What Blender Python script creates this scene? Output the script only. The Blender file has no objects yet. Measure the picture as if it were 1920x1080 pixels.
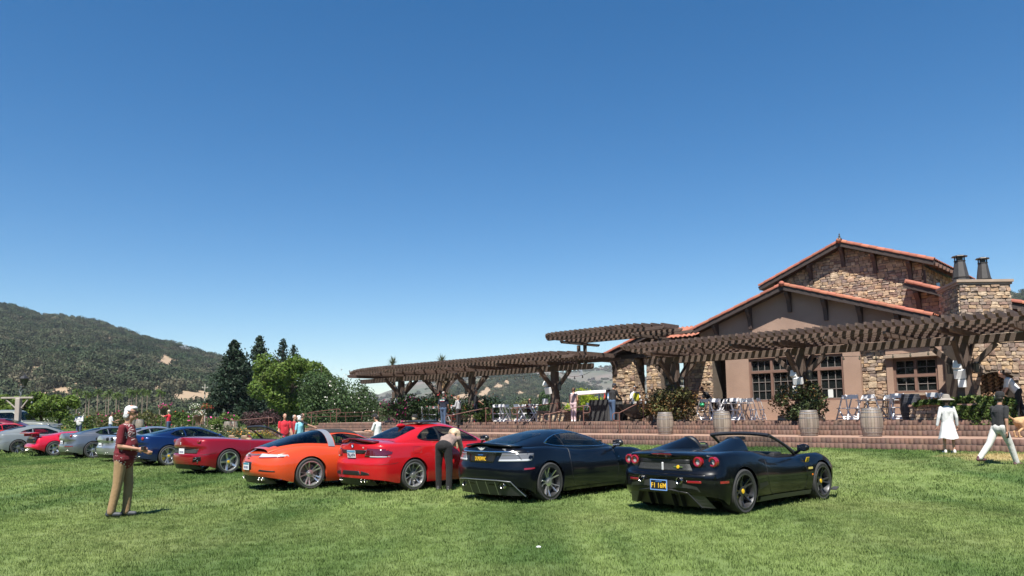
import bpy, bmesh, math, random
import numpy as np
from mathutils import Vector, Matrix, Euler, noise as mnoise

SC = bpy.context.scene
COL = SC.collection
RAD = math.radians
random.seed(7)
RNG = np.random.default_rng(7)

# ------------------------------------------------------------------ camera
CAM_H = 1.6
FPX = 1400.0
PITCH = math.atan(140.0 / FPX)
ROLL = RAD(0.7)
cd = bpy.data.cameras.new('camera')
cam = bpy.data.objects.new('camera', cd)
COL.objects.link(cam)
CAM_R = (Matrix.Rotation(math.pi / 2 + PITCH, 3, 'X') @ Matrix.Rotation(-ROLL, 3, 'Z'))
cam.matrix_world = Matrix.Translation((0, 0, CAM_H)) @ CAM_R.to_4x4()
cd.sensor_width = 36.0
cd.lens = 36.0 * FPX / 1920.0
cd.shift_y = 100.0 / 1920.0
cd.clip_start = 0.1
cd.clip_end = 20000.0
SC.camera = cam

# ------------------------------------------------------------------ light
SUN_EL = RAD(60.5)
SUN_H = Vector((-0.2, -0.98, 0)).normalized()
SUN_V = (SUN_H * math.cos(SUN_EL) + Vector((0, 0, math.sin(SUN_EL)))).normalized()
world = bpy.data.worlds.new('World')
SC.world = world
world.use_nodes = True
wn = world.node_tree
wn.nodes.clear()
wo = wn.nodes.new('ShaderNodeOutputWorld')
wb = wn.nodes.new('ShaderNodeBackground')
sky = wn.nodes.new('ShaderNodeTexSky')
sky.sky_type = 'NISHITA'
sky.sun_disc = False
sky.sun_elevation = SUN_EL
sky.sun_rotation = math.atan2(SUN_H.x, SUN_H.y)
sky.altitude = 300.0
sky.air_density = 1.0
sky.dust_density = 0.1
sky.ozone_density = 2.0
wb.inputs['Strength'].default_value = 0.064
skc = wn.nodes.new('ShaderNodeHueSaturation'); skc.inputs['Saturation'].default_value = 1.38
wn.links.new(sky.outputs[0], skc.inputs['Color']); wn.links.new(skc.outputs[0], wb.inputs['Color'])
wn.links.new(wb.outputs[0], wo.inputs['Surface'])
sd = bpy.data.lights.new('sun', 'SUN')
sd.energy = 5.0
sd.angle = RAD(0.53)
sd.color = (1.0, 0.95, 0.87)
sun = bpy.data.objects.new('sun', sd)
COL.objects.link(sun)
sun.rotation_euler = (-SUN_V).to_track_quat('-Z', 'Y').to_euler()
sun.location = SUN_V * 200
SC.view_settings.view_transform = 'Standard'
SC.view_settings.look = 'None'
SC.view_settings.exposure = 1.05
SC.view_settings.gamma = 1.0
SC.view_settings.use_curve_mapping = False
SC.cycles.volume_bounces = 0
SC.cycles.max_bounces = 8
SC.cycles.transparent_max_bounces = 24

# ------------------------------------------------------------------ picture <-> place
def ray(x, y):
    d = CAM_R @ Vector(((x - 960) / FPX, -(y - 640) / FPX, -1.0))
    return d / d.y
def at(x, y, Y):
    """the point of the place seen at photograph pixel x, y at forward distance Y"""
    r = ray(x, y)
    return Vector((r.x * Y, Y, CAM_H + r.z * Y))
def on_z(x, y, z):
    r = ray(x, y)
    Y = (z - CAM_H) / r.z
    return Vector((r.x * Y, Y, z))
# terrace frame: a runs along the terrace edge to the right, b away from the lawn
TO = Vector((11.3, 29.3, 0)); TE = Vector((.722, -.692, 0)); TN = Vector((.692, .722, 0))
TANG = math.atan2(TE.y, TE.x)
def ab(a, b, z=0.0):
    return Vector((TO.x + TE.x * a + TN.x * b, TO.y + TE.y * a + TN.y * b, z))
def to_ab(P):
    d = Vector((P.x - TO.x, P.y - TO.y, 0))
    return d.dot(TE), d.dot(TN)
def on_b(x, y, b):
    """a, z of pixel x, y on the upright plane b = const of the terrace frame"""
    r = ray(x, y)
    k = (b + TO.dot(TN)) / (r.x * TN.x + r.y * TN.y)
    P = Vector((r.x * k, r.y * k, CAM_H + r.z * k))
    return to_ab(P)[0], P.z
TERR = 1.29; WIDE = 0.78; MIDS = 0.61
def sm(t):
    t = min(1.0, max(0.0, t)); return t * t * (3 - 2 * t)
def ground_z(X, Y):
    a, b = to_ab(Vector((X, Y, 0)))
    z = 0.05
    z += 0.38 * sm((b + 13.0) / 8.4) * sm((a + 54) / 12.0)
    z += 0.55 * sm((Y - 38) / 50.0) * (1 - sm((a + 54) / 12.0))
    z += 0.42 * sm((Y - 37) / 9.0) * sm((-X - 20) / 8.0) * (1 - sm((Y - 60) / 30.0) * .3)
    z += 0.03 * mnoise.noise(Vector((X * .12, Y * .12, 3)))
    return z

# ------------------------------------------------------------------ objects
def link(o):
    COL.objects.link(o); return o
def tag(o, label=None, cat=None, group=None, kind=None):
    if label: o['label'] = label
    if cat: o['category'] = cat
    if group: o['group'] = group
    if kind: o['kind'] = kind
    return o
def empty(name, loc=(0, 0, 0), rz=0.0, label=None, cat=None, group=None, kind=None):
    o = bpy.data.objects.new(name, None)
    o.location = loc; o.rotation_euler = (0, 0, rz); o.empty_display_size = .2
    link(o); return tag(o, label, cat, group, kind)
def put(name, me, mat=None, parent=None, loc=None, rot=None):
    o = bpy.data.objects.new(name, me)
    if mat is not None:
        if isinstance(mat, (list, tuple)):
            for m in mat: me.materials.append(m)
        elif not me.materials:
            me.materials.append(mat)
    if parent is not None: o.parent = parent
    if loc is not None: o.location = loc
    if rot is not None: o.rotation_euler = rot
    return link(o)
def kids(o):
    return [c for c in COL.objects if c.parent is o]
CHILD = {}
def copy_tree(o, parent=None):
    c = o.copy(); COL.objects.link(c)
    c.parent = parent
    for ch in o.children: copy_tree(ch, c)
    return c

class MB:
    """collects faces for one mesh"""
    def __init__(s): s.v = []; s.f = []; s.m = []; s.mi = 0; s.sm = []; s.smooth = False
    def add(s, vs, fs):
        n = len(s.v); s.v += [tuple(v) for v in vs]
        for f in fs:
            s.f.append(tuple(n + i for i in f)); s.m.append(s.mi); s.sm.append(s.smooth)
    def box(s, c, size, R=None):
        sx, sy, sz = (d / 2 for d in size)
        vs = [Vector((x * sx, y * sy, z * sz)) for x in (-1, 1) for y in (-1, 1) for z in (-1, 1)]
        if R is not None: vs = [R @ v for v in vs]
        c = Vector(c)
        s.add([v + c for v in vs], [(0, 1, 3, 2), (4, 6, 7, 5), (0, 4, 5, 1), (2, 3, 7, 6), (0, 2, 6, 4), (1, 5, 7, 3)])
    def bar(s, p, q, w, h, up=(0, 0, 1)):
        """beam of section w (across) x h (up) from p to q"""
        p = Vector(p); q = Vector(q); d = (q - p)
        L = d.length; d.normalize()
        x = d.cross(Vector(up))
        if x.length < 1e-4: x = d.cross(Vector((1, 0, 0)))
        x.normalize(); z = x.cross(d)
        R = Matrix((x, d, z)).transposed()
        s.box((p + q) / 2, (w, L, h), R)
    def tube(s, pts, r, n=8, cap=True, r2=None):
        pts = [Vector(p) for p in pts]; m = len(pts)
        rs = r if isinstance(r, (list, tuple)) else [r] * m
        vs = []; prev = None
        for i, p in enumerate(pts):
            d = (pts[min(i + 1, m - 1)] - pts[max(i - 1, 0)]).normalized()
            if prev is None:
                x = d.cross(Vector((0, 0, 1)))
                if x.length < 1e-3: x = d.cross(Vector((1, 0, 0)))
            else:
                x = prev - d * prev.dot(d)
            x.normalize(); prev = x; y = d.cross(x)
            for k in range(n):
                a = 2 * math.pi * k / n
                vs.append(p + (x * math.cos(a) + y * math.sin(a)) * rs[i])
        fs = []
        for i in range(m - 1):
            for k in range(n):
                k2 = (k + 1) % n
                fs.append((i * n + k, i * n + k2, (i + 1) * n + k2, (i + 1) * n + k))
        if cap:
            fs.append(tuple(range(n - 1, -1, -1))); fs.append(tuple((m - 1) * n + k for k in range(n)))
        s.add(vs, fs)
    def lathe(s, prof, n=24, M=None, close=False):
        """prof: (r, z) from bottom to top round the z axis; M places it"""
        vs = []; fs = []
        for r, z in prof:
            for k in range(n):
                a = 2 * math.pi * k / n
                v = Vector((r * math.cos(a), r * math.sin(a), z))
                vs.append(M @ v if M is not None else v)
        m = len(prof)
        for i in range(m - 1 + (1 if close else 0)):
            j = (i + 1) % m
            for k in range(n):
                k2 = (k + 1) % n
                fs.append((i * n + k, i * n + k2, j * n + k2, j * n + k))
        if not close:
            if prof[0][0] > 1e-5: fs.append(tuple(range(n - 1, -1, -1)))
            if prof[-1][0] > 1e-5: fs.append(tuple((m - 1) * n + k for k in range(n)))
        s.add(vs, fs)
    def ball(s, c, r, n=10, m=6, R=None):
        if not isinstance(r, (list, tuple)): r = (r, r, r)
        vs = []; fs = []; c = Vector(c)
        for i in range(m + 1):
            t = math.pi * i / m
            for k in range(n):
                a = 2 * math.pi * k / n
                v = Vector((r[0] * math.sin(t) * math.cos(a), r[1] * math.sin(t) * math.sin(a), -r[2] * math.cos(t)))
                if R is not None: v = R @ v
                vs.append(v + c)
        for i in range(m):
            for k in range(n):
                k2 = (k + 1) % n
                fs.append((i * n + k, i * n + k2, (i + 1) * n + k2, (i + 1) * n + k))
        s.add(vs, fs)
    def prism(s, poly, y0, y1, M=None):
        """poly of (x, z) points pushed from y0 to y1"""
        n = len(poly)
        vs = [Vector((x, y0, z)) for x, z in poly] + [Vector((x, y1, z)) for x, z in poly]
        if M is not None: vs = [M @ v for v in vs]
        fs = [tuple(range(n)), tuple(range(2 * n - 1, n - 1, -1))]
        for i in range(n):
            j = (i + 1) % n
            fs.append((i, i + n, j + n, j))
        s.add(vs, fs)
    def mesh(s, name, smooth=None, bevel=0.0, seg=1, angle=40):
        me = bpy.data.meshes.new(name)
        me.from_pydata(s.v, [], s.f)
        if any(s.m): me.polygons.foreach_set('material_index', s.m)
        if bevel > 0:
            bm = bmesh.new(); bm.from_mesh(me)
            es = [e for e in bm.edges if len(e.link_faces) == 2 and e.calc_face_angle(0) > RAD(30)]
            bmesh.ops.bevel(bm, geom=es, offset=bevel, segments=seg, affect='EDGES', profile=.5, clamp_overlap=True)
            bm.to_mesh(me); bm.free()
        if smooth:
            me.polygons.foreach_set('use_smooth', [True] * len(me.polygons))
            me.set_sharp_from_angle(angle=RAD(angle))
        elif any(s.sm):
            me.polygons.foreach_set('use_smooth', s.sm)
        me.update()
        return me
    def build(s, name, mat=None, parent=None, smooth=None, bevel=0.0, seg=1, loc=None, rot=None, angle=40):
        return put(name, s.mesh(name, smooth, bevel, seg, angle), mat, parent, loc, rot)

def fast_mesh(name, V, F, smooth=False, attr=None, uv=None):
    """V (n,3), F (m,3 or 4) numpy"""
    me = bpy.data.meshes.new(name)
    V = np.asarray(V, dtype=np.float32); F = np.asarray(F, dtype=np.int32)
    k = F.shape[1]
    me.vertices.add(len(V)); me.vertices.foreach_set('co', V.ravel())
    me.loops.add(F.size); me.loops.foreach_set('vertex_index', F.ravel())
    me.polygons.add(len(F))
    me.polygons.foreach_set('loop_start', np.arange(0, F.size, k, dtype=np.int32))
    if smooth: me.polygons.foreach_set('use_smooth', np.ones(len(F), dtype=bool))
    me.update(calc_edges=True)
    if attr is not None:
        for nm, arr in attr.items():
            a = me.attributes.new(nm, 'FLOAT', 'FACE')
            a.data.foreach_set('value', np.asarray(arr, dtype=np.float32))
    return me
def grid_mesh(name, P, smooth=True, closed_u=False, flip=False):
    P = np.asarray(P, dtype=np.float32)
    n, m = P.shape[:2]
    idx = np.arange(n * m).reshape(n, m)
    a = idx[:-1, :-1]; b = idx[1:, :-1]; c = idx[1:, 1:]; d = idx[:-1, 1:]
    F = np.stack([a, b, c, d], -1).reshape(-1, 4)
    if flip: F = F[:, ::-1]
    return fast_mesh(name, P.reshape(-1, 3), F, smooth)

# ------------------------------------------------------------------ materials
MATS = {}
def _n(nt, t, **kw):
    n = nt.nodes.new(t)
    for k, v in kw.items():
        if k in n.inputs: n.inputs[k].default_value = v
        else: setattr(n, k, v)
    return n
def mat(name, col, rough=.6, metal=0.0, col2=None, nscale=8.0, detail=4.0, contrast=.25, bump=0.0, bscale=40.0,
        spec=.5, coat=0.0, trans=0.0, attr=None, attr_amt=.5, stretch=None, obrand=0.0, alpha=1.0, coord='Object', transl=0.0, sheen=0.0, ior=None):
    """principled material; col..col2 mixed by noise, small brightness changes by object, by face attribute, by noise"""
    if name in MATS: return MATS[name]
    m = bpy.data.materials.new(name); m.use_nodes = True
    nt = m.node_tree; N = nt.nodes; L = nt.links
    b = N['Principled BSDF']; out = N['Material Output']
    b.inputs['Roughness'].default_value = rough
    b.inputs['Metallic'].default_value = metal
    b.inputs['Specular IOR Level'].default_value = spec
    if coat: b.inputs['Coat Weight'].default_value = coat; b.inputs['Coat Roughness'].default_value = .03
    if trans: b.inputs['Transmission Weight'].default_value = trans
    if ior: b.inputs['IOR'].default_value = ior
    if alpha < 1: b.inputs['Alpha'].default_value = alpha
    if sheen: b.inputs['Sheen Weight'].default_value = sheen
    c1 = tuple(col) + (1,)
    tc = _n(nt, 'ShaderNodeTexCoord'); src = tc.outputs[coord]
    if coord == 'World':
        pass
    if stretch:
        mp = _n(nt, 'ShaderNodeMapping'); mp.inputs['Scale'].default_value = stretch
        L.new(src, mp.inputs['Vector']); src = mp.outputs[0]
    cur = None
    if col2 is not None:
        nz = _n(nt, 'ShaderNodeTexNoise', Scale=nscale, Detail=detail)
        L.new(src, nz.inputs['Vector'])
        rp = _n(nt, 'ShaderNodeMapRange'); rp.inputs['From Min'].default_value = .5 - contrast; rp.inputs['From Max'].default_value = .5 + contrast
        L.new(nz.outputs['Fac'], rp.inputs['Value'])
        mx = _n(nt, 'ShaderNodeMix', data_type='RGBA')
        mx.inputs['A'].default_value = c1; mx.inputs['B'].default_value = tuple(col2) + (1,)
        L.new(rp.outputs[0], mx.inputs['Factor']); cur = mx.outputs['Result']
    if attr or obrand:
        hs = _n(nt, 'ShaderNodeHueSaturation')
        if cur is not None: L.new(cur, hs.inputs['Color'])
        else: hs.inputs['Color'].default_value = c1
        if attr:
            at_ = _n(nt, 'ShaderNodeAttribute', attribute_name=attr); s0 = at_.outputs['Fac']; amt = attr_amt
        else:
            oi = _n(nt, 'ShaderNodeObjectInfo'); s0 = oi.outputs['Random']; amt = obrand
        r2 = _n(nt, 'ShaderNodeMapRange'); r2.inputs['To Min'].default_value = 1 - amt; r2.inputs['To Max'].default_value = 1 + amt
        L.new(s0, r2.inputs['Value']); L.new(r2.outputs[0], hs.inputs['Value'])
        r3 = _n(nt, 'ShaderNodeMapRange'); r3.inputs['To Min'].default_value = .5 - amt * .03; r3.inputs['To Max'].default_value = .5 + amt * .03
        mth = _n(nt, 'ShaderNodeMath', operation='MULTIPLY'); mth.inputs[1].default_value = 7.31
        fr = _n(nt, 'ShaderNodeMath', operation='FRACT'); L.new(s0, mth.inputs[0]); L.new(mth.outputs[0], fr.inputs[0])
        L.new(fr.outputs[0], r3.inputs['Value']); L.new(r3.outputs[0], hs.inputs['Hue'])
        cur = hs.outputs[0]
    if cur is not None: L.new(cur, b.inputs['Base Color'])
    else: b.inputs['Base Color'].default_value = c1
    if bump:
        bz = _n(nt, 'ShaderNodeTexNoise', Scale=bscale, Detail=5.0)
        L.new(src, bz.inputs['Vector'])
        bp = _n(nt, 'ShaderNodeBump', Strength=min(1.0, bump), Distance=.02)
        L.new(bz.outputs['Fac'], bp.inputs['Height']); L.new(bp.outputs[0], b.inputs['Normal'])
    if transl:
        tr = _n(nt, 'ShaderNodeBsdfTranslucent')
        if cur is not None: L.new(cur, tr.inputs['Color'])
        else: tr.inputs['Color'].default_value = c1
        ms = _n(nt, 'ShaderNodeMixShader'); ms.inputs[0].default_value = transl
        L.new(b.outputs[0], ms.inputs[1]); L.new(tr.outputs[0], ms.inputs[2]); L.new(ms.outputs[0], out.inputs['Surface'])
    MATS[name] = m
    return m
ORD = 'first second third fourth fifth sixth seventh eighth ninth tenth eleventh twelfth thirteenth fourteenth'.split()
# ================================================================== lawn, valley, hills
def lawn_colour(nt, pos):
    """colour network of mown grass in place coordinates, shared by the soil sheet and the blades"""
    L = nt.links
    def noise(scale, detail, stretch=None, rot=0.0):
        mp = _n(nt, 'ShaderNodeMapping'); mp.inputs['Rotation'].default_value = (0, 0, rot)
        if stretch: mp.inputs['Scale'].default_value = stretch
        L.new(pos, mp.inputs['Vector'])
        z = _n(nt, 'ShaderNodeTexNoise', Scale=scale, Detail=detail); L.new(mp.outputs[0], z.inputs['Vector'])
        return z.outputs['Fac']
    def ramp(f, a, b):
        r = _n(nt, 'ShaderNodeMapRange'); r.inputs['From Min'].default_value = a; r.inputs['From Max'].default_value = b
        L.new(f, r.inputs['Value']); return r.outputs[0]
    def mix(f, A, B):
        m = _n(nt, 'ShaderNodeMix', data_type='RGBA')
        L.new(f, m.inputs['Factor'])
        for k, v in (('A', A), ('B', B)):
            if isinstance(v, tuple): m.inputs[k].default_value = v + (1,)
            else: L.new(v, m.inputs[k])
        return m.outputs['Result']
    stripes = ramp(noise(.55, 2.0, (1.0, .12, 1), RAD(-58)), .42, .60)
    c = mix(stripes, (.062, .110, .027), (.148, .200, .060))
    c = mix(ramp(noise(.25, 5.0), .46, .72), c, (.155, .185, .064))
    c = mix(ramp(noise(1.3, 6.0), .55, .78), c, (.072, .11, .026))
    c = mix(ramp(noise(.16, 6.0, (1, 1, 1), .6), .67, .80), c, (.27, .22, .10))
    q = on_z(1878, 870, .2)     # straw coloured worn patch by the steps
    ds = _n(nt, 'ShaderNodeVectorMath', operation='DISTANCE'); ds.inputs[1].default_value = tuple(q); L.new(pos, ds.inputs[0])
    ad = _n(nt, 'ShaderNodeMath', operation='MULTIPLY_ADD'); ad.inputs[1].default_value = 2.2; L.new(noise(1.1, 5.0), ad.inputs[0]); L.new(ds.outputs['Value'], ad.inputs[2])
    c = mix(ramp(ad.outputs[0], 2.5, 1.7), c, (.33, .26, .12))
    return c
def lawn_material(name, blades):
    m = bpy.data.materials.new(name); m.use_nodes = True
    nt = m.node_tree; L = nt.links; b = nt.nodes['Principled BSDF']
    geo = _n(nt, 'ShaderNodeNewGeometry')
    c = lawn_colour(nt, geo.outputs['Position'])
    b.inputs['Roughness'].default_value = .75; b.inputs['Specular IOR Level'].default_value = .25
    if blades:
        oi = _n(nt, 'ShaderNodeObjectInfo')
        hs = _n(nt, 'ShaderNodeHueSaturation'); L.new(c, hs.inputs['Color'])
        r = _n(nt, 'ShaderNodeMapRange'); r.inputs['To Min'].default_value = .95; r.inputs['To Max'].default_value = 1.75
        L.new(oi.outputs['Random'], r.inputs['Value']); L.new(r.outputs[0], hs.inputs['Value'])
        c = hs.outputs[0]
        tr = _n(nt, 'ShaderNodeBsdfTranslucent'); L.new(c, tr.inputs['Color'])
        ms = _n(nt, 'ShaderNodeMixShader'); ms.inputs[0].default_value = .35
        L.new(b.outputs[0], ms.inputs[1]); L.new(tr.outputs[0], ms.inputs[2])
        L.new(ms.outputs[0], nt.nodes['Material Output'].inputs['Surface'])
    else:
        z = _n(nt, 'ShaderNodeTexNoise', Scale=60.0, Detail=4.0); L.new(geo.outputs['Position'], z.inputs['Vector'])
        bp = _n(nt, 'ShaderNodeBump', Strength=.8, Distance=.03); L.new(z.outputs['Fac'], bp.inputs['Height']); L.new(bp.outputs[0], b.inputs['Normal'])
    L.new(c, b.inputs['Base Color'])
    return m

rs = np.concatenate([[.3], np.geomspace(2, 130, 70)])
az = np.linspace(0, 2 * math.pi, 181)
P = np.zeros((len(rs), len(az), 3))
for i, r in enumerate(rs):
    for j, t in enumerate(az):
        X, Y = r * math.sin(t), r * math.cos(t)
        P[i, j] = (X, Y, ground_z(X, Y))
tag(put('lawn', grid_mesh('lawn', P, flip=True), lawn_material('lawn_soil', False)), kind='structure')
rs2 = np.geomspace(122, 4300, 26)
P = np.zeros((len(rs2), len(az), 3))
for i, r in enumerate(rs2):
    for j, t in enumerate(az):
        X, Y = r * math.sin(t), r * math.cos(t)
        P[i, j] = (X, Y, (ground_z(X, Y) - .25) if r < 200 else .3)
field = mat('dry_field', (.24, .19, .09), .9, col2=(.10, .12, .045), nscale=.02, detail=8, contrast=.12)
tag(put('valley_floor', grid_mesh('valley_floor', P, flip=True), field), kind='structure')

# ---- instancing on points (grass blades, woods on the hills)
def scatter(name, pts, rot, sca, src_objs, kind='stuff', pick=None):
    me = bpy.data.meshes.new(name)
    me.vertices.add(len(pts)); me.vertices.foreach_set('co', np.asarray(pts, np.float32).ravel())
    a = me.attributes.new('rot', 'FLOAT_VECTOR', 'POINT'); a.data.foreach_set('vector', np.asarray(rot, np.float32).ravel())
    a = me.attributes.new('sca', 'FLOAT_VECTOR', 'POINT'); a.data.foreach_set('vector', np.asarray(sca, np.float32).ravel())
    o = bpy.data.objects.new(name, me); link(o); o['kind'] = kind
    ng = bpy.data.node_groups.new(name, 'GeometryNodeTree')
    ng.interface.new_socket('Geometry', in_out='INPUT', socket_type='NodeSocketGeometry')
    ng.interface.new_socket('Geometry', in_out='OUTPUT', socket_type='NodeSocketGeometry')
    gi = ng.nodes.new('NodeGroupInput'); go = ng.nodes.new('NodeGroupOutput')
    col = bpy.data.collections.new(name + '_sources')
    for s in src_objs: col.objects.link(s)
    ci = ng.nodes.new('GeometryNodeCollectionInfo'); ci.inputs['Collection'].default_value = col
    ci.inputs['Separate Children'].default_value = True; ci.inputs['Reset Children'].default_value = True
    ip = ng.nodes.new('GeometryNodeInstanceOnPoints'); ip.inputs['Pick Instance'].default_value = True
    ra = ng.nodes.new('GeometryNodeInputNamedAttribute'); ra.data_type = 'FLOAT_VECTOR'; ra.inputs['Name'].default_value = 'rot'
    sa = ng.nodes.new('GeometryNodeInputNamedAttribute'); sa.data_type = 'FLOAT_VECTOR'; sa.inputs['Name'].default_value = 'sca'
    e2r = ng.nodes.new('FunctionNodeEulerToRotation')
    ng.links.new(ra.outputs['Attribute'], e2r.inputs[0])
    ng.links.new(gi.outputs[0], ip.inputs['Points']); ng.links.new(ci.outputs[0], ip.inputs['Instance'])
    ng.links.new(e2r.outputs[0], ip.inputs['Rotation']); ng.links.new(sa.outputs['Attribute'], ip.inputs['Scale'])
    ng.links.new(ip.outputs[0], go.inputs[0])
    md = o.modifiers.new('scatter', 'NODES'); md.node_group = ng
    return o
def unlinked(name, me, m):
    me.materials.append(m); return bpy.data.objects.new(name, me)

blade_mat = lawn_material('grass_blade', True)
def clump(nb, rad, h, w, seed):
    g = np.random.default_rng(seed); V = []; F = []
    for i in range(nb):
        r = rad * math.sqrt(g.random()); t = g.random() * 6.283
        x, y = r * math.cos(t), r * math.sin(t); d = g.random() * 6.283
        hh = h * (.55 + .6 * g.random()); ww = w * (.7 + .6 * g.random()); ln = hh * (.15 + .75 * g.random())
        dx, dy = math.cos(d), math.sin(d); sx, sy = -dy * ww / 2, dx * ww / 2
        k = len(V)
        V += [(x - sx, y - sy, -.01), (x + sx, y + sy, -.01), (x + dx * ln * .4 + sx * .8, y + dy * ln * .4 + sy * .8, hh * .6),
              (x + dx * ln * .4 - sx * .8, y + dy * ln * .4 - sy * .8, hh * .6), (x + dx * ln + sx * .1, y + dy * ln + sy * .1, hh), (x + dx * ln - sx * .1, y + dy * ln - sy * .1, hh)]
        F += [(k, k + 1, k + 2, k + 3), (k + 3, k + 2, k + 4, k + 5)]
    return fast_mesh('grass_tuft', np.array(V), np.array(F))
tufts_n = [unlinked('grass_tuft', clump(18, .075, .028, .005, s), blade_mat) for s in range(4)]
tufts_f = [unlinked('grass_tuft', clump(24, .17, .032, .010, s + 9), blade_mat) for s in range(3)]
def grass(name, y0, y1, dens, src, smin, smax):
    area = .74 * (y1 * y1 - y0 * y0)
    n = int(area * dens)
    Y = np.sqrt(RNG.random(n) * (y1 * y1 - y0 * y0) + y0 * y0); X = (RNG.random(n) * 1.48 - .74) * Y
    pts = []
    for x, y in zip(X, Y):
        if to_ab(Vector((x, y, 0)))[1] < -4.66 or to_ab(Vector((x, y, 0)))[0] < -40: pts.append((x, y, ground_z(x, y)))
    n = len(pts)
    rot = np.stack([RNG.normal(0, .12, n), RNG.normal(0, .12, n), RNG.random(n) * 6.283], -1)
    s = RNG.random(n) * (smax - smin) + smin
    sca = np.stack([s, s, s * (.75 + .5 * RNG.random(n))], -1)
    return scatter(name, pts, rot, sca, src)
grass('grass', 6.3, 13.0, 230, tufts_n, .8, 1.25)
grass('grass', 13.0, 34.0, 42, tufts_f, .8, 1.35)
grass('grass', 34.0, 85.0, 5, tufts_f, 2.0, 3.2)

# ---- hills
LEAFN = {}
def leaf_blob(name, n, rx, rz, size, seed, lumps=7, flat=0.0):
    """leaf-sized faces gathered in lumps through a crown"""
    g = np.random.default_rng(seed)
    C = g.normal(0, 1, (lumps, 3)); C /= np.linalg.norm(C, axis=1)[:, None]; C *= (.35 + .35 * g.random((lumps, 1)))
    C[0] = 0
    R = .42 + .25 * g.random(lumps); R[0] = .55
    k = g.integers(0, lumps, n)
    d = g.normal(0, 1, (n, 3)); d /= np.linalg.norm(d, axis=1)[:, None]
    p = C[k] + d * (R[k] * (.75 + .3 * g.random(n)))[:, None]
    p *= np.array([rx, rx, rz])
    return leaves_at(name, p, size, g, d)
def leaves_at(name, p, size, g, nrm=None, aspect=.6, jit=.7):
    n = len(p)
    if nrm is None: nrm = g.normal(0, 1, (n, 3))
    nn = nrm + g.normal(0, jit, (n, 3)); nn /= np.linalg.norm(nn, axis=1)[:, None] + 1e-9
    t = np.cross(nn, g.normal(0, 1, (n, 3))); t /= np.linalg.norm(t, axis=1)[:, None] + 1e-9
    b = np.cross(nn, t)
    s = (size * (.6 + .8 * g.random(n)))[:, None]
    V = np.stack([p - t * s * .5, p + b * s * aspect * .5, p + t * s * .5 + nn * s * .1, p - b * s * aspect * .5], 1).reshape(-1, 3)
    F = np.arange(n * 4).reshape(n, 4)
    return fast_mesh(name, V, F, attr={'var': g.random(n)})

def hill_leaf(name, c1, c2, amt=.5):
    m = bpy.data.materials.new(name); m.use_nodes = True; nt = m.node_tree; L = nt.links; b = nt.nodes['Principled BSDF']
    geo = _n(nt, 'ShaderNodeNewGeometry'); z = _n(nt, 'ShaderNodeTexNoise', Scale=.011, Detail=6.0); L.new(geo.outputs['Position'], z.inputs['Vector'])
    r = _n(nt, 'ShaderNodeMapRange'); r.inputs['From Min'].default_value = .38; r.inputs['From Max'].default_value = .64; L.new(z.outputs['Fac'], r.inputs['Value'])
    mx = _n(nt, 'ShaderNodeMix', data_type='RGBA'); mx.inputs['A'].default_value = c1 + (1,); mx.inputs['B'].default_value = c2 + (1,); L.new(r.outputs[0], mx.inputs['Factor'])
    oi = _n(nt, 'ShaderNodeObjectInfo'); hs = _n(nt, 'ShaderNodeHueSaturation'); L.new(mx.outputs['Result'], hs.inputs['Color'])
    r2 = _n(nt, 'ShaderNodeMapRange'); r2.inputs['To Min'].default_value = 1 - amt; r2.inputs['To Max'].default_value = 1 + amt; L.new(oi.outputs['Random'], r2.inputs['Value']); L.new(r2.outputs[0], hs.inputs['Value'])
    L.new(hs.outputs[0], b.inputs['Base Color']); b.inputs['Roughness'].default_value = .85; b.inputs['Specular IOR Level'].default_value = .15
    return m
oakh = hill_leaf('hill_oak_leaves', (.020, .038, .017), (.056, .064, .036)); oakh2 = hill_leaf('hill_dry_leaves', (.036, .050, .024), (.088, .078, .052))
oak = mat('oak_leaves', (.034, .052, .022), .8, attr='var', attr_amt=.45, spec=.2, obrand=0)
oak2 = mat('oak_leaves_dry', (.058, .072, .030), .8, attr='var', attr_amt=.45, spec=.2)
scrub = mat('scrub_leaves', (.075, .062, .045), .85, attr='var', attr_amt=.4, spec=.2)
hill_trees = [unlinked('oak', leaf_blob('oak', 420, 3.4, 2.8, .85, 20 + i, lumps=9), oakh if i % 3 else oakh2) for i in range(6)]
scrubs = [unlinked('scrub', leaf_blob('scrub', 150, 3.2, 2.0, 1.2, 50 + i), scrub if i % 2 else oak2) for i in range(4)]
def hill_ground():
    m = mat('dry_hill', (.062, .062, .034), .95, col2=(.10, .088, .052), nscale=.012, detail=9, contrast=.2); nt = m.node_tree; L = nt.links; b = nt.nodes['Principled BSDF']
    src = b.inputs['Base Color'].links[0].from_socket; at_ = _n(nt, 'ShaderNodeAttribute', attribute_name='clear')
    mx = _n(nt, 'ShaderNodeMix', data_type='RGBA'); mx.inputs['B'].default_value = (.27, .195, .125, 1); L.new(at_.outputs['Fac'], mx.inputs['Factor']); L.new(src, mx.inputs['A']); L.new(mx.outputs['Result'], b.inputs['Base Color']); return m
dry = hill_ground()
def clearings(name, P, holes):
    o = [q for q in COL.objects if q.name == name][0]; V = P.reshape(-1, 3); px, py = pix_np(V); c = np.zeros(len(V))
    for hx, hy, hw, hh in holes: c = np.maximum(c, (((px - hx) / (hw + 3)) ** 2 + ((py - hy) / (hh + 2.5)) ** 2 < 1.2) * 1.0)
    a = o.data.attributes.new('clear', 'FLOAT', 'POINT'); a.data.foreach_set('value', c.astype(np.float32))
dry_far = mat('far_hill', (.135, .105, .085), .95, col2=(.06, .07, .04), nscale=.006, detail=9, contrast=.12)
def interp(pts, x):
    return float(np.interp(x, [p[0] for p in pts], [p[1] for p in pts]))
HILLS = []
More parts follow.
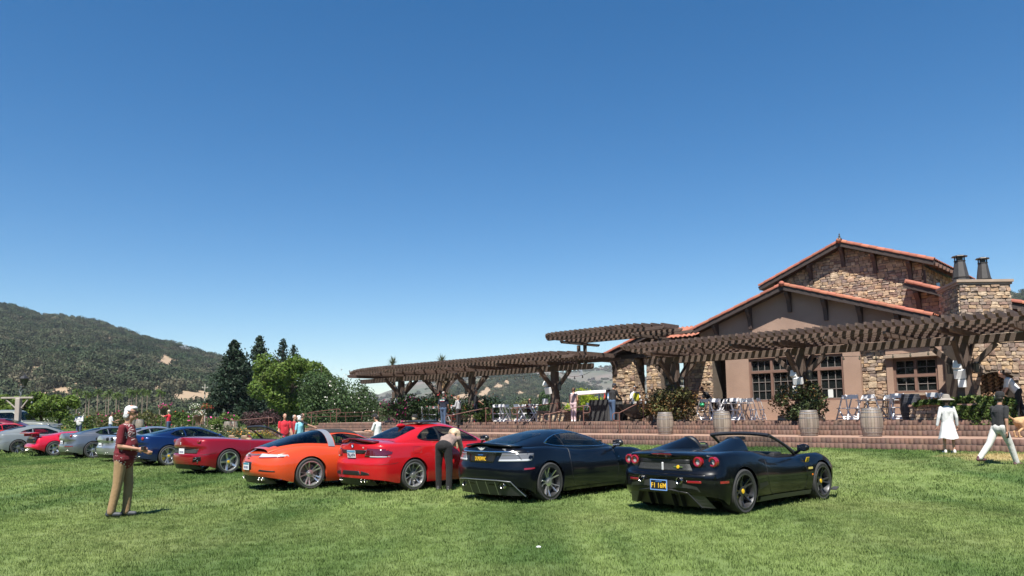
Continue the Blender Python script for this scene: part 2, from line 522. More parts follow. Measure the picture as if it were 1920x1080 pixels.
def hill(name, ridge, R, r0, m, nx=220, nr=64, power=1.1, amp=.03, x0=None, x1=None, seed=0, back=1.5):
    xs = np.linspace(x0 if x0 is not None else ridge[0][0], x1 if x1 is not None else ridge[-1][0], nx)
    ts = np.concatenate([np.linspace(0, 1, nr), np.linspace(1, 2, 10)[1:]])
    P = np.zeros((nx, len(ts), 3))
    for i, x in enumerate(xs):
        rr = ray(x, 770.0)
        zr = CAM_H + R * ray(x, interp(ridge, x)).z
        fall = sm((x - xs[0]) / 60 + 1) 
        for j, t in enumerate(ts):
            r = r0 + (R - r0) * min(t, 1) + (R * (back - 1)) * max(0, t - 1)
            if t <= 1: z = -4 + (zr + 4) * (t ** power)
            else: z = zr * (1 - .75 * (t - 1) ** 1.3)
            X = rr.x * r
            w = min(1, t * 2.5) * (1 if t <= 1 else 1) * (1 - .75 * sm((t - .8) / .2) if t <= 1 else .25)
            z += amp * zr * w * (mnoise.fractal(Vector((X / 170, r / 170, seed)), 1.0, 2.0, 4) )
            P[i, j] = (X, r, z)
    o = tag(put(name, grid_mesh(name, P), m), kind='structure')
    HILLS.append(P)
    return P
L_RIDGE = [(-520, 600), (-300, 566), (-100, 563), (0, 574), (30, 583), (60, 591), (120, 597), (180, 607), (250, 629), (330, 651), (415, 673), (480, 699), (560, 724), (640, 743), (690, 756), (760, 772)]
PL = hill('oak_hill', L_RIDGE, 1000, 260, dry, power=1.0, seed=1)
F_RIDGE = [(600, 768), (660, 756), (677, 752), (687, 746), (700, 743), (727, 733), (760, 722), (800, 712), (862, 698), (930, 688), (1000, 690), (1057, 699), (1100, 692), (1150, 686), (1178, 697), (1210, 706), (1290, 720), (1400, 740), (1500, 765)]
PF = hill('far_hill', F_RIDGE, 2600, 1500, dry_far, power=.9, seed=5, nx=140)
M_RIDGE = [(735, 776), (770, 768), (805, 745), (840, 728), (870, 717), (900, 709), (930, 704), (980, 702), (1030, 706), (1060, 713), (1090, 722), (1130, 736), (1180, 752), (1230, 768), (1260, 776)]
PM = hill('green_hill', M_RIDGE, 1350, 620, dry, power=.95, seed=9, nx=120)
FF_RIDGE = [(560, 775), (640, 755), (670, 741), (684, 736), (700, 738), (720, 745), (780, 770)]
PFF = hill('distant_hill', FF_RIDGE, 3600, 3000, dry_far, power=.8, seed=15, nx=60, nr=16, back=1.1)
R_RIDGE = [(1480, 776), (1600, 720), (1800, 590), (1870, 560), (1900, 554), (1915, 549), (1940, 547), (2000, 540), (2200, 545), (2500, 620)]
PR = hill('right_hill', R_RIDGE, 900, 300, dry, power=1.0, seed=12, nx=80)

CAM_I = CAM_R.transposed()
def pix(Pt):
    q = CAM_I @ (Vector(Pt) - Vector((0, 0, CAM_H)))
    return 960 + FPX * q.x / -q.z, 640 - FPX * q.y / -q.z
def pix_np(P):
    q = (np.asarray(P) - np.array([0, 0, CAM_H])) @ np.array(CAM_R)
    return 960 + FPX * q[:, 0] / -q[:, 2], 640 - FPX * q[:, 1] / -q[:, 2]
def vnoise(p, scale, seed):
    return np.array([mnoise.fractal(Vector((x / scale, y / scale, seed)), 1.0, 2.0, 3) for x, y in p[:, :2]])
def woods(name, P, n, src, thr, scale, seed, holes=(), smin=.8, smax=1.5, tmax=1.06):
    nx, nt_ = P.shape[:2]
    g = np.random.default_rng(seed)
    ii = g.random(n) * (nx - 1.001); jj = g.random(n) * (nt_ - 10) * tmax
    i0 = ii.astype(int); j0 = np.minimum(jj.astype(int), nt_ - 2); fi = (ii - i0)[:, None]; fj = (jj - j0)[:, None]
    p = P[i0, j0] * (1 - fi) * (1 - fj) + P[i0 + 1, j0] * fi * (1 - fj) + P[i0, j0 + 1] * (1 - fi) * fj + P[i0 + 1, j0 + 1] * fi * fj
    keep = vnoise(p, scale, seed) > thr
    px, py = pix_np(p)
    for (hx, hy, hw, hh) in holes:
        keep &= ((px - hx) / (hw * 1.15 + 2)) ** 2 + ((py - hy - 3.5) / (hh + 5)) ** 2 > 1 + .5 * np.sin(px * .9 + py)
    keep &= p[:, 2] > .2
    p = p[keep]; n = len(p)
    rot = np.stack([np.zeros(n), np.zeros(n), g.random(n) * 6.283], -1)
    s = smin + (smax - smin) * g.random(n) ** 1.5
    sca = np.stack([s, s, s * (.85 + .3 * g.random(n))], -1)
    p = p + np.stack([np.zeros(n), np.zeros(n), s * 1.3], -1)
    scatter(name, p, rot, sca, src)
LH = [(38, 722, 20, 6), (88, 740, 40, 8), (115, 729, 22, 4), (70, 690, 12, 3), (150, 722, 14, 5), (172, 730, 16, 4), (155, 748, 24, 6), (220, 748, 26, 5), (250, 733, 9, 8),
      (277, 742, 10, 8), (300, 731, 16, 5), (325, 737, 8, 4), (308, 681, 20, 4), (322, 677, 14, 3), (306, 668, 9, 3), (68, 664, 8, 4), (30, 684, 6, 3), (205, 634, 7, 3), (300, 734, 8, 8), (390, 691, 14, 2), (368, 745, 42, 12), (48, 706, 10, 3), (60, 698, 4, 8)]
clearings('oak_hill', PL, LH)
woods('oak_woods', PL, 22000, hill_trees, -.75, 110, 3, LH, smin=.55, smax=1.8)
MH = [(870, 742, 22, 7), (895, 752, 26, 8), (915, 730, 14, 5), (935, 722, 13, 3), (950, 716, 8, 5), (942, 742, 10, 4), (1010, 742, 6, 8), (975, 735, 10, 3), (1055, 757, 14, 5), (905, 738, 20, 4), (880, 733, 12, 3), (855, 748, 14, 6), (1085, 745, 10, 3)]
MH = [(x, y, w * .62, h * .55) for x, y, w, h in MH]
clearings('green_hill', PM, MH)
woods('oak_woods', PM, 9000, hill_trees, -.30, 120, 8, MH)
woods('scrub_woods', PF, 5000, scrubs + hill_trees[:1], .05, 240, 11, smin=1.2, smax=2.4)
woods('scrub_woods', PFF, 1200, scrubs, -.2, 300, 13, smin=2, smax=3.5)
woods('oak_woods', PR, 4000, hill_trees, -.4, 120, 17)
# the mown golden slope at the foot of the oak hill
gold = mat('golden_grass', (.44, .32, .16), .95, col2=(.36, .26, .12), nscale=.05, detail=6)
G = np.zeros((24, 10, 3))
for i in range(24):
    x = 322 + (420 - 322) * i / 23
    ytop = interp([(322, 757), (332, 752), (352, 745), (392, 738), (402, 740), (420, 748)], x)
    for j in range(10):
        Y = 330 + 12 * j
        p0 = at(x, 770, Y); z1 = at(x, ytop, 438).z
        G[i, j] = (p0.x, Y, -3 + (z1 + 3) * (j / 9) ** .8)
tag(put('golden_slope', grid_mesh('golden_slope', G), gold), kind='structure')

# ---- woods on the valley floor beyond the lawn, left, and the trees behind the photographer that the paintwork mirrors
def floor_woods(name, n, x0, x1, Y0, Y1, src, seed, smin, smax, zoff=0, thr=-2):
    g = np.random.default_rng(seed)
    Y = Y0 + (Y1 - Y0) * g.random(n); x = x0 + (x1 - x0) * g.random(n)
    p = np.array([[at(a, 775, b).x, b, .4] for a, b in zip(x, Y)])
    s = smin + (smax - smin) * g.random(n)
    p[:, 2] += s * 2.0
    rot = np.stack([np.zeros(n), np.zeros(n), g.random(n) * 6.283], -1)
    scatter(name, p, rot, np.stack([s, s, s], -1), src)
vtrees = [unlinked('valley_tree', leaf_blob('valley_tree', 1100, 3.2, 3.2, .5, 70 + i, lumps=12), [oak, oak2][i % 2]) for i in range(4)]
floor_woods('valley_woods', 260, 60, 700, 240, 330, vtrees, 5, .7, 1.3)
floor_woods('valley_woods', 200, 640, 1260, 330, 520, vtrees, 6, .9, 1.9)
g_ = np.random.default_rng(31)
n_ = 150
an = g_.random(n_) * 4.2 + math.pi / 2 - .55; rr_ = 55 + 25 * g_.random(n_)
pb = np.stack([rr_ * np.sin(an), rr_ * np.cos(an), np.full(n_, 4.0)], -1)
sb = 1.5 + 1.3 * g_.random(n_)
scatter('surrounding_woods', pb, np.stack([0 * sb, 0 * sb, g_.random(n_) * 6.28], -1), np.stack([sb, sb, sb * 1.3], -1), vtrees)

# ---- the air
bm = MB(); bm.box((0, 0, 115), (9400, 9400, 240))
hz = bm.build('haze'); hz['kind'] = 'stuff'
hm = bpy.data.materials.new('haze'); hm.use_nodes = True
hm.node_tree.nodes.clear()
ho = hm.node_tree.nodes.new('ShaderNodeOutputMaterial'); hv = hm.node_tree.nodes.new('ShaderNodeVolumePrincipled')
hv.inputs['Color'].default_value = (.80, .88, 1, 1); hv.inputs['Density'].default_value = .00008
hm.node_tree.links.new(hv.outputs[0], ho.inputs['Volume'])
hz.data.materials.append(hm)

# ================================================================== terrace and steps (brick on edge)
brick_m = mat('step_brick', (.130, .066, .044), .85, col2=(.082, .052, .041), nscale=3.0, detail=5, attr='var', attr_amt=.28, bump=.08, bscale=50)
paver_m = mat('paver', (.33, .20, .14), .85, col2=(.24, .16, .125), nscale=1.2, detail=6, bump=.3, bscale=12)
mortar = mat('mortar', (.19, .155, .13), .95)
def terrace_block(name, a0, a1, b0, b1, z0, z1, m):
    b = MB(); n = 4
    vs = [ab(a, bb, z) for z in (z0, z1) for a, bb in ((a0, b0), (a1, b0), (a1, b1), (a0, b1))]
    b.add(vs, [(3, 2, 1, 0), (4, 5, 6, 7), (0, 1, 5, 4), (1, 2, 6, 5), (2, 3, 7, 6), (3, 0, 4, 7)])
    return tag(b.build(name, m), kind='structure')
TA0, TA1 = -33.5, 16.0
terrace_block('terrace_floor', TA0 + .1, TA1, -.45, 26, -.5, TERR - .004, paver_m)
terrace_block('lower_terrace', -40, TA1, -4.16, -.45, -.5, WIDE - .004, paver_m)
def brick_step(a0, a1, bf, depth, zt, h, seed, name='brick_step'):
    """one course of bricks on edge: each brick its own faces with an open joint, mortar behind"""
    g = np.random.default_rng(seed)
    core = MB(); vs = [ab(a, b, z) for z in (zt - h - .3, zt - .012) for a, b in ((a0, bf + .009), (a1, bf + .009), (a1, bf + depth), (a0, bf + depth))]
    core.add(vs, [(3, 2, 1, 0), (4, 5, 6, 7), (0, 1, 5, 4), (1, 2, 6, 5), (2, 3, 7, 6), (3, 0, 4, 7)])
    st = tag(core.build(name, mortar), kind='structure')
    V = []; F = []; var = []
    a = a0
    while a < a1 - .05:
        w = .125 + .03 * g.random(); e = min(a + w, a1)
        db = .006 * g.random(); dz = .004 * g.random()
        k = len(V)
        for z in (zt - h + .012, zt - dz):
            for aa, bb in ((a + .0025, bf + db), (e - .0025, bf + db), (e - .0025, bf + depth), (a + .0025, bf + depth)):
                q = ab(aa, bb, z); V.append((q.x, q.y, q.z))
        F += [(k + 4, k + 5, k + 6, k + 7), (k, k + 1, k + 5, k + 4), (k + 1, k + 2, k + 6, k + 5), (k + 3, k, k + 4, k + 7)]
        v = g.random(); var += [v] * 4
        a = e
    o = put('brick_course', fast_mesh('brick_course', np.array(V), np.array(F), attr={'var': var}), brick_m, st)
    o['kind'] = 'stuff'
    return st
brick_step(TA0, TA1, -.82, .40, TERR, .17, 1)
brick_step(TA0 - .6, TA1, -1.22, .40, TERR - .17, .17, 2)
brick_step(TA0 - 1.2, TA1, -1.62, .40, TERR - .34, .17, 3)
brick_step(-40, TA1, -4.22, .30, WIDE, .17, 4)
brick_step(-40, TA1, -4.62, .40, MIDS, .17, 5)
# ================================================================== pergolas
wood = mat('weathered_timber', (.128, .084, .066), .8, col2=(.070, .047, .038), nscale=5, detail=8, contrast=.3, obrand=.22, bump=.35, bscale=25)
wood_d = mat('dark_shaded_timber', (.105, .072, .055), .8, col2=(.06, .043, .034), nscale=5, detail=8, contrast=.3, obrand=.15, bump=.3, bscale=25)  # darker timber; on posts and braces it paints in shade from the joists
black_iron = mat('black_iron', (.018, .018, .02), .45, spec=.5)
lamp_glass = mat('lamp_glass', (.16, .15, .12), .15, spec=.6)
white_box = mat('white_casing', (.75, .75, .74), .5)

def beam(root, name, p, q, w, h, m, tip=0.0):
    """one beam as its own object; root sits at the pergola's base, unrotated"""
    p = Vector(p) - root.location; q = Vector(q) - root.location
    c = (p + q) / 2; d = q - p; L = d.length
    b = MB(); t = min(h * .55, .09)
    if tip:
        b.prism([(-L / 2, h / 2), (-L / 2, -h / 2 + t), (-L / 2 + t * 1.3, -h / 2), (L / 2 - t * 1.3, -h / 2), (L / 2, -h / 2 + t), (L / 2, h / 2)], -w / 2, w / 2)
    else: b.box((0, 0, 0), (L, w, h))
    o = b.build(name, m, root, bevel=.006)
    d.normalize()
    o.location = c
    o.rotation_euler = d.to_track_quat('X', 'Z').to_euler()
    return o
JOIST_ME = {}
def joist(root, name, p, q, w, h, m):
    p = Vector(p) - root.location; q = Vector(q) - root.location
    d = q - p; L = round(d.length, 2)
    key = (L, w, h)
    if key not in JOIST_ME:
        b = MB(); t = h * .5
        b.prism([(-L / 2, h / 2), (-L / 2, -h / 2 + t), (-L / 2 + t, -h / 2), (L / 2 - t, -h / 2), (L / 2, -h / 2 + t), (L / 2, h / 2)], -w / 2, w / 2)
        me = b.mesh(name); me.materials.append(m); JOIST_ME[key] = me
    o = put(name, JOIST_ME[key], None, root, (p + q) / 2)
    o.rotation_euler = d.to_track_quat('X', 'Z').to_euler()
    return o
ZB = 3.84
def lantern_part(root, P, name='lantern'):
    P = Vector(P) - root.location
    b = MB()
    b.box(P + Vector((0, 0, .17)), (.20, .20, .03)); b.box(P + Vector((0, 0, -.13)), (.16, .16, .03)); b.box(P + Vector((0, 0, .21)), (.10, .10, .05))
    for sx in (-1, 1):
        for sy in (-1, 1): b.box(P + Vector((sx * .075, sy * .075, .02)), (.018, .018, .28))
    o = b.build(name, black_iron, root)
    g = MB(); g.box(P + Vector((0, 0, .02)), (.12, .12, .26)); g.build('lantern_glass', lamp_glass, o)
    return o
def post(root, a, b0, z0, floods, lanterns=True, wide=.34):
    P = ab(a, b0) - root.location
    R = Matrix.Rotation(TANG, 3, 'Z')
    m = MB()
    w = wide
    prof = [(w * .66, z0), (w * .60, z0 + .3), (w * .5, z0 + .85), (w * .46, z0 + 1.1), (w * .46, ZB - .003)]
    vs = []
    for r, z in prof:
        vs += [P + R @ Vector((sx * r, sy * r, 0)) + Vector((0, 0, z)) for sx, sy in ((-1, -1), (1, -1), (1, 1), (-1, 1))]
    fs = [(3, 2, 1, 0)]
    for i in range(len(prof) - 1):
        for k in range(4):
            k2 = (k + 1) % 4; fs.append((i * 4 + k, i * 4 + k2, i * 4 + 4 + k2, i * 4 + 4 + k))
    n = len(prof) * 4; fs.append((n - 4, n - 3, n - 2, n - 1))
    m.add(vs, fs); m.build('post', wood_d, root, bevel=.012)
    for s in (-1, 1):      # braces to the front and back, and along the beam
        beam(root, 'brace', ab(a, b0 + s * .16, 2.98), ab(a, b0 + s * 1.25, ZB + .12), .14, .18, wood_d)
        beam(root, 'brace', ab(a + s * .17, b0, 3.02), ab(a + s * .98, b0, ZB - .02), .13, .17, wood_d)
    if lanterns:
        for s in (-1, 1): lantern_part(root, ab(a + s * .38, b0 - .1, 3.0))
    for (da, z, sx, sz, tilt) in floods:
        b = MB(); q = ab(a + da, b0 - .42, z) - root.location
        b.box(q, (sx, .16, sz), R @ Matrix.Rotation(tilt, 3, 'X')); b.box(q + R @ Vector((0, .12, 0)), (.05, .16, .05), R)
        b.build('floodlight', white_box, root, bevel=.01)
def pergola(label, a0, a1, posts, group, taper_l=0.0, taper_r=0.0, floods={}, rear_posts=(), skip=()):
    root = empty('pergola', ab((a0 + a1) / 2, 0, TERR), 0, label, 'pergola', group)
    for a in posts:
        post(root, a, 0, 1.75 if a < 3 else 2.0, floods.get(a, []))
    for a in rear_posts: post(root, a, 2.0, 1.3, [], True, .28)
    # lower main beam in lengths from post to post
    cuts = [a0 + (.6 if taper_l else 0)] + list(posts) + [a1 - .3]
    for i in range(len(cuts) - 1):
        beam(root, 'main_beam', ab(cuts[i] + .003, 0, ZB + .14), ab(cuts[i + 1] - .003, 0, ZB + .14), .2, .28, wood_d, .1 if i in (0, len(cuts) - 2) else 0)
    if rear_posts: beam(root, 'main_beam', ab(min(rear_posts) - 1.6, 2.0, ZB + .14), ab(max(rear_posts) + 1.6, 2.0, ZB + .14), .2, .28, wood_d, .1)
    # cross beams in pairs over each post, one in each bay
    za = ZB + .28 + .09
    cr = []
    for a in posts: cr += [a - .16, a + .16]
    ps = list(posts)
    for u, v in zip(ps[:-1], ps[1:]): cr += [(u + v) / 2 - 1.0, (u + v) / 2 + 1.0]
    if taper_l > 2: cr += [a0 + 2.2]
    for a in cr: beam(root, 'cross_beam', ab(a, -2.15, za), ab(a, 2.15, za), .11, .178, wood, .1)
    # long purlins, straight lengths that lap past each other
    zp = ZB + .28 + .18 + .075
    for bb, off in ((-1.75, 0), (-.85, 1.3), (0, .6), (.9, 2.0), (1.8, .2)):
        a = a0 + .5 + (0 if abs(bb) < 1.2 else taper_l * .35); k = 0
        while a < a1 - .4:
            e = min(a + 2.9 + off * .2, a1 - .2)
            beam(root, 'purlin', ab(a, bb + .05 * (k % 2) , zp + (.004 if k % 2 else 0)), ab(e + .25, bb + .05 * (k % 2) - .05, zp + (.004 if k % 2 else 0)), .075, .145, wood, .06)
            a = e; k += 1
    zj = zp + .075 + .1
    n = int((a1 - a0) / .295)
    for i in range(n + 1):
        a = a0 + .295 * i
        f = 2.4; r = 2.4
        if taper_l: f -= 1.9 * (1 - min(1, (a - a0) / taper_l)) ** 2; r -= 1.2 * (1 - min(1, (a - a0) / taper_l)) ** 2
        if taper_r: f -= 1.7 * (1 - min(1, (a1 - a) / taper_r)) ** 2; r -= .9 * (1 - min(1, (a1 - a) / taper_r)) ** 2
        f = round(f * 20) / 20 + random.choice((0, .02, -.02)); r = round(r * 20) / 20
        joist(root, 'joist', ab(a, -f, zj), ab(a, r, zj), .085, .2, wood)
    return root
pergola('long brown timber pergola with close rafters in front of the stone building', -7.6, 13.2, (-5.63, 0.02, 5.65, 11.3), 'timber pergolas over the terrace', taper_r=0, taper_l=1.0,
        floods={5.65: [(-.1, 3.12, .26, .3, -.5), (-.05, 2.82, .34, .3, .3), (0, 2.5, .22, .26, 0)], 0.02: [(-.1, 3.1, .24, .26, -.4), (.05, 2.82, .36, .26, .3), (-.05, 2.48, .2, .3, 0)]})
pergola('low timber pergola with rounded end over the flower beds and open hills', -30.2, -9.9, (-25.3, -18.83, -12.66), 'timber pergolas over the terrace', taper_l=6.0, taper_r=1.6,
        floods={-12.66: [(-.25, 3.2, .26, .26, -.4), (-.1, 2.85, .34, .34, .3), (-.3, 2.3, .26, .3, 0)], -25.3: [(-.2, 3.35, .2, .3, 0), (.0, 2.6, .24, .3, 0)]}, rear_posts=(-24.0,))
# raised piece that bridges the gap between them
root = empty('pergola', ab(-9, 0, 4.6), 0, 'small raised timber pergola bridging the gap above the other two', 'pergola', 'timber pergolas over the terrace')
for a, b in ((-11.15, .1), (-10.75, .1), (-7.0, .4), (-6.6, .4)):
    beam(root, 'post', ab(a, b, 4.1), ab(a, b, 5.06), .17, .17, wood_d)
for a in (-10.95, -6.8):
    beam(root, 'cross_beam', ab(a, -1.5, 5.12), ab(a, 1.5, 5.12), .14, .12, wood_d, .08)
    beam(root, 'cross_beam', ab(a - .9, .0, 5.235), ab(a + .9, .0, 5.235), .12, .1, wood_d, .08)
for bb in (-1.1, 0.35, 1.3): beam(root, 'purlin', ab(-12.2, bb, 5.36), ab(-5.4, bb, 5.36), .09, .14, wood, .08)
n = 24
for i in range(n):
    a = -12.6 + i * .295
    k = 1 - min(1, min(i, n - 1 - i) / 5); f = round((1.7 - 1.0 * k ** 2) * 20) / 20
    joist(root, 'joist', ab(a, -f, 5.53), ab(a, f, 5.53), .085, .19, wood)
# festoon lights under the left pergola
bulb = mat('bulb_glass', (.09, .08, .06), .1, spec=.7)
for lab, pts in (('string of dark festoon bulbs slung under the low pergola', [(-18.2, 3.78), (-12.9, 3.74)]), ('short string of festoon bulbs between the two pergolas', [(-12.2, 3.76), (-10.2, 3.7)]),
                 ('string of festoon bulbs in front of the paned double window', [(.6, 3.75), (5.2, 3.7)])):
    r = empty('string_lights', ab(pts[0][0], -.2, pts[0][1]), 0, lab, 'string lights', 'festoon lights under the pergolas')
    n = max(4, int((pts[1][0] - pts[0][0]) / .55)); w = []
    for i in range(n * 3 + 1):
        t = i / (n * 3); w.append(ab(pts[0][0] + (pts[1][0] - pts[0][0]) * t, -.2, pts[0][1] + (pts[1][1] - pts[0][1]) * t - .22 * 4 * t * (1 - t) * (1 if n < 6 else .4)) - r.location)
    b = MB(); b.tube(w, .009, 5); b.build('cable', black_iron, r)
    bl = MB(); bl.lathe([(0, -.15), (.03, -.13), (.04, -.09), (.02, -.05), (.022, 0)], 8); bme = bl.mesh('bulb', True); bme.materials.append(bulb)
    for i in range(1, n): put('bulb', bme, None, r, w[i * 3])
# ================================================================== the winery building
def ramp_mat(name, cols, rough=.85, bump=.5, bscale=14, mixn=.35):
    m = bpy.data.materials.new(name); m.use_nodes = True; nt = m.node_tree; L = nt.links; b = nt.nodes['Principled BSDF']
    at_ = _n(nt, 'ShaderNodeAttribute', attribute_name='var')
    cr = _n(nt, 'ShaderNodeValToRGB'); e = cr.color_ramp.elements
    cr.color_ramp.interpolation = 'CONSTANT'
    while len(e) < len(cols): e.new(0)
    for i, c in enumerate(cols): e[i].position = i / len(cols); e[i].color = tuple(c) + (1,)
    L.new(at_.outputs['Fac'], cr.inputs[0])
    tc = _n(nt, 'ShaderNodeTexCoord'); z = _n(nt, 'ShaderNodeTexNoise', Scale=bscale, Detail=6.0); L.new(tc.outputs['Object'], z.inputs['Vector'])
    z2 = _n(nt, 'ShaderNodeTexNoise', Scale=5.0, Detail=6.0); L.new(tc.outputs['Object'], z2.inputs['Vector'])
    hs = _n(nt, 'ShaderNodeHueSaturation'); L.new(cr.outputs[0], hs.inputs['Color'])
    r = _n(nt, 'ShaderNodeMapRange'); r.inputs['From Min'].default_value = .3; r.inputs['From Max'].default_value = .7
    r.inputs['To Min'].default_value = 1 - mixn; r.inputs['To Max'].default_value = 1 + mixn; L.new(z2.outputs['Fac'], r.inputs['Value']); L.new(r.outputs[0], hs.inputs['Value'])
    L.new(hs.outputs[0], b.inputs['Base Color'])
    bp = _n(nt, 'ShaderNodeBump', Strength=bump, Distance=.03); L.new(z.outputs['Fac'], bp.inputs['Height']); L.new(bp.outputs[0], b.inputs['Normal'])
    b.inputs['Roughness'].default_value = rough; b.inputs['Specular IOR Level'].default_value = .2
    MATS[name] = m; return m
STONE_COLS = [(t[0] * .98, t[1] * .97, t[2] * .97) for t in [(.40, .29, .19), (.33, .24, .17), (.45, .34, .23), (.27, .215, .175), (.36, .245, .155), (.215, .165, .14), (.42, .30, .185), (.30, .235, .185), (.235, .16, .125), (.47, .37, .26), (.37, .26, .18), (.31, .235, .17)]]
stone_m = ramp_mat('rubble_stone', STONE_COLS)
joint_m = mat('stone_joint', (.16, .125, .095), .95, col2=(.11, .09, .07), nscale=6)
stucco = mat('stucco', (.345, .232, .172), .9, col2=(.255, .168, .125), nscale=.9, detail=10, contrast=.22, bump=.35, bscale=22)
tile_m = mat('clay_tile', (.34, .112, .062), .75, col2=(.24, .08, .05), nscale=3, detail=5, obrand=.22, bump=.2, bscale=20)
tile_f = mat('clay_tile_field', (.36, .125, .07), .75, col2=(.29, .10, .06), nscale=4, detail=5, bump=.2, bscale=20)
fascia = mat('fascia_timber', (.05, .033, .027), .7, col2=(.032, .023, .02), nscale=4)
bracket_m = mat('bracket_timber', (.075, .048, .038), .7, col2=(.045, .03, .026), nscale=4)
frame_m = mat('window_timber', (.20, .115, .085), .6, col2=(.15, .09, .07), nscale=6)
muntin_m = mat('muntin', (.20, .175, .16), .5)
pane_m = mat('window_glass', (.012, .015, .015), .03, spec=.6)
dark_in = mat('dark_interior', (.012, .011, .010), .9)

BLD = empty('winery_building', ab(-1, 8, TERR), 0, 'stone and stucco winery building with red tile gables, paned windows and a chimney', 'building')
BL = BLD.location.copy()
class Plane:
    """upright wall plane: origin O, u direction, outward normal n"""
    def __init__(s, O, u, n): s.O = Vector(O); s.u = Vector(u).normalized(); s.n = Vector(n).normalized()
    def p(s, u, z, d=0.0): return s.O + s.u * u + s.n * d + Vector((0, 0, z)) - BL
def fplane(b): return Plane(ab(0, b), TE, -TN)
def wall_slab(name, pl, poly, m, thick=.3, parent=BLD):
    n = len(poly); b = MB()
    vs = [pl.p(u, z, 0) for u, z in poly] + [pl.p(u, z, -thick) for u, z in poly]
    fs = [tuple(range(n)), tuple(range(2 * n - 1, n - 1, -1))] + [(i, i + n, (i + 1) % n + n, (i + 1) % n) for i in range(n)]
    b.add(vs, fs); me = b.mesh(name)
    bm_ = bmesh.new(); bm_.from_mesh(me); bmesh.ops.recalc_face_normals(bm_, faces=bm_.faces); bm_.to_mesh(me); bm_.free()
    return put(name, me, m, parent)
STONE_LEFT = [290]
def rubble(wall, pl, u0, u1, z0, z1, seed, rowh=(.11, .22), wid=(.16, .46), inside=None, top=None, single=True, proud=.05):
    """stones laid in wavering rows over the wall, each with its own uneven face; singled out while the count lasts"""
    g = random.Random(seed)
    allV = []; allF = []; allvar = []
    z = z0
    while z < z1 - .03:
        h = min(g.uniform(*rowh), z1 - z)
        u = u0 - g.uniform(0, .15)
        while u < u1 - .02:
            w = g.uniform(*wid); a = max(u, u0); e = min(u + w, u1)
            hh = h
            if g.random() < .12 and z + h * 1.7 < z1: hh = h * 1.6
            uc, zc = (a + e) / 2, z + hh / 2
            u += w
            if e - a < .06: continue
            if inside and not inside(uc, zc): continue
            zt = z + hh
            if top:
                zt = min(zt, top(a), top(e))
                if zt - z < .05: continue
            j = .009; jm = .03
            o = []
            cx = min((e - a) * .22, .05) * g.random(); cz = min((zt - z) * .3, .05) * g.random()
            base = [(a + j + cx, z + j), (e - j - cx, z + j), (e - j, z + j + cz), (e - j, zt - j - cz), (e - j - cx, zt - j), (a + j + cx, zt - j), (a + j, zt - j - cz), (a + j, z + j + cz)]
            base = [(x + g.uniform(-jm, jm) * .5, y + g.uniform(-jm, jm) * .5) for x, y in base]
            d = proud * g.uniform(.4, 1.15)
            V = [pl.p(x, y, -.03) for x, y in base]
            V += [pl.p(uc + (x - uc) * .965, (z + zt) / 2 + (y - (z + zt) / 2) * .94, d * g.uniform(.7, 1.15)) for x, y in base]
            V += [pl.p(uc + g.uniform(-.03, .03), (z + zt) / 2 + g.uniform(-.02, .02), d * g.uniform(.9, 1.2))]
            F = []
            for i in range(8):
                k = (i + 1) % 8; F.append((i, k, 8 + k, 8 + i)); F.append((8 + i, 8 + k, 16))
            v = g.random()
            if single and STONE_LEFT[0] > 0:
                STONE_LEFT[0] -= 1
                me = bpy.data.meshes.new('stone'); me.from_pydata(V, [], F)
                at_ = me.attributes.new('var', 'FLOAT', 'FACE'); at_.data.foreach_set('value', [v] * len(F))
                put('stone', me, stone_m, wall)
            else:
                n = len(allV); allV += V; allF += [tuple(n + i for i in f) for f in F]; allvar += [v] * len(F)
        z += h * g.uniform(.9, 1.0)
    if allF:
        me = bpy.data.meshes.new('stone_facing'); me.from_pydata(allV, [], allF)
        at_ = me.attributes.new('var', 'FLOAT', 'FACE'); at_.data.foreach_set('value', allvar)
        o = put('stone_facing', me, stone_m, wall); o['kind'] = 'stuff'

# ---------------- chimney and fireplace (turned towards the lawn)
YC = 28.0
cp = at(1797, 525, YC)
CU = Vector((1, 0, 0)); CD = Vector((.22, .975, 0)).normalized()
CW = at(1893, 524, YC).x - cp.x; CZ = cp.z
ch = Plane((cp.x, YC, 0), CU, (0, -1, 0))
def prism_wall(name, poly_xy, z0, z1, m, grow=0.0, parent=BLD):
    n = len(poly_xy); b = MB()
    c = sum((Vector(p) for p in poly_xy), Vector((0, 0))) / n
    vs = [Vector((p[0], p[1], z0)) - BL for p in poly_xy] + [Vector((c.x + (p[0] - c.x) * (1 - grow), c.y + (p[1] - c.y) * (1 - grow), z1)) - BL for p in poly_xy]
    fs = [tuple(range(n - 1, -1, -1)), tuple(range(n, 2 * n))] + [(i, (i + 1) % n, (i + 1) % n + n, i + n) for i in range(n)]
    b.add(vs, fs); return b.build(name, m, parent)
C2 = lambda u, d: (cp.x + u + CD.x * d, YC + CD.y * d)
prism_wall('chimney_stack', [C2(0, 0), C2(CW, 0), C2(CW, 2.2), C2(0, 2.2)], 4.4, CZ - .18, joint_m)
stack = [o for o in BLD.children if o.name == 'chimney_stack'][0]
rubble(stack, ch, 0, CW, 4.4, CZ - .19, 5, rowh=(.10, .18), wid=(.15, .38))
side = Plane((cp.x, YC, 0), CD, (-CD.y, CD.x, 0))
rubble(stack, side, .02, 2.2, 4.4, CZ - .19, 6, rowh=(.10, .18), wid=(.15, .38), single=False)
cap_m = mat('cap_stone', (.36, .27, .20), .85, col2=(.27, .21, .16), nscale=4, bump=.3)
prism_wall('chimney_cap', [C2(-.06, -.06), C2(CW + .06, -.06), C2(CW + .06, 2.26), C2(-.06, 2.26)], CZ - .18, CZ - .10, cap_m)
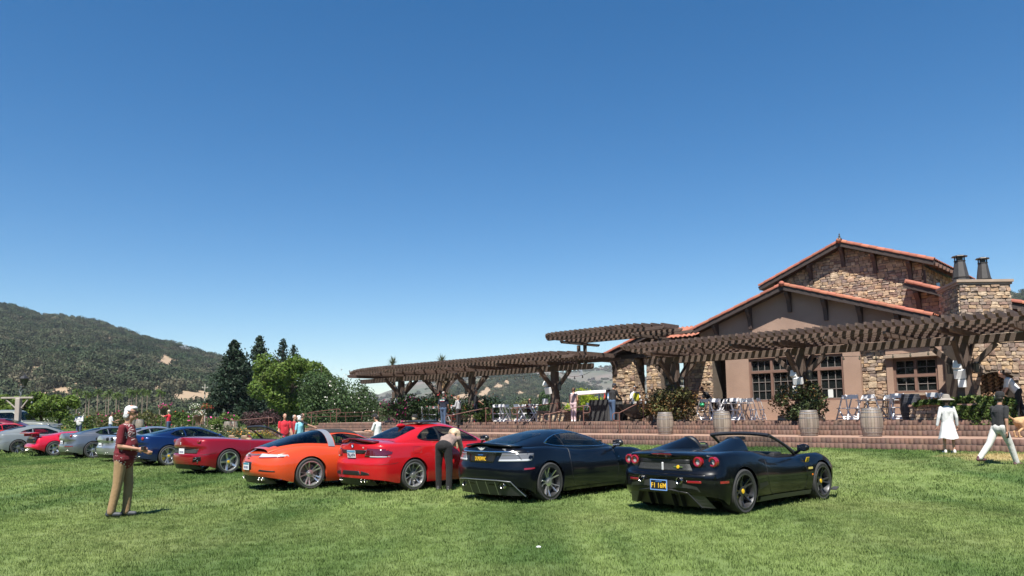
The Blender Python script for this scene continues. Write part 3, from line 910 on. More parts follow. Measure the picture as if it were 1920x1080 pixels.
prism_wall('chimney_cap', [C2(-.11, -.11), C2(CW + .11, -.11), C2(CW + .11, 2.31), C2(-.11, 2.31)], CZ - .097, CZ, cap_m)
# lower fireplace breast with an arched herringbone firebox
FL = at(1808, 700, YC - .25).x; FR = at(1917, 700, YC - .25).x; FY = YC - .25
fp = Plane((FL, FY, 0), (1, 0, 0), (0, -1, 0)); FWd = FR - FL + .5
ax0 = at(1836, 700, FY).x - FL; ax1 = at(1900, 700, FY).x - FL; azs = at(1840, 706, FY).z; azt = at(1868, 697, FY).z; azb = at(1868, 752, FY).z - .05
def arch_z(u):
    t = (u - (ax0 + ax1) / 2) / ((ax1 - ax0) / 2)
    return azs + (azt - azs) * (1 - t * t)
br = MB()
for (u0, u1, z0, z1) in ((0, ax0, .9, 4.45), (ax1, FWd, .9, 4.45), (ax0, ax1, .9, azb)):
    vs = [fp.p(u, z, -d) for d in (0, 1.2) for u, z in ((u0, z0), (u1, z0), (u1, z1), (u0, z1))]
    br.add(vs, [(0, 1, 2, 3), (7, 6, 5, 4), (0, 4, 5, 1), (1, 5, 6, 2), (2, 6, 7, 3), (3, 7, 4, 0)])
for k in range(10):
    u0 = ax0 + (ax1 - ax0) * k / 10; u1 = ax0 + (ax1 - ax0) * (k + 1) / 10
    vs = [fp.p(u0, arch_z(u0), 0), fp.p(u1, arch_z(u1), 0), fp.p(u1, 4.45, 0), fp.p(u0, 4.45, 0), fp.p(u0, arch_z(u0), -.6), fp.p(u1, arch_z(u1), -.6)]
    br.add(vs, [(0, 1, 2, 3), (1, 0, 4, 5)])
breast = br.build('fireplace_breast', joint_m, BLD)
rubble(breast, fp, 0, FWd, .95, 4.45, 8, rowh=(.10, .19), wid=(.16, .40), inside=lambda u, z: not (ax0 - .05 < u < ax1 + .05 and azb < z < arch_z(min(max(u, ax0), ax1)) + .06))
hb = MB(); vs = [fp.p(u, z, -.42) for u, z in ((ax0 - .1, azb - .1), (ax1 + .1, azb - .1), (ax1 + .1, azt + .1), (ax0 - .1, azt + .1))]; hb.add(vs, [(0, 1, 2, 3)])
back = hb.build('firebox_back', mat('firebrick_joint', (.13, .085, .05), .9), BLD)
fb_m = ramp_mat('firebrick', [(.33, .20, .11), (.29, .17, .10), (.37, .235, .13), (.25, .15, .09)], bump=.2)
V = []; F = []; var = []
S = .098
for i in range(-16, 22):
    for j in range(-4, 26):
        for k in (0, 1):
            cx, cz = (i * 1.0 + (j % 2) * .5) * S * 1.42, azb + j * S * .71
            ang = math.pi / 4 if k else -math.pi / 4
            cx += S * .71 * (k); 
            pts = [(x * math.cos(ang) - y * math.sin(ang) + cx, x * math.sin(ang) + y * math.cos(ang) + cz) for x, y in ((-S * .92, -S * .42), (S * .92, -S * .42), (S * .92, S * .42), (-S * .92, S * .42))]
            if all(ax0 - .02 < x < ax1 + .02 and azb - .05 < y < arch_z(min(max(x, ax0), ax1)) + .04 for x, y in pts) and (i + j + k) % 2 == 0:
                n = len(V); d = -.42 + .012
                V += [tuple(fp.p(x, y, d)) for x, y in pts] + [tuple(fp.p(x, y, -.43)) for x, y in pts]
                F += [(n, n + 1, n + 2, n + 3), (n, n + 4, n + 5, n + 1), (n + 1, n + 5, n + 6, n + 2), (n + 2, n + 6, n + 7, n + 3), (n + 3, n + 7, n + 4, n)]
                var += [random.random()] * 5
o = put('herringbone_bricks', fast_mesh('herringbone_bricks', np.array(V), np.array(F), attr={'var': var}), fb_m, back); o['kind'] = 'stuff'
hs_ = MB(); vs = [fp.p(u, z, d) for d in (.28, -.5) for u, z in ((ax0 - .9, azb - .09), (FWd, azb - .09), (FWd, azb), (ax0 - .9, azb))]
hs_.add(vs, [(0, 1, 2, 3), (7, 6, 5, 4), (0, 4, 5, 1), (1, 5, 6, 2), (2, 6, 7, 3), (3, 7, 4, 0)]); hs_.build('hearth_slab', cap_m, BLD)
# flues
flue_m = mat('flue_metal', (.055, .048, .043), .5, col2=(.035, .032, .03), nscale=5)
for x0, x1, yt, yb in ((1787, 1816, 478, 522), (1832, 1857, 482, 522)):
    Yf = YC + (.7 if x0 < 1800 else 1.1)
    c = at((x0 + x1) / 2, yb, Yf); R_ = (at(x1, yb, Yf).x - at(x0, yb, Yf).x) / 2; H = at(x0, yt, Yf).z - CZ
    b = MB(); M = Matrix.Translation(Vector((c.x, Yf, CZ - .01)) - BL)
    b.lathe([(R_ * 1.02, 0), (R_ * .98, H * .2), (R_ * .62, H * .78), (R_ * .62, H * .79)], 8, M)
    fl = b.build('flue', flue_m, BLD)
    b = MB()
    for z, r in ((H * .2, R_ * 1.06), (H * .78, R_ * .70)): b.lathe([(r * .9, z - .012), (r, z - .012), (r, z + .015), (r * .9, z + .015)], 8, M)
    b.lathe([(R_ * .98, H * .93), (R_ * .9, H * .96), (R_ * .3, H), (0, H)], 8, M)
    for k in range(8):
        a = math.pi * k / 4; b.bar(M @ Vector((R_ * .58 * math.cos(a), R_ * .58 * math.sin(a), H * .78)), M @ Vector((R_ * .58 * math.cos(a), R_ * .58 * math.sin(a), H * .94)), .02, .02, (1, 0.1, 0))
    b.lathe([(R_ * .4, H * .78), (R_ * .4, H * .94)], 8, M)
    b.build('flue_cap', flue_m, fl)

# ---------------- gables
RT = MB()
def rake_mesh(L=.40, r=.105):
    b = MB(); n = 8; vs = []; fs = []
    for i, (x, rr) in enumerate(((0, r * 1.06), (L, r * .92))):
        for t in (0, 1):
            rad = rr - .018 * t
            for k in range(n + 1):
                a = -.35 + (math.pi + .7) * k / n
                vs.append((x, rad * math.cos(a), rad * math.sin(a)))
    m = n + 1
    for k in range(n):
        fs.append((k, k + 1, 2 * m + k + 1, 2 * m + k)); fs.append((m + k + 1, m + k, 3 * m + k, 3 * m + k + 1)); fs.append((k + 1, k, m + k, m + k + 1))
    b.add(vs, fs); me = b.mesh('rake_tile', True, angle=60); me.materials.append(tile_m); return me
RAKE = rake_mesh()
def roof_field(name, E0, E1, R0, R1, parent=BLD, pitch=.26, course=.36):
    """barrel tile field between eave line E0-E1 and ridge line R0-R1"""
    E0, E1, R0, R1 = (Vector(v) for v in (E0, E1, R0, R1))
    W = (E1 - E0).length; S = ((R0 + R1) / 2 - (E0 + E1) / 2).length
    nu = int(W / pitch * 6) + 1; ns = int(S / course) + 1
    up = ((E1 - E0).cross(R0 - E0)).normalized()
    if up.z < 0: up = -up
    P = np.zeros((nu + 1, ns * 2 + 2, 3))
    for i in range(nu + 1):
        t = i / nu
        hgt = abs(math.sin(math.pi * t * W / pitch)) * .075
        for j in range(ns + 1):
            for k in (0, 1):
                s = min(1, max(0, (j + (k - 1) * .02) / ns)) if not (j == 0 and k == 0) else 0
                lift = .03 if k else 0.0
                q = (E0 + (E1 - E0) * t) * (1 - s) + (R0 + (R1 - R0) * t) * s + up * (hgt + lift)
                P[i, j * 2 + k] = q - BL
    o = put(name, grid_mesh(name, P, smooth=False), tile_f, parent); return o
def rake(parent, P0, P1, first=0):
    """edge tiles from the low end P0 to the ridge P1"""
    P0 = Vector(P0); P1 = Vector(P1); d = P1 - P0; L = d.length; n = max(1, round(L / .355)); d.normalize()
    q = d.to_track_quat('X', 'Z')
    for i in range(n):
        p = P0 + d * (L * i / n) - BL + Vector((0, 0, .02 + .008 * (i % 2)))
        o = put('rake_tile', RAKE, None, parent, p); o.rotation_mode = 'QUATERNION'; o.rotation_quaternion = q
        o.scale = (L / n / .355, 1, 1)
def gable(name, vb, wb, bb, apex, left, right, wall_m, stone_seed=None, base=None, brackets=(), wall_u=None, single=True):
    """roof of two slopes whose verge stands at vb, wall at wb, running back to bb"""
    A = lambda p, b: ab(p[0], b, p[1])
    th = .16
    for end in (left, right):
        rf = roof_field('roof_tiles', A(end, vb + .1), A(end, bb), A(apex, vb + .1), A(apex, bb)); rf['kind'] = 'stuff'
        b = MB(); off = Vector((0, 0, -.03)); off2 = Vector((0, 0, -.03 - th))
        vs = [A(end, vb) - BL + off, A(apex, vb) - BL + off, A(apex, bb) - BL + off, A(end, bb) - BL + off]
        vs += [v + off2 - off for v in vs]
        b.add(vs, [(0, 1, 2, 3), (7, 6, 5, 4), (0, 4, 5, 1), (2, 6, 7, 3), (0, 3, 7, 4), (1, 5, 6, 2)])
        rd = b.build('roof_deck', fascia, BLD)
        b = MB(); b.bar(A(end, vb - .03) - BL + Vector((0, 0, -.13)), A(apex, vb - .03) - BL + Vector((0, 0, -.13)), .05, .2); b.build('barge_board', fascia, rd)
        rake(rd, A(end, vb), A(apex, vb))
    cap = MB(); cap.ball(A(apex, vb - .08) - BL + Vector((0, 0, .05)), (.13, .16, .13), 10, 6); cap.build('ridge_cap', tile_m, BLD, smooth=True)
    def top(u):
        if u <= apex[0]: return apex[1] - (apex[1] - left[1]) * (apex[0] - u) / (apex[0] - left[0]) - .2
        return apex[1] - (apex[1] - right[1]) * (u - apex[0]) / (right[0] - apex[0]) - .2
    u0, u1 = wall_u if wall_u else (left[0] + .6, right[0] - .6)
    pl = fplane(wb)
    w = wall_slab(name, pl, [(u0, base), (u1, base), (u1, top(u1)), (apex[0], top(apex[0])), (u0, top(u0))], joint_m if stone_seed is not None else wall_m)
    if stone_seed is not None: rubble(w, pl, u0, u1, base, apex[1], stone_seed, rowh=(.10, .18), wid=(.15, .40), top=top, inside=lambda u, z: z < top(u) - .04, single=single)
    for u in brackets:
        zt = top(u) + .03
        d1 = wb - vb - .03
        prof = [(0.003, zt - 1.02), (.10, zt - 1.02), (.13, zt - .75), (.22, zt - .45), (.40, zt - .22), (d1 - .06, zt - .13), (d1, zt - .1), (d1, zt + .02), (.003, zt + .02)]
        b = MB(); vs = [pl.p(u + s * .09, z, x) for s in (-1, 1) for x, z in prof]; n = len(prof)
        b.add(vs, [tuple(range(n)), tuple(range(2 * n - 1, n - 1, -1))] + [(i, i + n, (i + 1) % n + n, (i + 1) % n) for i in range(n)])
        b.build('roof_bracket', bracket_m, BLD, bevel=.01)
    return w
gable('gable_wall', 8.5, 9.0, 16.0, (-1.27, 9.99), (-5.53, 8.30), (2.87, 8.42), stucco, stone_seed=11, base=4.6, brackets=(-4.5, -2.93, -1.30, .18, 1.72), wall_u=(-4.9, 2.25))
fw = gable('front_wall', 4.0, 4.5, 9.0, (-2.3, 7.42), (-7.72, 5.52), (3.8, 5.38), stucco, base=4.32, brackets=(-5.91, -4.15, -2.2, -.57, .9, 2.4), wall_u=(-6.9, 3.2))
# finial on the top ridge
b = MB(); b.lathe([(.12, 0), (.1, .05), (.04, .1), (.05, .16), (.02, .2), (.035, .26), (0, .32)], 10, Matrix.Translation(ab(-1.22, 8.4, 10.08) - BL)); b.build('finial', flue_m, BLD, smooth=True)
# right side of the tall part with its eave of rafter tails
sw = Plane(ab(2.25, 9.0), TN, TE)
w = wall_slab('side_wall', sw, [(0, 4.6), (7, 4.6), (7, 8.3), (0, 8.3)], joint_m)
rubble(w, sw, 0, 7, 5.6, 8.3, 14, rowh=(.13, .22), wid=(.2, .5), single=False)
for i in range(11):
    b = MB(); b.bar(ab(2.3, 8.7 + i * .62, 8.47) - BL, ab(2.98, 8.7 + i * .62, 8.22) - BL, .1, .14); b.build('rafter_tail', frame_m, BLD)
b = MB(); b.tube([ab(2.33, 8.9, 8.1) - BL, ab(2.33, 8.9, 5.5) - BL], .05, 8); b.build('downspout', bracket_m, BLD)
b = MB(); b.box(sw.p(2.2, 7.6, .02), (.6, .06, .7), Matrix.Rotation(TANG + math.pi / 2, 3, 'Z')); b.build('side_window', pane_m, BLD)
# small roof between the tall gable and the chimney
vbs = 5.6
e0 = (2.35, 7.12); e1 = (4.6, 6.25)
rf = roof_field('roof_tiles', ab(e1[0], vbs + .1, e1[1]), ab(e1[0], 9, e1[1]), ab(e0[0], vbs + .1, e0[1]), ab(e0[0], 9, e0[1])); rf['kind'] = 'stuff'
b = MB(); b.bar(ab(e1[0], vbs, e1[1] - .13) - BL, ab(e0[0], vbs, e0[1] - .13) - BL, .05, .2); bd = b.build('barge_board', fascia, BLD)
rake(bd, ab(e1[0], vbs, e1[1]), ab(e0[0] + .1, vbs, e0[1]))
pl6 = fplane(6.2)
w = wall_slab('wing_wall', pl6, [(1.9, 4.5), (5.2, 4.5), (5.2, 5.75), (2.2, 7.0), (1.9, 7.0)], joint_m)
rubble(w, pl6, 1.9, 5.2, 4.5, 7.0, 15, rowh=(.12, .2), wid=(.18, .42), top=lambda u: min(6.98, 7.05 - .385 * (u - 2.1)), single=False)
u = 2.75; zt = 6.72; prof = [(0.003, zt - .95), (.10, zt - .95), (.13, zt - .7), (.22, zt - .4), (.52, zt - .1), (.52, zt), (.003, zt)]
b = MB(); n = len(prof); b.add([pl6.p(u + s * .09, z, x) for s in (-1, 1) for x, z in prof], [tuple(range(n)), tuple(range(2 * n - 1, n - 1, -1))] + [(i, i + n, (i + 1) % n + n, (i + 1) % n) for i in range(n)]); b.build('roof_bracket', bracket_m, BLD)
# roof of the wing right of the chimney
p0 = at(1896, 566, 29.0); e0v = Vector((p0.x, 29, p0.z)); e1v = e0v + Vector((4.5, -1.5, -1.1))
rf = roof_field('roof_tiles', e1v, e1v + Vector((2, 6, 0)), e0v, e0v + Vector((2, 6, 0))); rf['kind'] = 'stuff'
b = MB(); b.bar(e0v - BL + Vector((0, 0, -.15)), e1v - BL + Vector((0, 0, -.15)), .06, .22); bd = b.build('barge_board', fascia, BLD); rake(bd, e1v, e0v)
prism_wall('wing_block', [(e0v.x + .3, 29.6), (e0v.x + 5, 28.2), (e0v.x + 7, 34), (e0v.x + 2, 35)], .8, e0v.z - 1.5, joint_m)

# ---------------- ground floor front
pf = fplane(4.5)
def wall_panel(name, u0, u1, z0, z1, m, b=4.5, thick=.35):
    return wall_slab(name, fplane(b), [(u0, z0), (u1, z0), (u1, z1), (u0, z1)], m, thick)
W1 = (-4.36, .02, 2.12, 4.16); W2 = (2.0, 3.68, 2.34, 3.78)
# stucco round the big window
for nm, u0, u1, z0, z1 in (('stucco_wall', -5.55, W1[0], .9, 4.32), ('stucco_wall', W1[1], .74, .9, 4.32), ('stucco_wall', W1[0], W1[1], .9, W1[2]), ('stucco_wall', W1[0], W1[1], W1[3], 4.32)):
    wall_panel(nm, u0, u1, z0, z1, stucco, 4.5)
w = wall_panel('stone_pier', .74, 1.74, .9, 4.6, joint_m, 4.72); rubble(w, fplane(4.72), .74, 1.74, 1.25, 4.4, 21, rowh=(.1, .19), wid=(.15, .42), proud=.06)
for nm, u0, u1, z0, z1 in (('stucco_wall', 1.745, W2[0], .9, 4.6), ('stucco_wall', W2[1], 4.15, .9, 4.6), ('stucco_wall', W2[0], W2[1], .9, W2[2]), ('stucco_wall', W2[0], W2[1], W2[3], 4.6)):
    wall_panel(nm, u0, u1, z0, z1, stucco, 4.6, .5)
b = MB(); b.prism([(1.72, 3.80), (3.98, 3.80), (4.0, 3.95), (3.2, 4.0), (2.4, 3.97), (1.70, 3.93)], 0, .18, Matrix.Translation(ab(0, 4.42, 0) - BL) @ Matrix.Rotation(TANG, 4, 'Z')); b.build('rough_lintel', cap_m, BLD, bevel=.015)
w = wall_panel('stone_pier', 4.15, 6.2, .9, 4.6, joint_m, 5.0); rubble(w, fplane(5.0), 4.15, 6.2, 1.2, 4.5, 22, rowh=(.1, .19), wid=(.15, .42), single=False)
sill = MB(); sill.box(ab((W2[0] + W2[1]) / 2, 4.54, W2[2] - .05) - BL, (W2[1] - W2[0] + .3, .2, .1), Matrix.Rotation(TANG, 3, 'Z')); sill.build('window_sill', cap_m, BLD)
RZ = Matrix.Rotation(TANG, 3, 'Z')
def window(u0, u1, z0, z1, b, lights, label=None, transom=None, nx=3, nz_hi=1, nz_lo=3, depth=.14):
    """timber window: frame and mullions, panes one by one between thin bars"""
    fr = MB(); t = .09
    def bx(a0, a1, c0, c1, d=0.0, th=.12): fr.box(ab((a0 + a1) / 2, b + depth + d, (c0 + c1) / 2) - BL, (a1 - a0, th, c1 - c0), RZ)
    bx(u0, u1, z1 - t, z1); bx(u0, u1, z0, z0 + t)
    edges = [u0 + (u1 - u0) * i / lights for i in range(lights + 1)]
    for i, e in enumerate(edges):
        w = .11 if 0 < i < lights else t
        lo = e if i == 0 else (e - w if i == lights else e - w / 2)
        bx(lo, lo + w, z0 + t + .002, z1 - t - .002, -.01, .13)
    if transom: bx(u0 + t, u1 - t, transom - .06, transom + .06, -.02, .12)
    wf = fr.build('window', frame_m, BLD)
    mb = MB()
    for i in range(lights):
        l0 = edges[i] + (t if i == 0 else .055); l1 = edges[i + 1] - (t if i == lights - 1 else .055)
        for (c0, c1, nz) in (((z0 + t, (transom or z1) - (.06 if transom else t), nz_lo),) + (((transom + .06, z1 - t, nz_hi),) if transom else ())):
            for k in range(nx):
                for r in range(nz):
                    p0 = l0 + (l1 - l0) * k / nx; p1 = l0 + (l1 - l0) * (k + 1) / nx; q0 = c0 + (c1 - c0) * r / nz; q1 = c0 + (c1 - c0) * (r + 1) / nz
                    g = MB(); ja = random.uniform(-.004, .004)
                    g.add([ab(p0, b + depth + .05 + ja, q0) - BL, ab(p1, b + depth + .05, q0) - BL, ab(p1, b + depth + .05, q1) - BL, ab(p0, b + depth + .05, q1) - BL], [(0, 1, 2, 3)])
                    put('pane', g.mesh('pane'), pane_m, wf)
            for k in range(0, nx + 1):
                x = l0 + (l1 - l0) * k / nx; mb.box(ab(x, b + depth + .03, (c0 + c1) / 2) - BL, (.026, .03, c1 - c0), RZ)
            for r in range(0, nz + 1):
                zz = c0 + (c1 - c0) * r / nz; mb.box(ab((l0 + l1) / 2, b + depth + .028, zz) - BL, (l1 - l0, .03, .026 if 0 < r < nz else .04), RZ)
    mb.build('muntin_bars', muntin_m, wf)
    return wf
window(W1[0], W1[1], W1[2], W1[3], 4.5, 4, transom=3.52, nz_lo=3)
window(W2[0], W2[1], W2[2], W2[3], 4.6, 2, transom=(W2[2] + W2[3]) / 2 , nx=2, nz_hi=2, nz_lo=2)
b = MB(); b.box(ab(-.62, 4.62, 2.42) - BL, (.22, .01, .36), RZ); b.build('window_notice', mat('paper', (.6, .62, .6), .8), BLD)
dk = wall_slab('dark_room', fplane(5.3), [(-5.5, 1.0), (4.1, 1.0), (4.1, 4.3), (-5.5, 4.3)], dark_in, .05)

# ---------------- porch on the left
w = wall_panel('stone_pillar', -7.75, -6.2, .9, 4.4, joint_m, 4.4, .9); rubble(w, fplane(4.4), -7.75, -6.2, 1.25, 4.35, 31, rowh=(.1, .2), wid=(.14, .38), proud=.07)
w = wall_panel('stone_pillar', -11.45, -10.05, .9, 4.55, joint_m, 3.3, .9); rubble(w, fplane(3.3), -11.45, -10.05, 1.25, 4.5, 32, rowh=(.1, .2), wid=(.14, .40), proud=.07)
w = wall_panel('stone_pillar', -9.45, -8.6, .9, 4.55, joint_m, 3.5, .9); rubble(w, fplane(3.5), -9.45, -8.6, 1.25, 4.5, 33, rowh=(.1, .2), wid=(.14, .38), single=False)
rp = Plane(ab(-10.05, 3.3), TN, TE); rubble(w, rp, 0.02, .88, 1.25, 4.5, 34, single=False)
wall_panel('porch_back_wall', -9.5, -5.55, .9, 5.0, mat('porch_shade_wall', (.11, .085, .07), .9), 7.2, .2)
w = wall_panel('stone_return', -6.15, -5.5, .9, 4.4, joint_m, 5.6, .3); rubble(w, fplane(5.6), -6.15, -5.5, 1.25, 4.35, 35, rowh=(.1, .2), wid=(.14, .35), single=False)
window(-9.2, -8.1, 1.4, 3.6, 7.0, 1, nx=3, nz_lo=5)
b = MB(); b.box(ab(-9.0, 5.2, 4.62) - BL, (5.2, 3.9, .2), RZ); b.build('porch_ceiling', fascia, BLD)
pv = 2.85; le = (-12.05, 4.62); ap = (-8.3, 5.9)
rf = roof_field('roof_tiles', ab(le[0], pv + .1, le[1]), ab(le[0], 7.5, le[1]), ab(ap[0], pv + .1, ap[1]), ab(ap[0], 7.5, ap[1])); rf['kind'] = 'stuff'
b = MB(); b.bar(ab(le[0], pv, le[1] - .13) - BL, ab(ap[0], pv, ap[1] - .13) - BL, .05, .2); bd = b.build('barge_board', fascia, BLD); rake(bd, ab(le[0], pv, le[1]), ab(ap[0], pv, ap[1]))
b = MB(); vs = [ab(le[0], pv, le[1] - .04), ab(ap[0], pv, ap[1] - .04), ab(ap[0], 7.5, ap[1] - .04), ab(le[0], 7.5, le[1] - .04)]; vs = [v - BL for v in vs]; vs += [v + Vector((0, 0, -.16)) for v in vs]
b.add(vs, [(0, 1, 2, 3), (7, 6, 5, 4), (0, 4, 5, 1), (2, 6, 7, 3), (0, 3, 7, 4), (1, 5, 6, 2)]); b.build('roof_deck', fascia, BLD)
rf = roof_field('roof_tiles', ab(-9.4, 3.6, 5.38), ab(-6.6, 3.6, 5.38), ab(-9.4, 5.6, 6.1), ab(-6.6, 5.6, 6.1)); rf['kind'] = 'stuff'
b = MB(); n = 7; prof = [(0.0, 3.65), (.12, 3.7), (.2, 4.1), (.45, 4.38), (.45, 4.5), (0, 4.55)]
pp = fplane(3.3); n = len(prof)
b.add([pp.p(-11.2 + s * .1, z, x) for s in (-1, 1) for x, z in prof], [tuple(range(n)), tuple(range(2 * n - 1, n - 1, -1))] + [(i, i + n, (i + 1) % n + n, (i + 1) % n) for i in range(n)]); b.build('roof_bracket', bracket_m, BLD)
# body of the building behind the fronts
for (u0, u1, b0, b1, z1) in ((-5.4, 3.1, 5.35, 8.6, 5.2), (-4.7, 2.2, 9.1, 16, 8.2)):
    b = MB(); vs = [ab(u, bb, z) - BL for z in (.9, z1) for u, bb in ((u0, b0), (u1, b0), (u1, b1), (u0, b1))]
    b.add(vs, [(3, 2, 1, 0), (4, 5, 6, 7), (0, 1, 5, 4), (1, 2, 6, 5), (2, 3, 7, 6), (3, 0, 4, 7)]); b.build('building_core', dark_in, BLD)
# ================================================================== trees, shrubs, flower beds
def leafm(name, col, amt=.4, tl=.3, rough=.6): return mat(name, col, rough, attr='var', attr_amt=amt, transl=tl, spec=.25)
redwood = leafm('redwood_needles', (.017, .034, .017), .5, .12)
brightleaf = leafm('bright_leaves', (.092, .142, .024), .55, .35)
darkleaf = leafm('dark_leaves', (.045, .080, .026), .5, .25)
midleaf = leafm('mid_leaves', (.085, .13, .030), .45, .3)
limeleaf = leafm('lime_leaves', (.30, .36, .030), .4, .4)
purple = leafm('purple_leaves', (.055, .026, .026), .5, .2)
olive = leafm('olive_leaves', (.105, .105, .035), .55, .25)
bronze = leafm('bronze_leaves', (.17, .095, .035), .5, .25)
pollard = leafm('pollard_leaves', (.10, .155, .025), .45, .35)
deadleaf = leafm('dead_fronds', (.17, .115, .06), .5, .1)
sage = leafm('sage_leaves', (.085, .105, .05), .4, .25)
bark = mat('bark', (.085, .062, .045), .9, col2=(.05, .038, .03), nscale=6, detail=8, bump=.5, bscale=14, stretch=(1, 1, .25))
pale_bark = mat('palm_bark', (.20, .16, .12), .9, col2=(.13, .10, .08), nscale=6)
def fl(name, col): return mat(name, col, .6, attr='var', attr_amt=.3, transl=.2)
pink_f, red_f, white_f, yellow_f, orange_f = fl('pink_petals', (.55, .03, .22)), fl('red_petals', (.50, .03, .03)), fl('white_petals', (.72, .68, .62)), fl('yellow_petals', (.75, .50, .03)), fl('orange_petals', (.55, .25, .05))
def trunk_mesh(h, r, seed, limbs=5, spread=.5, h0=.45, lean=0.0, dirx=0):
    g = random.Random(seed); b = MB()
    top = Vector((lean * dirx, lean * .3, h))
    pts = [Vector((0, 0, -.15)).lerp(top, t) + Vector((g.uniform(-1, 1), g.uniform(-1, 1), 0)) * r * .5 * (1 if 0 < t < 1 else 0) for t in (0, .2, .4, .6, .8, 1)]
    b.tube(pts, [r * 1.35, r * 1.05, r * .95, r * .8, r * .6, r * .3], 9)
    for i in range(limbs):
        t = h0 + (1 - h0) * i / max(1, limbs); p = Vector((0, 0, 0)).lerp(top, t); a = g.random() * 6.28
        q = p + Vector((math.cos(a), math.sin(a), 0)) * spread * g.uniform(.6, 1) + Vector((0, 0, g.uniform(.2, .5) * h))
        b.tube([p, p.lerp(q, .5) + Vector((0, 0, -.03 * h)), q], [r * .5, r * .35, r * .12], 6)
    return b.mesh('trunk', True)
def crown_pts(g, n, rx, ry, rz, lumps, lr=(.28, .5), hollow=.55, base=None):
    C = g.normal(0, 1, (lumps, 3)); C /= np.linalg.norm(C, axis=1)[:, None]
    C *= (.45 + .42 * g.random((lumps, 1))); C[:, 2] = np.where(C[:, 2] < -.5, -.5, C[:, 2])
    R = lr[0] + (lr[1] - lr[0]) * g.random(lumps)
    w = R ** 2; k = g.choice(lumps, n, p=w / w.sum())
    d = g.normal(0, 1, (n, 3)); d /= np.linalg.norm(d, axis=1)[:, None]
    rad = R[k] * (hollow + (1.08 - hollow) * g.random(n) ** .6)
    return (C[k] + d * rad[:, None]) * np.array([rx, ry, rz]), d
def tree(name, label, group, P, h, cr, leaf, n, size, seed, cat='tree', trunk_r=.16, lumps=14, cz=None, flat=1.0, lr=(.28, .5), extra=None, limbs=6):
    """P on the ground; crown radii cr=(rx, ry, rz), its middle at height cz"""
    g = np.random.default_rng(seed)
    root = empty(name, P, g.random() * 6, label, cat, group)
    cz = cz if cz is not None else h - cr[2]
    put('trunk', trunk_mesh(cz + cr[2] * .35, trunk_r, seed, limbs, cr[0] * .6), bark, root)
    p, d = crown_pts(g, n, *cr, lumps, lr); p[:, 2] += cz
    p[:, 2] = np.maximum(p[:, 2], .06)
    put('crown', leaves_at('crown', p, size, g, d), leaf, root)
    if extra:
        m2, frac, nm, sz = extra; n2 = int(n * frac)
        p2, d2 = crown_pts(np.random.default_rng(seed), n2, *[c * 1.03 for c in cr], lumps, lr, .98); p2[:, 2] += cz; p2 = p2[p2[:, 2] > .1]
        g2 = np.random.default_rng(seed + 1); put(nm, leaves_at(nm, p2, sz, g2), m2, root)
    return root
def shrub(name, label, group, P, cr, leaf, n, size, seed, extra=None, lumps=10, cat='shrub', lr=(.3, .55)):
    return tree(name, label, group, P, cr[2] * 1.7, cr, leaf, n, size, seed, cat, .035, lumps, cz=cr[2] * .75, extra=extra, limbs=7, lr=lr)
def gp(x, y, Y, dz=0.0):
    """ground under pixel column x at distance Y"""
    q = at(x, y, Y); return Vector((q.x, Y, ground_z(q.x, Y) + dz))
def conifer(label, x, ytop, Y, w, seed, n=10000):
    P = gp(x, 780, Y); h = at(x, ytop, Y).z - P.z; R = w * .78 * Y / FPX; g = np.random.default_rng(seed)
    root = empty('redwood_tree', P, g.random() * 6, label, 'tree', 'redwoods behind the flower beds')
    put('trunk', trunk_mesh(h * .97, .22, seed, 0), bark, root)
    nb = int(h * 16); pts = []
    for i in range(nb):
        t = (i + g.random()) / nb; z = h * (.04 + .95 * t); L = R * (1 - t) ** .75 * (.55 + .6 * g.random()) + .1; a = g.random() * 6.283
        m = int(n / nb * (.3 + 1.4 * (1 - t)))
        r = L * g.random(m) ** .6
        sway = g.normal(0, .10 + .10 * L, (m, 3)) * np.array([1, 1, .8])
        pts.append(np.stack([r * math.cos(a), r * math.sin(a), z - .18 * r + .10 * r * r / max(L, .3)], -1) + sway)
    p = np.concatenate(pts); p = p[p[:, 2] > .1]
    put('crown', leaves_at('crown', p, .36, g, aspect=.5), redwood, root)
conifer('tallest dark redwood, broad at its foot, left of the bright green tree', 437, 638, 85, 84, 3, 20000)
conifer('dark redwood right behind the tallest one', 484, 630, 98, 62, 4)
conifer('slim dark redwood top showing above the bright green tree', 528, 634, 104, 50, 5, 4200)
conifer('smallest redwood tip at the right of the row', 549, 646, 112, 46, 6, 3800)
tree('broadleaf_tree', 'bright yellow green tree with loose spreading crown', None, gp(548, 780, 74), 7.4, (4.3, 3.6, 3.6), brightleaf, 17000, .27, 11, trunk_r=.2, lumps=46, cz=4.3, lr=(.14, .30))
tree('broadleaf_tree', 'upright sprays of pale green leaves right of the bright tree', None, gp(604, 780, 70), 6.0, (1.2, 1.2, 2.2), midleaf, 1800, .2, 12, trunk_r=.1, lumps=12, cz=4.0, lr=(.16, .3))
shrub('large_shrub', 'big dark green shrub under the bright tree', 'tall dark shrubs left of the pergola', gp(608, 790, 60, .2), (2.5, 2.2, 2.9), darkleaf, 9000, .18, 13, lumps=16)
shrub('large_shrub', 'dark green shrub with white blossom by the pergola end', 'tall dark shrubs left of the pergola', gp(652, 790, 57, .2), (2.0, 1.8, 2.4), darkleaf, 6500, .17, 14, (white_f, .018, 'blossom', .16), lumps=14)
shrub('smoke_bush', 'dark purple leaved bush beside the iron handrail', None, gp(490, 790, 58, .1), (1.35, 1.2, 1.0), purple, 3200, .14, 15, lumps=14)
shrub('round_shrub', 'glossy light green round bush in front of the redwood', None, gp(408, 790, 62), (.62, .6, .62), brightleaf, 1300, .13, 16, lumps=8)
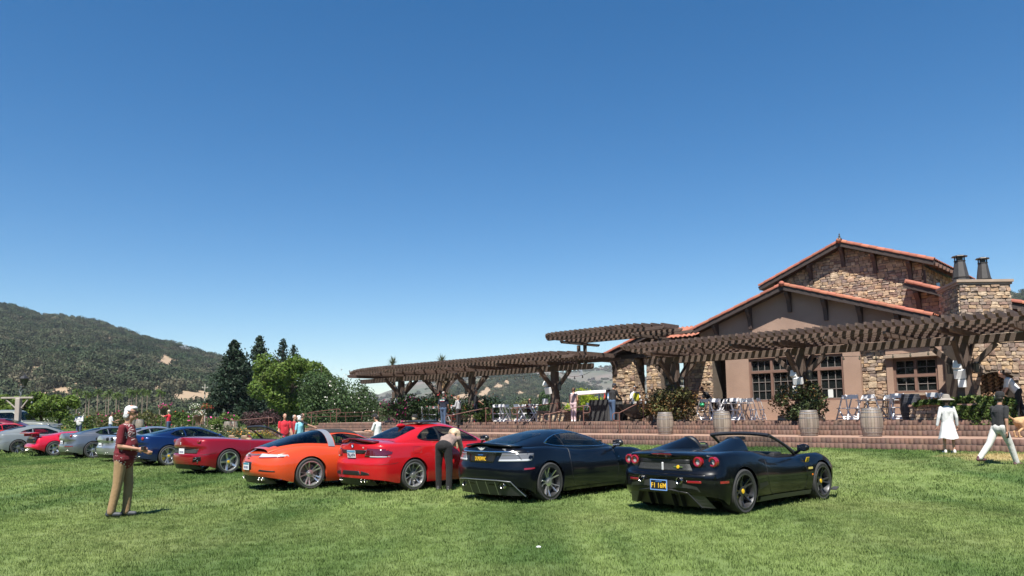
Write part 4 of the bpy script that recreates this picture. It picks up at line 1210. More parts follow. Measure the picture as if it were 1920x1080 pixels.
tree('round_tree', 'round dull green tree seen under the pergola', None, gp(978, 775, 150), 4.6, (2.1, 2.1, 1.9), olive, 2600, .3, 17, cz=2.5, lumps=12)
conifer_P = gp(1022, 775, 150)
tree('dark_tree', 'dark pointed tree seen through the pergola by a post', None, conifer_P, 5.4, (1.6, 1.6, 2.6), darkleaf, 2600, .32, 18, cz=2.9, lumps=12)
tree('lime_tree', 'yellow green tree behind the drinks table', None, gp(1100, 775, 76), 3.9, (2.2, 2.0, 1.75), limeleaf, 4600, .2, 19, cz=2.2, lumps=18, lr=(.22, .4))
shrub('large_shrub', 'pale shrub with white flowers in front of the far hill', None, gp(703, 790, 66, .3), (1.6, 1.5, 1.5), sage, 3000, .17, 20, (white_f, .10, 'blossom', .13), lumps=12)
tree('dark_tree', 'grey green tree left of the leaning purple hill', None, gp(722, 775, 120, 0), 4.2, (2.6, 2.4, 1.7), darkleaf, 2600, .3, 211, cz=1.8, lumps=14)
# pollarded trees on the left, twin stems
for i, (x, Y, s_, lab) in enumerate(((-12, 50, 1.0, 'pollarded green tree at the left edge behind the timber post'), (42, 51, 1.0, 'pollarded green tree right behind the lamp on its timber post'), (78, 52, .95, 'pollarded green tree with twin dark stems beside the rose hedge'), (112, 50, 1.0, 'rightmost pollarded tree of the left row, one thick leaning stem'))):
    r = tree('pollard_tree', lab, 'row of pollarded trees on the left', gp(x, 790, Y), 2.4, (1.35 * s_, 1.2 * s_, 1.0 * s_), pollard, 3400, .17, 30 + i, trunk_r=.10, lumps=18, cz=2.2, lr=(.22, .4), extra=(white_f, .006, 'blossom', .2) if i in (2, 3) else None)
# palms on the valley floor
palm_me = []
for sd_ in range(3):
    g = np.random.default_rng(90 + sd_); pts = []; nr_ = []
    for k in range(34):
        a = g.random() * 6.283; el = -1.0 + 2.1 * g.random(); L = 1.0 + .3 * g.random()
        for t in np.linspace(.15, 1, 9):
            pts.append((math.cos(a) * math.cos(el) * L * t, math.sin(a) * math.cos(el) * L * t, math.sin(el) * L * t - .35 * t * t)); nr_.append((-math.sin(a), math.cos(a), .4))
    palm_me.append(leaves_at('crown', np.array(pts), .42, g, np.array(nr_), .5, .5))
    palm_me[-1].materials.append(midleaf)
pt = MB(); pt.tube([(0, 0, -.3), (0, 0, 2), (.03, 0, 4), (0, 0, 1 * 5.4)], [.16, .13, .12, .12], 8); ptm = pt.mesh('trunk', True); ptm.materials.append(pale_bark)
PALMS = [(143, 733), (160, 738), (166, 740), (182, 734), (198, 740), (203, 736), (217, 741), (222, 740), (241, 734), (246, 736), (255, 735), (266, 734), (275, 735), (299, 735)]
for i, (x, yt) in enumerate(PALMS):
    Y = 185 + (i * 37 % 30); P = gp(x, 775, Y, -.2); h = at(x, yt, Y).z - P.z
    lab = {0: 'leftmost fan palm of the row in front of the hill', 13: 'rightmost fan palm of the row in front of the hill', 3: 'fan palm standing apart left of the pair of short palms'}.get(i, 'tall thin fan palm, %s from the left in the row below the oak hill' % ORD[i])
    r = empty('palm_tree', P, i, lab, 'palm', 'fan palms on the valley floor')
    o = put('trunk', ptm, None, r); o.scale = (1, 1, h / 5.4)
    put('crown', palm_me[i % 3], None, r, (0, 0, h))
# rose hedge along the path, vineyard rows behind it
for i, (x0, x1, Y, hgt, lab, m_, f_) in enumerate(((118, 175, 70, 1.5, 'clipped hedge with salmon roses right of the pollarded trees', midleaf, orange_f), (178, 300, 76, 1.7, 'long rose hedge behind the man in the red shirt', olive, pink_f), (300, 360, 72, 1.6, 'rose hedge with a hanging flower pot before it', midleaf, red_f), (352, 452, 68, 1.35, 'rose hedge in front of the redwoods', midleaf, pink_f), (60, 460, 120, 1.9, 'vineyard row along the far side of the garden', midleaf, white_f))):
    g = np.random.default_rng(400 + i); A = gp(x0, 785, Y); B = gp(x1, 785, Y); L = (B - A).length; n = int(L * 420)
    t = g.random(n); w = .55 * (.8 + .4 * np.sin(t * L * 1.7 + i)); a = g.random(n) * 6.283; rr = .75 + .3 * g.random(n)
    hh = hgt * (.85 + .15 * np.sin(t * L * 2.3 + 2 * i) + .08 * np.sin(t * L * 6.1))
    p = np.stack([t * L, w * np.cos(a) * rr, hh * (.5 + .5 * np.sin(a) * rr)], -1); p[:, 2] = np.maximum(p[:, 2], .05)
    r = empty('hedge', A, math.atan2(B.y - A.y, B.x - A.x), lab, 'hedge', None)
    put('foliage', leaves_at('foliage', p, .20, g), m_, r)
    q = p[g.random(n) < .035] * np.array([1, 1.08, 1.05]); put('blossom', leaves_at('blossom', q, .20, g), f_, r)
# flower beds between the lawn and the terrace steps
def bed(name, label, x0, x1, Y, hgt, m_, f_, ff, seed, depth=1.4, dens=500, size=.11, dz=0.0):
    g = np.random.default_rng(seed); A = gp(x0, 790, Y, dz); B = gp(x1, 790, Y, dz); L = (B - A).length; n = int(L * dens)
    C = g.random((int(L * 2.5) + 4, 2)); k = g.integers(0, len(C), n)
    p = np.stack([C[k, 0] * L + g.normal(0, .28, n), (C[k, 1] - .5) * depth + g.normal(0, .2, n), hgt * (.12 + .88 * g.random(n)) * (.65 + .35 * np.sin(k * 2.1))], -1); p[:, 2] = np.abs(p[:, 2]) + .03
    r = empty(name, A, math.atan2(B.y - A.y, B.x - A.x), label, 'flower bed')
    put('foliage', leaves_at('foliage', p, size * 1.3, g), m_, r)
    q = p[(g.random(n) < ff) & (p[:, 2] > hgt * .35)] + np.array([0, 0, .05]); put('blossom', leaves_at('blossom', q, size, g), f_, r)
bed('flower_bed', 'bed of pale dry looking flowers behind the blue car', 330, 452, 52, .75, sage, fl('pale_petals', (.42, .33, .26)), .25, 51, 2.2)
bed('flower_bed', 'bed of orange and yellow flowers left of the dark purple bush', 438, 478, 49, .55, sage, orange_f, .3, 52)
bed('flower_bed', 'strip of bright yellow flowers by the lower handrail', 476, 510, 47, .45, midleaf, yellow_f, .55, 53)
bed('flower_bed', 'bed of low dark green plants behind the group in red', 505, 580, 52, .8, darkleaf, white_f, .04, 54, 1.8)
bed('flower_bed', 'low green planting behind the top handrail', 560, 700, 54, .75, midleaf, white_f, .02, 55, 1.8)
# planting on the terrace
def tp(a, b, dz=0.0): return ab(a, b, TERR + dz)
shrub('planter_bush', 'wide bronze tipped bush round the post left of the stacked chairs', 'big bushes in front of the pergola posts', tp(-5.75, -.15), (1.42, 1.2, .86), olive, 5200, .115, 61, (bronze, .45, 'bronze_tips', .10), lumps=30, lr=(.2, .36))
shrub('planter_bush', 'dark round bush in front of the paned double window', 'big bushes in front of the pergola posts', tp(-.12, -.15), (1.16, 1.05, .92), leafm('bush_leaves', (.055, .075, .028), .55, .2), 5200, .105, 62, (bronze, .2, 'bronze_tips', .09), lumps=30, lr=(.2, .36))
shrub('bougainvillea', 'dark leafy shrub with magenta flowers at the end of the terrace', None, ab(-25.2, .4, 1.25), (1.7, 1.2, 1.05), darkleaf, 5200, .12, 63, (pink_f, .045, 'blossom', .15), lumps=24, lr=(.22, .38))
shrub('flowering_shrub', 'dark shrub with sparse red flowers between magenta shrub and white chairs', None, ab(-22.6, .8, 1.25), (1.4, 1.0, .95), darkleaf, 3600, .12, 64, (red_f, .03, 'blossom', .12), lumps=18)
shrub('flowering_shrub', 'dark shrub with red flowers round the middle pergola post', None, ab(-18.8, .35, 1.25), (1.6, 1.1, .88), darkleaf, 4600, .115, 65, (red_f, .03, 'blossom', .12), lumps=20)
shrub('flowering_shrub', 'small light green shrub at the foot of the middle pergola post', None, ab(-17.6, -.35, 1.25), (.5, .45, .42), midleaf, 1000, .09, 66, lumps=8)
shrub('round_shrub', 'small bright lime green dome of leaves behind white chairs', None, ab(-21.0, 2.2, 1.75), (.8, .7, .42), limeleaf, 1900, .10, 67, lumps=10)
shrub('round_shrub', 'dark little bush behind the low stone wall', None, ab(-11.9, 3.2, 1.2), (.7, .6, .5), darkleaf, 900, .12, 68, lumps=8)
# shaggy yuccas that stick up through the low pergola
def yucca(label, a, b, ytop, seed, skirt):
    P = ab(a, b, TERR); g = np.random.default_rng(seed)
    h = at(pix(P)[0], ytop, P.y).z - TERR
    r = empty('yucca_tree', P, 0, label, 'yucca', 'shaggy yuccas behind the low pergola')
    t = MB(); t.tube([(0, 0, -.1), (.08, .05, h * .4), (0, 0, h - .6)], [.2, .16, .13], 8); t.build('trunk', bark, r, smooth=True)
    def blades(n, z0, z1, el0, el1, L, w, m_, nm):
        V = []; F = []; var = []
        for i in range(n):
            z = z0 + (z1 - z0) * g.random(); az_ = g.random() * 6.283; el = el0 + (el1 - el0) * g.random(); l = L * (.7 + .5 * g.random())
            d = np.array([math.cos(az_) * math.cos(el), math.sin(az_) * math.cos(el), math.sin(el)]); s = np.array([-math.sin(az_), math.cos(az_), 0]) * w
            o = np.array([0, 0, z]); m1 = o + d * l * .55; e = o + d * l + np.array([0, 0, -.12 * l])
            k = len(V); V += [o - s * .6, o + s * .6, m1 + s, m1 - s, e + s * .1, e - s * .1]; F += [(k, k + 1, k + 2, k + 3), (k + 3, k + 2, k + 4, k + 5)]; v = g.random(); var += [v, v]
        put(nm, fast_mesh(nm, np.array(V), np.array(F), attr={'var': var}), m_, r)
    blades(110, h - .75, h - .45, -.2, 1.5, .62, .022, leafm('yucca_leaves', (.10, .12, .06), .4, .15), 'crown')
    blades(760 if skirt else 130, h * .30 if skirt else h * .7, h - .7, -1.35, -.25, .85 if skirt else .5, .024, deadleaf, 'dead_fronds')
yucca('shaggy yucca with a huge skirt of dead brown fronds', -25.6, 3.6, 664, 71, True)
yucca('thinner yucca poking above the pergola end', -30.4, 3.2, 668, 72, False)
# ================================================================== furniture and small things
oakwood = mat('barrel_oak', (.285, .24, .195), .85, col2=(.175, .14, .11), nscale=6, detail=8, stretch=(1, 1, .12), attr='var', attr_amt=.3, bump=.35, bscale=22)
hoop_m = mat('barrel_hoop', (.30, .29, .28), .5, metal=.5, col2=(.22, .19, .17), nscale=7)
darkoak = mat('dark_barrel', (.035, .035, .04), .6, col2=(.02, .02, .024), nscale=5, attr='var', attr_amt=.3)
def barrel_meshes(wood_m, hoopm, H=.93, re=.275, rb=.345):
    rad = lambda z: re + (rb - re) * (1 - (2 * z / H - 1) ** 2)
    out = []; n = 22
    for k in range(n):
        a0 = 2 * math.pi * k / n + .012; a1 = 2 * math.pi * (k + 1) / n - .012; V = []; F = []
        zs = np.linspace(0, H, 9)
        for z in zs:
            for a, dr in ((a0, 0), ((a0 + a1) / 2, .004), (a1, 0), (a1, -.03), (a0, -.03)):
                r = rad(z) + dr; V.append((r * math.cos(a), r * math.sin(a), z))
        for i in range(8):
            for j in range(5): F.append((i * 5 + j, i * 5 + (j + 1) % 5, i * 5 + 5 + (j + 1) % 5, i * 5 + 5 + j))
        me = bpy.data.meshes.new('stave'); me.from_pydata(V, [], F + [tuple(40 + j for j in range(5))]); v = random.random()
        at_ = me.attributes.new('var', 'FLOAT', 'FACE'); at_.data.foreach_set('value', [v] * len(me.polygons)); me.materials.append(wood_m); out.append(('stave', me))
    for z, h in ((.015, .045), (.11, .035), (.27, .03), (H - .30, .03), (H - .145, .035), (H - .06, .05)):
        b = MB(); b.lathe([(rad(z) + .001, z), (rad(z) + .007, z), (rad(z + h) + .007, z + h), (rad(z + h) + .001, z + h)], 36, close=True); me = b.mesh('hoop', True); me.materials.append(hoopm); out.append(('hoop', me))
    b = MB(); b.lathe([(0, H - .035), (re - .03, H - .035)], 24); me = b.mesh('head', False); me.materials.append(wood_m); out.append(('head', me))
    b = MB(); b.lathe([(.028, 0), (.026, .006), (0, .006)], 10); me = b.mesh('bung', True); me.materials.append(hoopm); out.append(('bung', me))
    return out
BM = barrel_meshes(oakwood, hoop_m); BMD = barrel_meshes(darkoak, mat('dark_hoop', (.07, .07, .08), .5, metal=.4))
def barrel(P, label, ms=BM, rz=0.0, group='wine barrels standing on the brick steps', k=1.0):
    r = empty('wine_barrel', P, rz, label, 'barrel', group); r.scale = (k, k, k)
    for nm, me in ms:
        o = put(nm, me, None, r)
        if nm == 'bung': o.location = (.338, 0, .5); o.rotation_euler = (0, math.pi / 2, 0)
    return r
for x, y, lab in ((1636, 820, 'weathered grey wine barrel nearest the woman in white'), (1518, 820, 'weathered wine barrel in front of the dark round bush'), (1355, 817, 'weathered wine barrel in front of the stacked white chairs'), (1248, 820, 'weathered wine barrel below the bronze tipped bush')):
    a, b = to_ab(on_z(x, y, WIDE)); px = (x - 960) / FPX
    b = -2.7 if x != 1248 else -2.5
    r_ = ray(x, y); k = (b + TO.dot(TN)) / (r_.x * TN.x + TN.y); barrel(Vector((r_.x * k, k, WIDE)), lab, rz=x * .7, k=1.0 if x > 1600 else .97)
barrel(ab(3.95, -.15, TERR), 'dark stained barrel in striped shade among the white chairs', BMD, 2.0, 'barrels used as tables', .98)
for a, b, lab in ((-8.6, 1.2, 'grey barrel carrying the lemonade dispenser'), (-8.0, 1.7, 'grey barrel just right of the lemonade barrel')): barrel(ab(a, b, TERR), lab, rz=a, group='barrels used as tables')
for x, Y, lab in ((247, 66, 'left one of two pale barrels by the rose hedge'), (262, 65, 'right one of two pale barrels by the rose hedge'), (428, 60, 'pale barrel below the redwoods'), (438, 61, 'pale barrel right of the one below the redwoods')): barrel(gp(x, 790, Y), lab, rz=x, group='pale barrels in the garden')

# ---- white folding chairs
chair_white = mat('chair_white', (.74, .74, .76), .45)
def chair_parts():
    parts = []
    def P(name, fn, bev=.004):
        b = MB(); fn(b); me = b.mesh(name, bevel=bev); me.materials.append(chair_white); parts.append((name, me))
    P('seat', lambda b: b.box((0, .02, .45), (.40, .40, .03)))
    P('backrest', lambda b: b.prism([(-.19, .80), (.19, .80), (.20, .83), (.19, .94), (0, .96), (-.19, .94), (-.20, .83)], -.012, .012, Matrix.Translation((0, -.235, 0))))
    for s in (-1, 1):
        P('long_leg', lambda b, s=s: b.bar((s * .205, -.24, .95), (s * .205, .25, .015), (.034), .05, (1, 0, 0)))
        P('short_leg', lambda b, s=s: b.bar((s * .175, .14, .45), (s * .175, -.25, .015), (.034), .05, (1, 0, 0)))
    P('stretcher', lambda b: (b.box((0, .16, .19), (.39, .025, .035)), b.box((0, -.17, .13), (.33, .025, .035)), b.box((0, .235, .06), (.40, .03, .05)), b.box((0, -.24, .05), (.34, .03, .05))))
    return parts
CHP = chair_parts()
FOLD = MB()
CHAIRS = []
def chair(a, b, rz, label, group, fold=False):
    CHAIRS.append((a, label, group, fold, len(CHAIRS)))
    r = empty('folding_chair', ab(a, b, TERR), TANG + rz, label, 'chair', group)
    if fold: r.rotation_euler = (.10, 0, TANG + rz)
    for nm, me in CHP:
        o = put(nm, me, None, r)
        if fold: o.scale = (1, .32, 1)
    CHAIRS[-1] += (r,); return r
G1, G2, G3, G4 = 'white chairs beside the doorway', 'white chairs in front of the small window', 'white chairs under the middle of the low pergola', 'white chairs at the end of the low pergola'
for i, (a, b, rz, fold, lab) in enumerate(((-4.95, 1.0, 1.1, 0, 'leftmost white chair beside the bronze tipped bush'), (-4.5, 1.3, .8, 0, None), (-4.05, .7, .1, 0, 'white chair with its back to the lawn behind the third barrel'), (-3.55, 1.5, 2.6, 0, None), (-3.05, .6, 0, 0, 'white chair with its back to the lawn right of the third barrel'), (-2.6, 1.2, -.5, 1, None), (-2.35, .8, -.7, 1, 'folded white chair leaning in the rightmost stack by the bush'), (-2.1, 1.0, -.8, 1, None), (-3.6, 2.2, 3.1, 0, None), (-4.6, 2.1, 2.4, 0, None))):
    chair(a, b, rz, lab or 'white folding chair in the cluster between the two big bushes', G1, fold)
for i, (a, b, rz, fold, lab) in enumerate(((1.25, 1.0, .9, 0, 'leftmost white chair right of the dark round bush'), (1.75, .5, .2, 0, 'white chair turned to the lawn, second from the dark bush'), (2.35, .9, -.3, 0, None), (2.6, 1.7, 2.9, 0, None), (1.6, 1.8, 2.5, 0, None), (3.05, 1.2, .5, 0, 'white chair directly behind the nearest barrel'), (3.35, .55, .1, 0, None), (3.6, 1.4, -.9, 1, None), (4.55, .7, -.4, 0, 'white chair just right of the dark stained barrel'), (4.75, 1.5, -1.2, 0, None), (4.2, 1.8, 2.8, 0, None))):
    chair(a, b, rz, lab or 'white folding chair in the cluster under the small window', G2, fold)
for i, (a, b, rz, fold, lab) in enumerate(((-17.6, .7, .8, 0, 'leftmost white chair by the man in black'), (-17.2, 1.1, .4, 0, None), (-16.5, .2, 0, 0, 'white chair with its back square to the steps'), (-16.1, 1.0, -.1, 0, None), (-15.5, .6, -.8, 0, 'white chair at the left end of the low stone wall'), (-15.3, 1.3, -1.2, 0, None), (-16.9, 1.9, 2.9, 0, None), (-16.1, 2.1, 3.3, 0, None))):
    chair(a, b, rz, lab or 'white folding chair round the table of the seated person', G3, fold)
for i, (a, b, rz, fold) in enumerate(((-23.3, .3, .7, 1), (-22.9, .5, .6, 1), (-22.5, .2, .9, 0), (-22.0, .5, .3, 1), (-21.5, .3, -.2, 0), (-21.2, .9, .2, 0))):
    chair(a, b, rz, 'leftmost white chair beside the magenta shrub' if i == 0 else ('white chair nearest the man in the navy shirt' if i == 4 else 'white folding chair standing folded behind the navy shirt man'), G4, fold)
for a, b, lab in ((-12.3, 1.9, 'white chair behind the woman in pink trousers'), (-11.5, 1.6, 'white chair between pink trousers and black table')): chair(a, b, 2.6, lab, 'white chairs by the drinks table')
for G, where in ((G1, 'between the two big bushes'), (G2, 'under the small window'), (G3, 'round the seated person'), (G4, 'behind the navy shirt man')):
    for i, c_ in enumerate(sorted((c for c in CHAIRS if c[2] == G), key=lambda c: c[0])):
        c_[5]['label'] = '%swhite folding chair, %s from the left of those %s' % ('leaning ' if c_[3] else '', ORD[i], where)
table_white = mat('table_white', (.72, .72, .70), .5)
def round_table(a, b, label, r_=.75):
    t = empty('round_table', ab(a, b, TERR), 0, label, 'table', 'round white tables among the chairs')
    m = MB(); m.lathe([(0, .72), (r_, .72), (r_ + .01, .735), (r_, .75), (0, .75)], 28); m.build('table_top', table_white, t, smooth=True)
    for k in range(4):
        l = MB(); x, y = .5 * math.cos(k * 1.57 + .4), .5 * math.sin(k * 1.57 + .4); l.tube([(x, y, 0), (x * .9, y * .9, .72)], .018, 6); l.build('leg', hoop_m, t)
round_table(-3.6, 1.5, 'round white table among the chairs by the doorway'); round_table(2.3, 1.5, 'round white table among the chairs under the small window'); round_table(-16.3, 1.35, 'round white table of the seated person'); round_table(-12.0, 2.6, 'white table behind the woman in pink trousers')

# ---- stone planters and the seat wall
def stone_box(name, label, a0, a1, b0, b1, z1, seed, cap=True, cat='planter', z0=TERR):
    root = empty(name, ab((a0 + a1) / 2, (b0 + b1) / 2, z0), 0, label, cat)
    global BL
    keep = BL; BL = root.location.copy()
    for nm, pl, L in (('stone_wall', fplane(b0), (a0, a1)), ('stone_wall', Plane(ab(a1, b0), TN, TE), (0, b1 - b0)), ('stone_wall', Plane(ab(a0, b1), -TN, -TE), (0, b1 - b0)), ('stone_wall', Plane(ab(a1, b1), -TE, TN), (0, a1 - a0))):
        b = MB(); vs = [pl.p(u, z, d) for d in (0, -.2) for u, z in ((L[0], z0), (L[1], z0), (L[1], z1), (L[0], z1))]
        b.add(vs, [(0, 1, 2, 3), (7, 6, 5, 4), (0, 4, 5, 1), (2, 6, 7, 3), (0, 3, 7, 4), (1, 5, 6, 2)]); w = b.build(nm, joint_m, root)
        s0 = STONE_LEFT[0]; STONE_LEFT[0] = 120 if nm == 'stone_wall' and pl.n.dot(-TN) > .9 else 0
        rubble(w, pl, L[0], L[1], z0, z1, seed, rowh=(.08, .15), wid=(.12, .34)); STONE_LEFT[0] = s0
    if cap:
        c = MB(); R = Matrix.Rotation(TANG, 3, 'Z'); c.box(ab((a0 + a1) / 2, (b0 + b1) / 2, z1 + .035) - BL, (a1 - a0 + .12, b1 - b0 + .12, .07), R); c.build('cap_slab', mat('cap_brick', (.30, .175, .13), .85, col2=(.22, .13, .10), nscale=6), root)
    BL = keep
    return root
stone_box('seat_wall', 'low rubble wall with brick cap below the pergola', -14.75, -11.75, 1.0, 1.5, 1.78, 81, cat='wall')
stone_box('stone_planter', 'stone planter with trailing ivy round the right pergola post', 4.05, 6.5, -.62, .6, 1.75, 82)
stone_box('stone_planter', 'small stone planter below the red flowering shrub', -20.0, -17.9, -.5, .6, 1.62, 83)
stone_box('stone_planter', 'low stone planter under the magenta shrub', -26.5, -23.6, -.35, .9, 1.42, 84, cap=False)
stone_box('stone_planter', 'low stone planter under the bronze tipped bush', -6.5, -4.9, -.5, .5, 1.5, 85, cap=False); stone_box('stone_planter', 'low stone planter under the dark round bush', -.75, .65, -.5, .5, 1.5, 86, cap=False)
stone_box('stone_planter', 'stone planter round the post by the low wall', -13.3, -12.0, -.1, .9, 1.75, 87)
stone_box('brick_step_wall', 'rubble ledge below the arched fireplace', 6.75, 9.2, -.2, .4, 1.62, 88, cat='wall')
# ivy over the right planter
g = np.random.default_rng(77); n = 4200
t = g.random(n); a = 4.2 + 3.0 * t; top = 1.85 + .28 * np.sin(t * 9) * .4
drop = g.random(n) ** 1.6 * (.12 + .75 * np.clip((t - .35) / .35, 0, 1)); b = -.62 - .10 * g.random(n) - .12 * (drop > .1); up = g.random(n) < .35
z = np.where(up, 1.8 + .30 * g.random(n) * (1 - np.abs(t - .55)), top - drop); b = np.where(up, -.6 + 1.0 * g.random(n), b)
r = empty('ivy', ab(5.5, -.6, 1.8), 0, 'green ivy trailing down the right planter beside the fireplace', 'ivy')
p = np.array([tuple(ab(x, y, zz) - r.location) for x, y, zz in zip(a, b, z)]); put('foliage', leaves_at('foliage', p, .12, g), midleaf, r)

# ---- handrails (rust brown tube)
rail_m = mat('rust_rail', (.155, .068, .048), .55, col2=(.11, .05, .04), nscale=9)
def handrail(label, p_top, p_bot, a_dir=None):
    """two posts, a sloping rail and a looped end at top and foot"""
    T, B = Vector(p_top), Vector(p_bot); d = (T - B); d.z = 0; d.normalize()
    zt, zb = T.z + .92, B.z + .90
    r = empty('handrail', B, 0, label, 'handrail', 'rust brown handrails on the steps'); o = r.location
    for P_, z in ((T, zt), (B, zb)):
        b = MB(); b.tube([P_ - o, Vector((P_.x, P_.y, z)) - o], .024, 8); b.build('rail_post', rail_m, r, smooth=True)
    up = Vector((0, 0, 1)); A = Vector((B.x, B.y, zb)); C = Vector((T.x, T.y, zt))
    def loop(P_, s, h=.34, w=.30): return [P_ + d * s * w * .7, P_ + d * s * w + up * -.06, P_ + d * s * (w + .02) - up * h * .5, P_ + d * s * w - up * (h - .05), P_ + d * s * w * .7 - up * h, P_ - up * h]
    path = list(reversed(loop(A, -1))) + [A, C] + loop(C, 1)
    b = MB(); b.tube([q - o for q in path], .022, 8); b.build('rail', rail_m, r, smooth=True)
handrail('handrail beside the man with the vest above the red car', ab(-16.7, -1.0, WIDE + .34), ab(-18.4, -1.95, WIDE))
handrail('handrail rising in front of the low stone wall', ab(-11.9, -.75, TERR), ab(-14.1, -1.3, TERR - .17))
handrail('handrail in front of the woman in pink trousers', ab(-9.9, -1.2, TERR - .17), ab(-11.3, -2.0, WIDE))
handrail('handrail in front of the black draped table', ab(-6.75, -.9, TERR), ab(-7.35, -1.9, WIDE))
handrail('handrail at the left end of the terrace steps', ab(-31.6, -.6, TERR), ab(-33.6, -1.3, TERR - .17))
handrail('lowest handrail beside the yellow flowers', ab(-38.2, -2.0, WIDE), ab(-40.2, -3.6, WIDE - .17))
f = empty('railing', ab(-33, .3, TERR), 0, 'long thin railing along the back of the left end of the terrace', 'railing'); P0, P1 = ab(-38, .6, 1.0) - f.location, ab(-26.6, .6, 1.0) - f.location
for z in (.98, .72): b = MB(); b.tube([P0 + Vector((0, 0, z)), P1 + Vector((0, 0, z))], .016, 6); b.build('rail', rail_m, f)
for k in range(7): q = P0.lerp(P1, k / 6); b = MB(); b.tube([q, q + Vector((0, 0, 1))], .018, 6); b.build('rail_post', rail_m, f)

# ---- drinks corner
black_cloth = mat('black_cloth', (.012, .012, .013), .95, sheen=.3)
def draped(label, a, b, w, d, h, taper=0.0, seed=0):
    r = empty('draped_table', ab(a, b, TERR), TANG, label, 'table')
    V = []; F = []; n = 64
    for i in range(n):
        t = i / n * 4; s = int(t); u = t - s
        x, y = [(-1 + 2 * u, -1), (1, -1 + 2 * u), (1 - 2 * u, 1), (-1, 1 - 2 * u)][s]
        fold = 1 + .05 * math.sin(i * 1.9 + seed) + .03 * math.sin(i * 4.1)
        V += [(x * w / 2, y * d / 2, h), (x * w / 2 * fold * (1.05 - taper), y * d / 2 * (fold + .08), .02)]
    for i in range(n): j = (i + 1) % n; F.append((2 * i, 2 * i + 1, 2 * j + 1, 2 * j))
    F.append(tuple(2 * i for i in range(n)))
    me = bpy.data.meshes.new('cloth'); me.from_pydata(V, [], F); put('cloth', me, black_cloth, r)
    return r
draped('narrow drinks table draped to the floor in black cloth', -10.15, .9, 1.5, .7, 1.05, 0, 1)
draped('low black draped table left of the man at the bar', -9.2, .4, .8, .6, .8, 0, 3)
bt = empty('boat_table', ab(-7.75, .1, TERR), TANG, 'black boat shaped bar with curved hull on a thin stand', 'bar')
P = np.zeros((21, 12, 3))
for i in range(21):
    t = -1 + i / 10; w = .42 * (1 - abs(t) ** 2.2) ** .5 if abs(t) < 1 else 0
    for k in range(12): an = math.pi * k / 11; P[i, k] = (1.05 * t, -w * math.cos(an), .80 - (.72 * (1 - .85 * abs(t) ** 2.0)) * math.sin(an) ** .8)
put('hull', grid_mesh('hull', P), mat('black_hull', (.008, .008, .009), .35), bt)
b = MB(); b.add([(1.05 * (-1 + i / 10), s * .41 * math.sqrt(max(0, 1 - abs(-1 + i / 10) ** 2.2)), .80) for s, rng in ((-1, range(21)), (1, range(20, -1, -1))) for i in rng], [tuple(range(42))]); b.build('deck', black_cloth, bt)
for s in (-1, 1): b = MB(); b.tube([(s * .9, 0, .0), (s * .75, 0, .5)], .015, 6); b.build('stand_leg', black_iron, bt)
dsp = empty('drink_dispenser', ab(-8.55, 1.2, TERR + .92), 0, 'glass dispenser full of yellow lemonade on a barrel', 'dispenser')
b = MB(); b.lathe([(.10, .0), (.13, .06), (.15, .14), (.15, .36), (.13, .40), (0, .40)], 16); b.build('lemonade', mat('lemonade', (.72, .66, .05), .15, transl=.3), dsp, smooth=True)
b = MB(); b.lathe([(.12, .40), (.13, .42), (.10, .46), (.03, .48), (.03, .52), (0, .53)], 16); b.build('lid', chrome if 'chrome' in globals() else hoop_m, dsp, smooth=True); b = MB(); b.box((0, -.16, .08), (.03, .06, .03)); b.build('tap', hoop_m, dsp)
for k, (a, b_, lab, m_) in enumerate(((-10.4, .7, 'leftmost bottle on the black draped table', (.02, .02, .05)), (-10.1, .75, 'red labelled bottle on the black draped table', (.35, .03, .02)), (-9.85, .7, 'blue white bottle on the black draped table', (.15, .3, .5)))):
    bo = empty('bottle', ab(a, b_, TERR + 1.05), 0, lab, 'bottle', 'bottles on the drinks table'); b = MB(); b.lathe([(.04, 0), (.045, .02), (.045, .2), (.018, .27), (.018, .34), (0, .34)], 12); b.build('glass', mat('bottle_glass_%d' % k, m_, .1, spec=.7), bo, smooth=True)
    b = MB(); b.lathe([(.0455, .06), (.0465, .06), (.0465, .16), (.0455, .16)], 12, close=True); b.build('paper_label', mat('label_%d' % k, [(.05, .05, .06), (.6, .1, .05), (.6, .65, .7)][k], .6), bo)
cb = empty('cooler_box', ab(-9.9, .95, TERR + 1.05), TANG, 'dark upright box standing on the black draped table', 'box'); b = MB(); b.box((0, 0, .25), (.36, .3, .5)); b.build('case', mat('dark_case', (.03, .025, .025), .5), cb, bevel=.02); b = MB(); b.box((.05, -.152, .3), (.2, .004, .22)); b.build('front_label', mat('case_label', (.30, .05, .04), .6), cb)
for k in range(4): bo = empty('cup_stack', ab(-7.3 - .22 * k, .1, TERR + .81), 0, ['stack of clear cups at the right end of the boat bar', 'second stack of cups on the boat bar', 'copper bowl on the boat bar', 'small pale jug at the left of the boat bar'][k], 'cups'); b = MB(); b.lathe([(.03, 0), (.045, .12 if k != 2 else .1), (.045 if k != 2 else .10, .2 if k != 2 else .12), (.04, .2 if k != 2 else .12), (0, .03)], 12); b.build('cup', mat('cup_%d' % k, [(.6, .62, .62), (.6, .6, .6), (.3, .14, .07), (.5, .5, .48)][k], .3), bo, smooth=True)
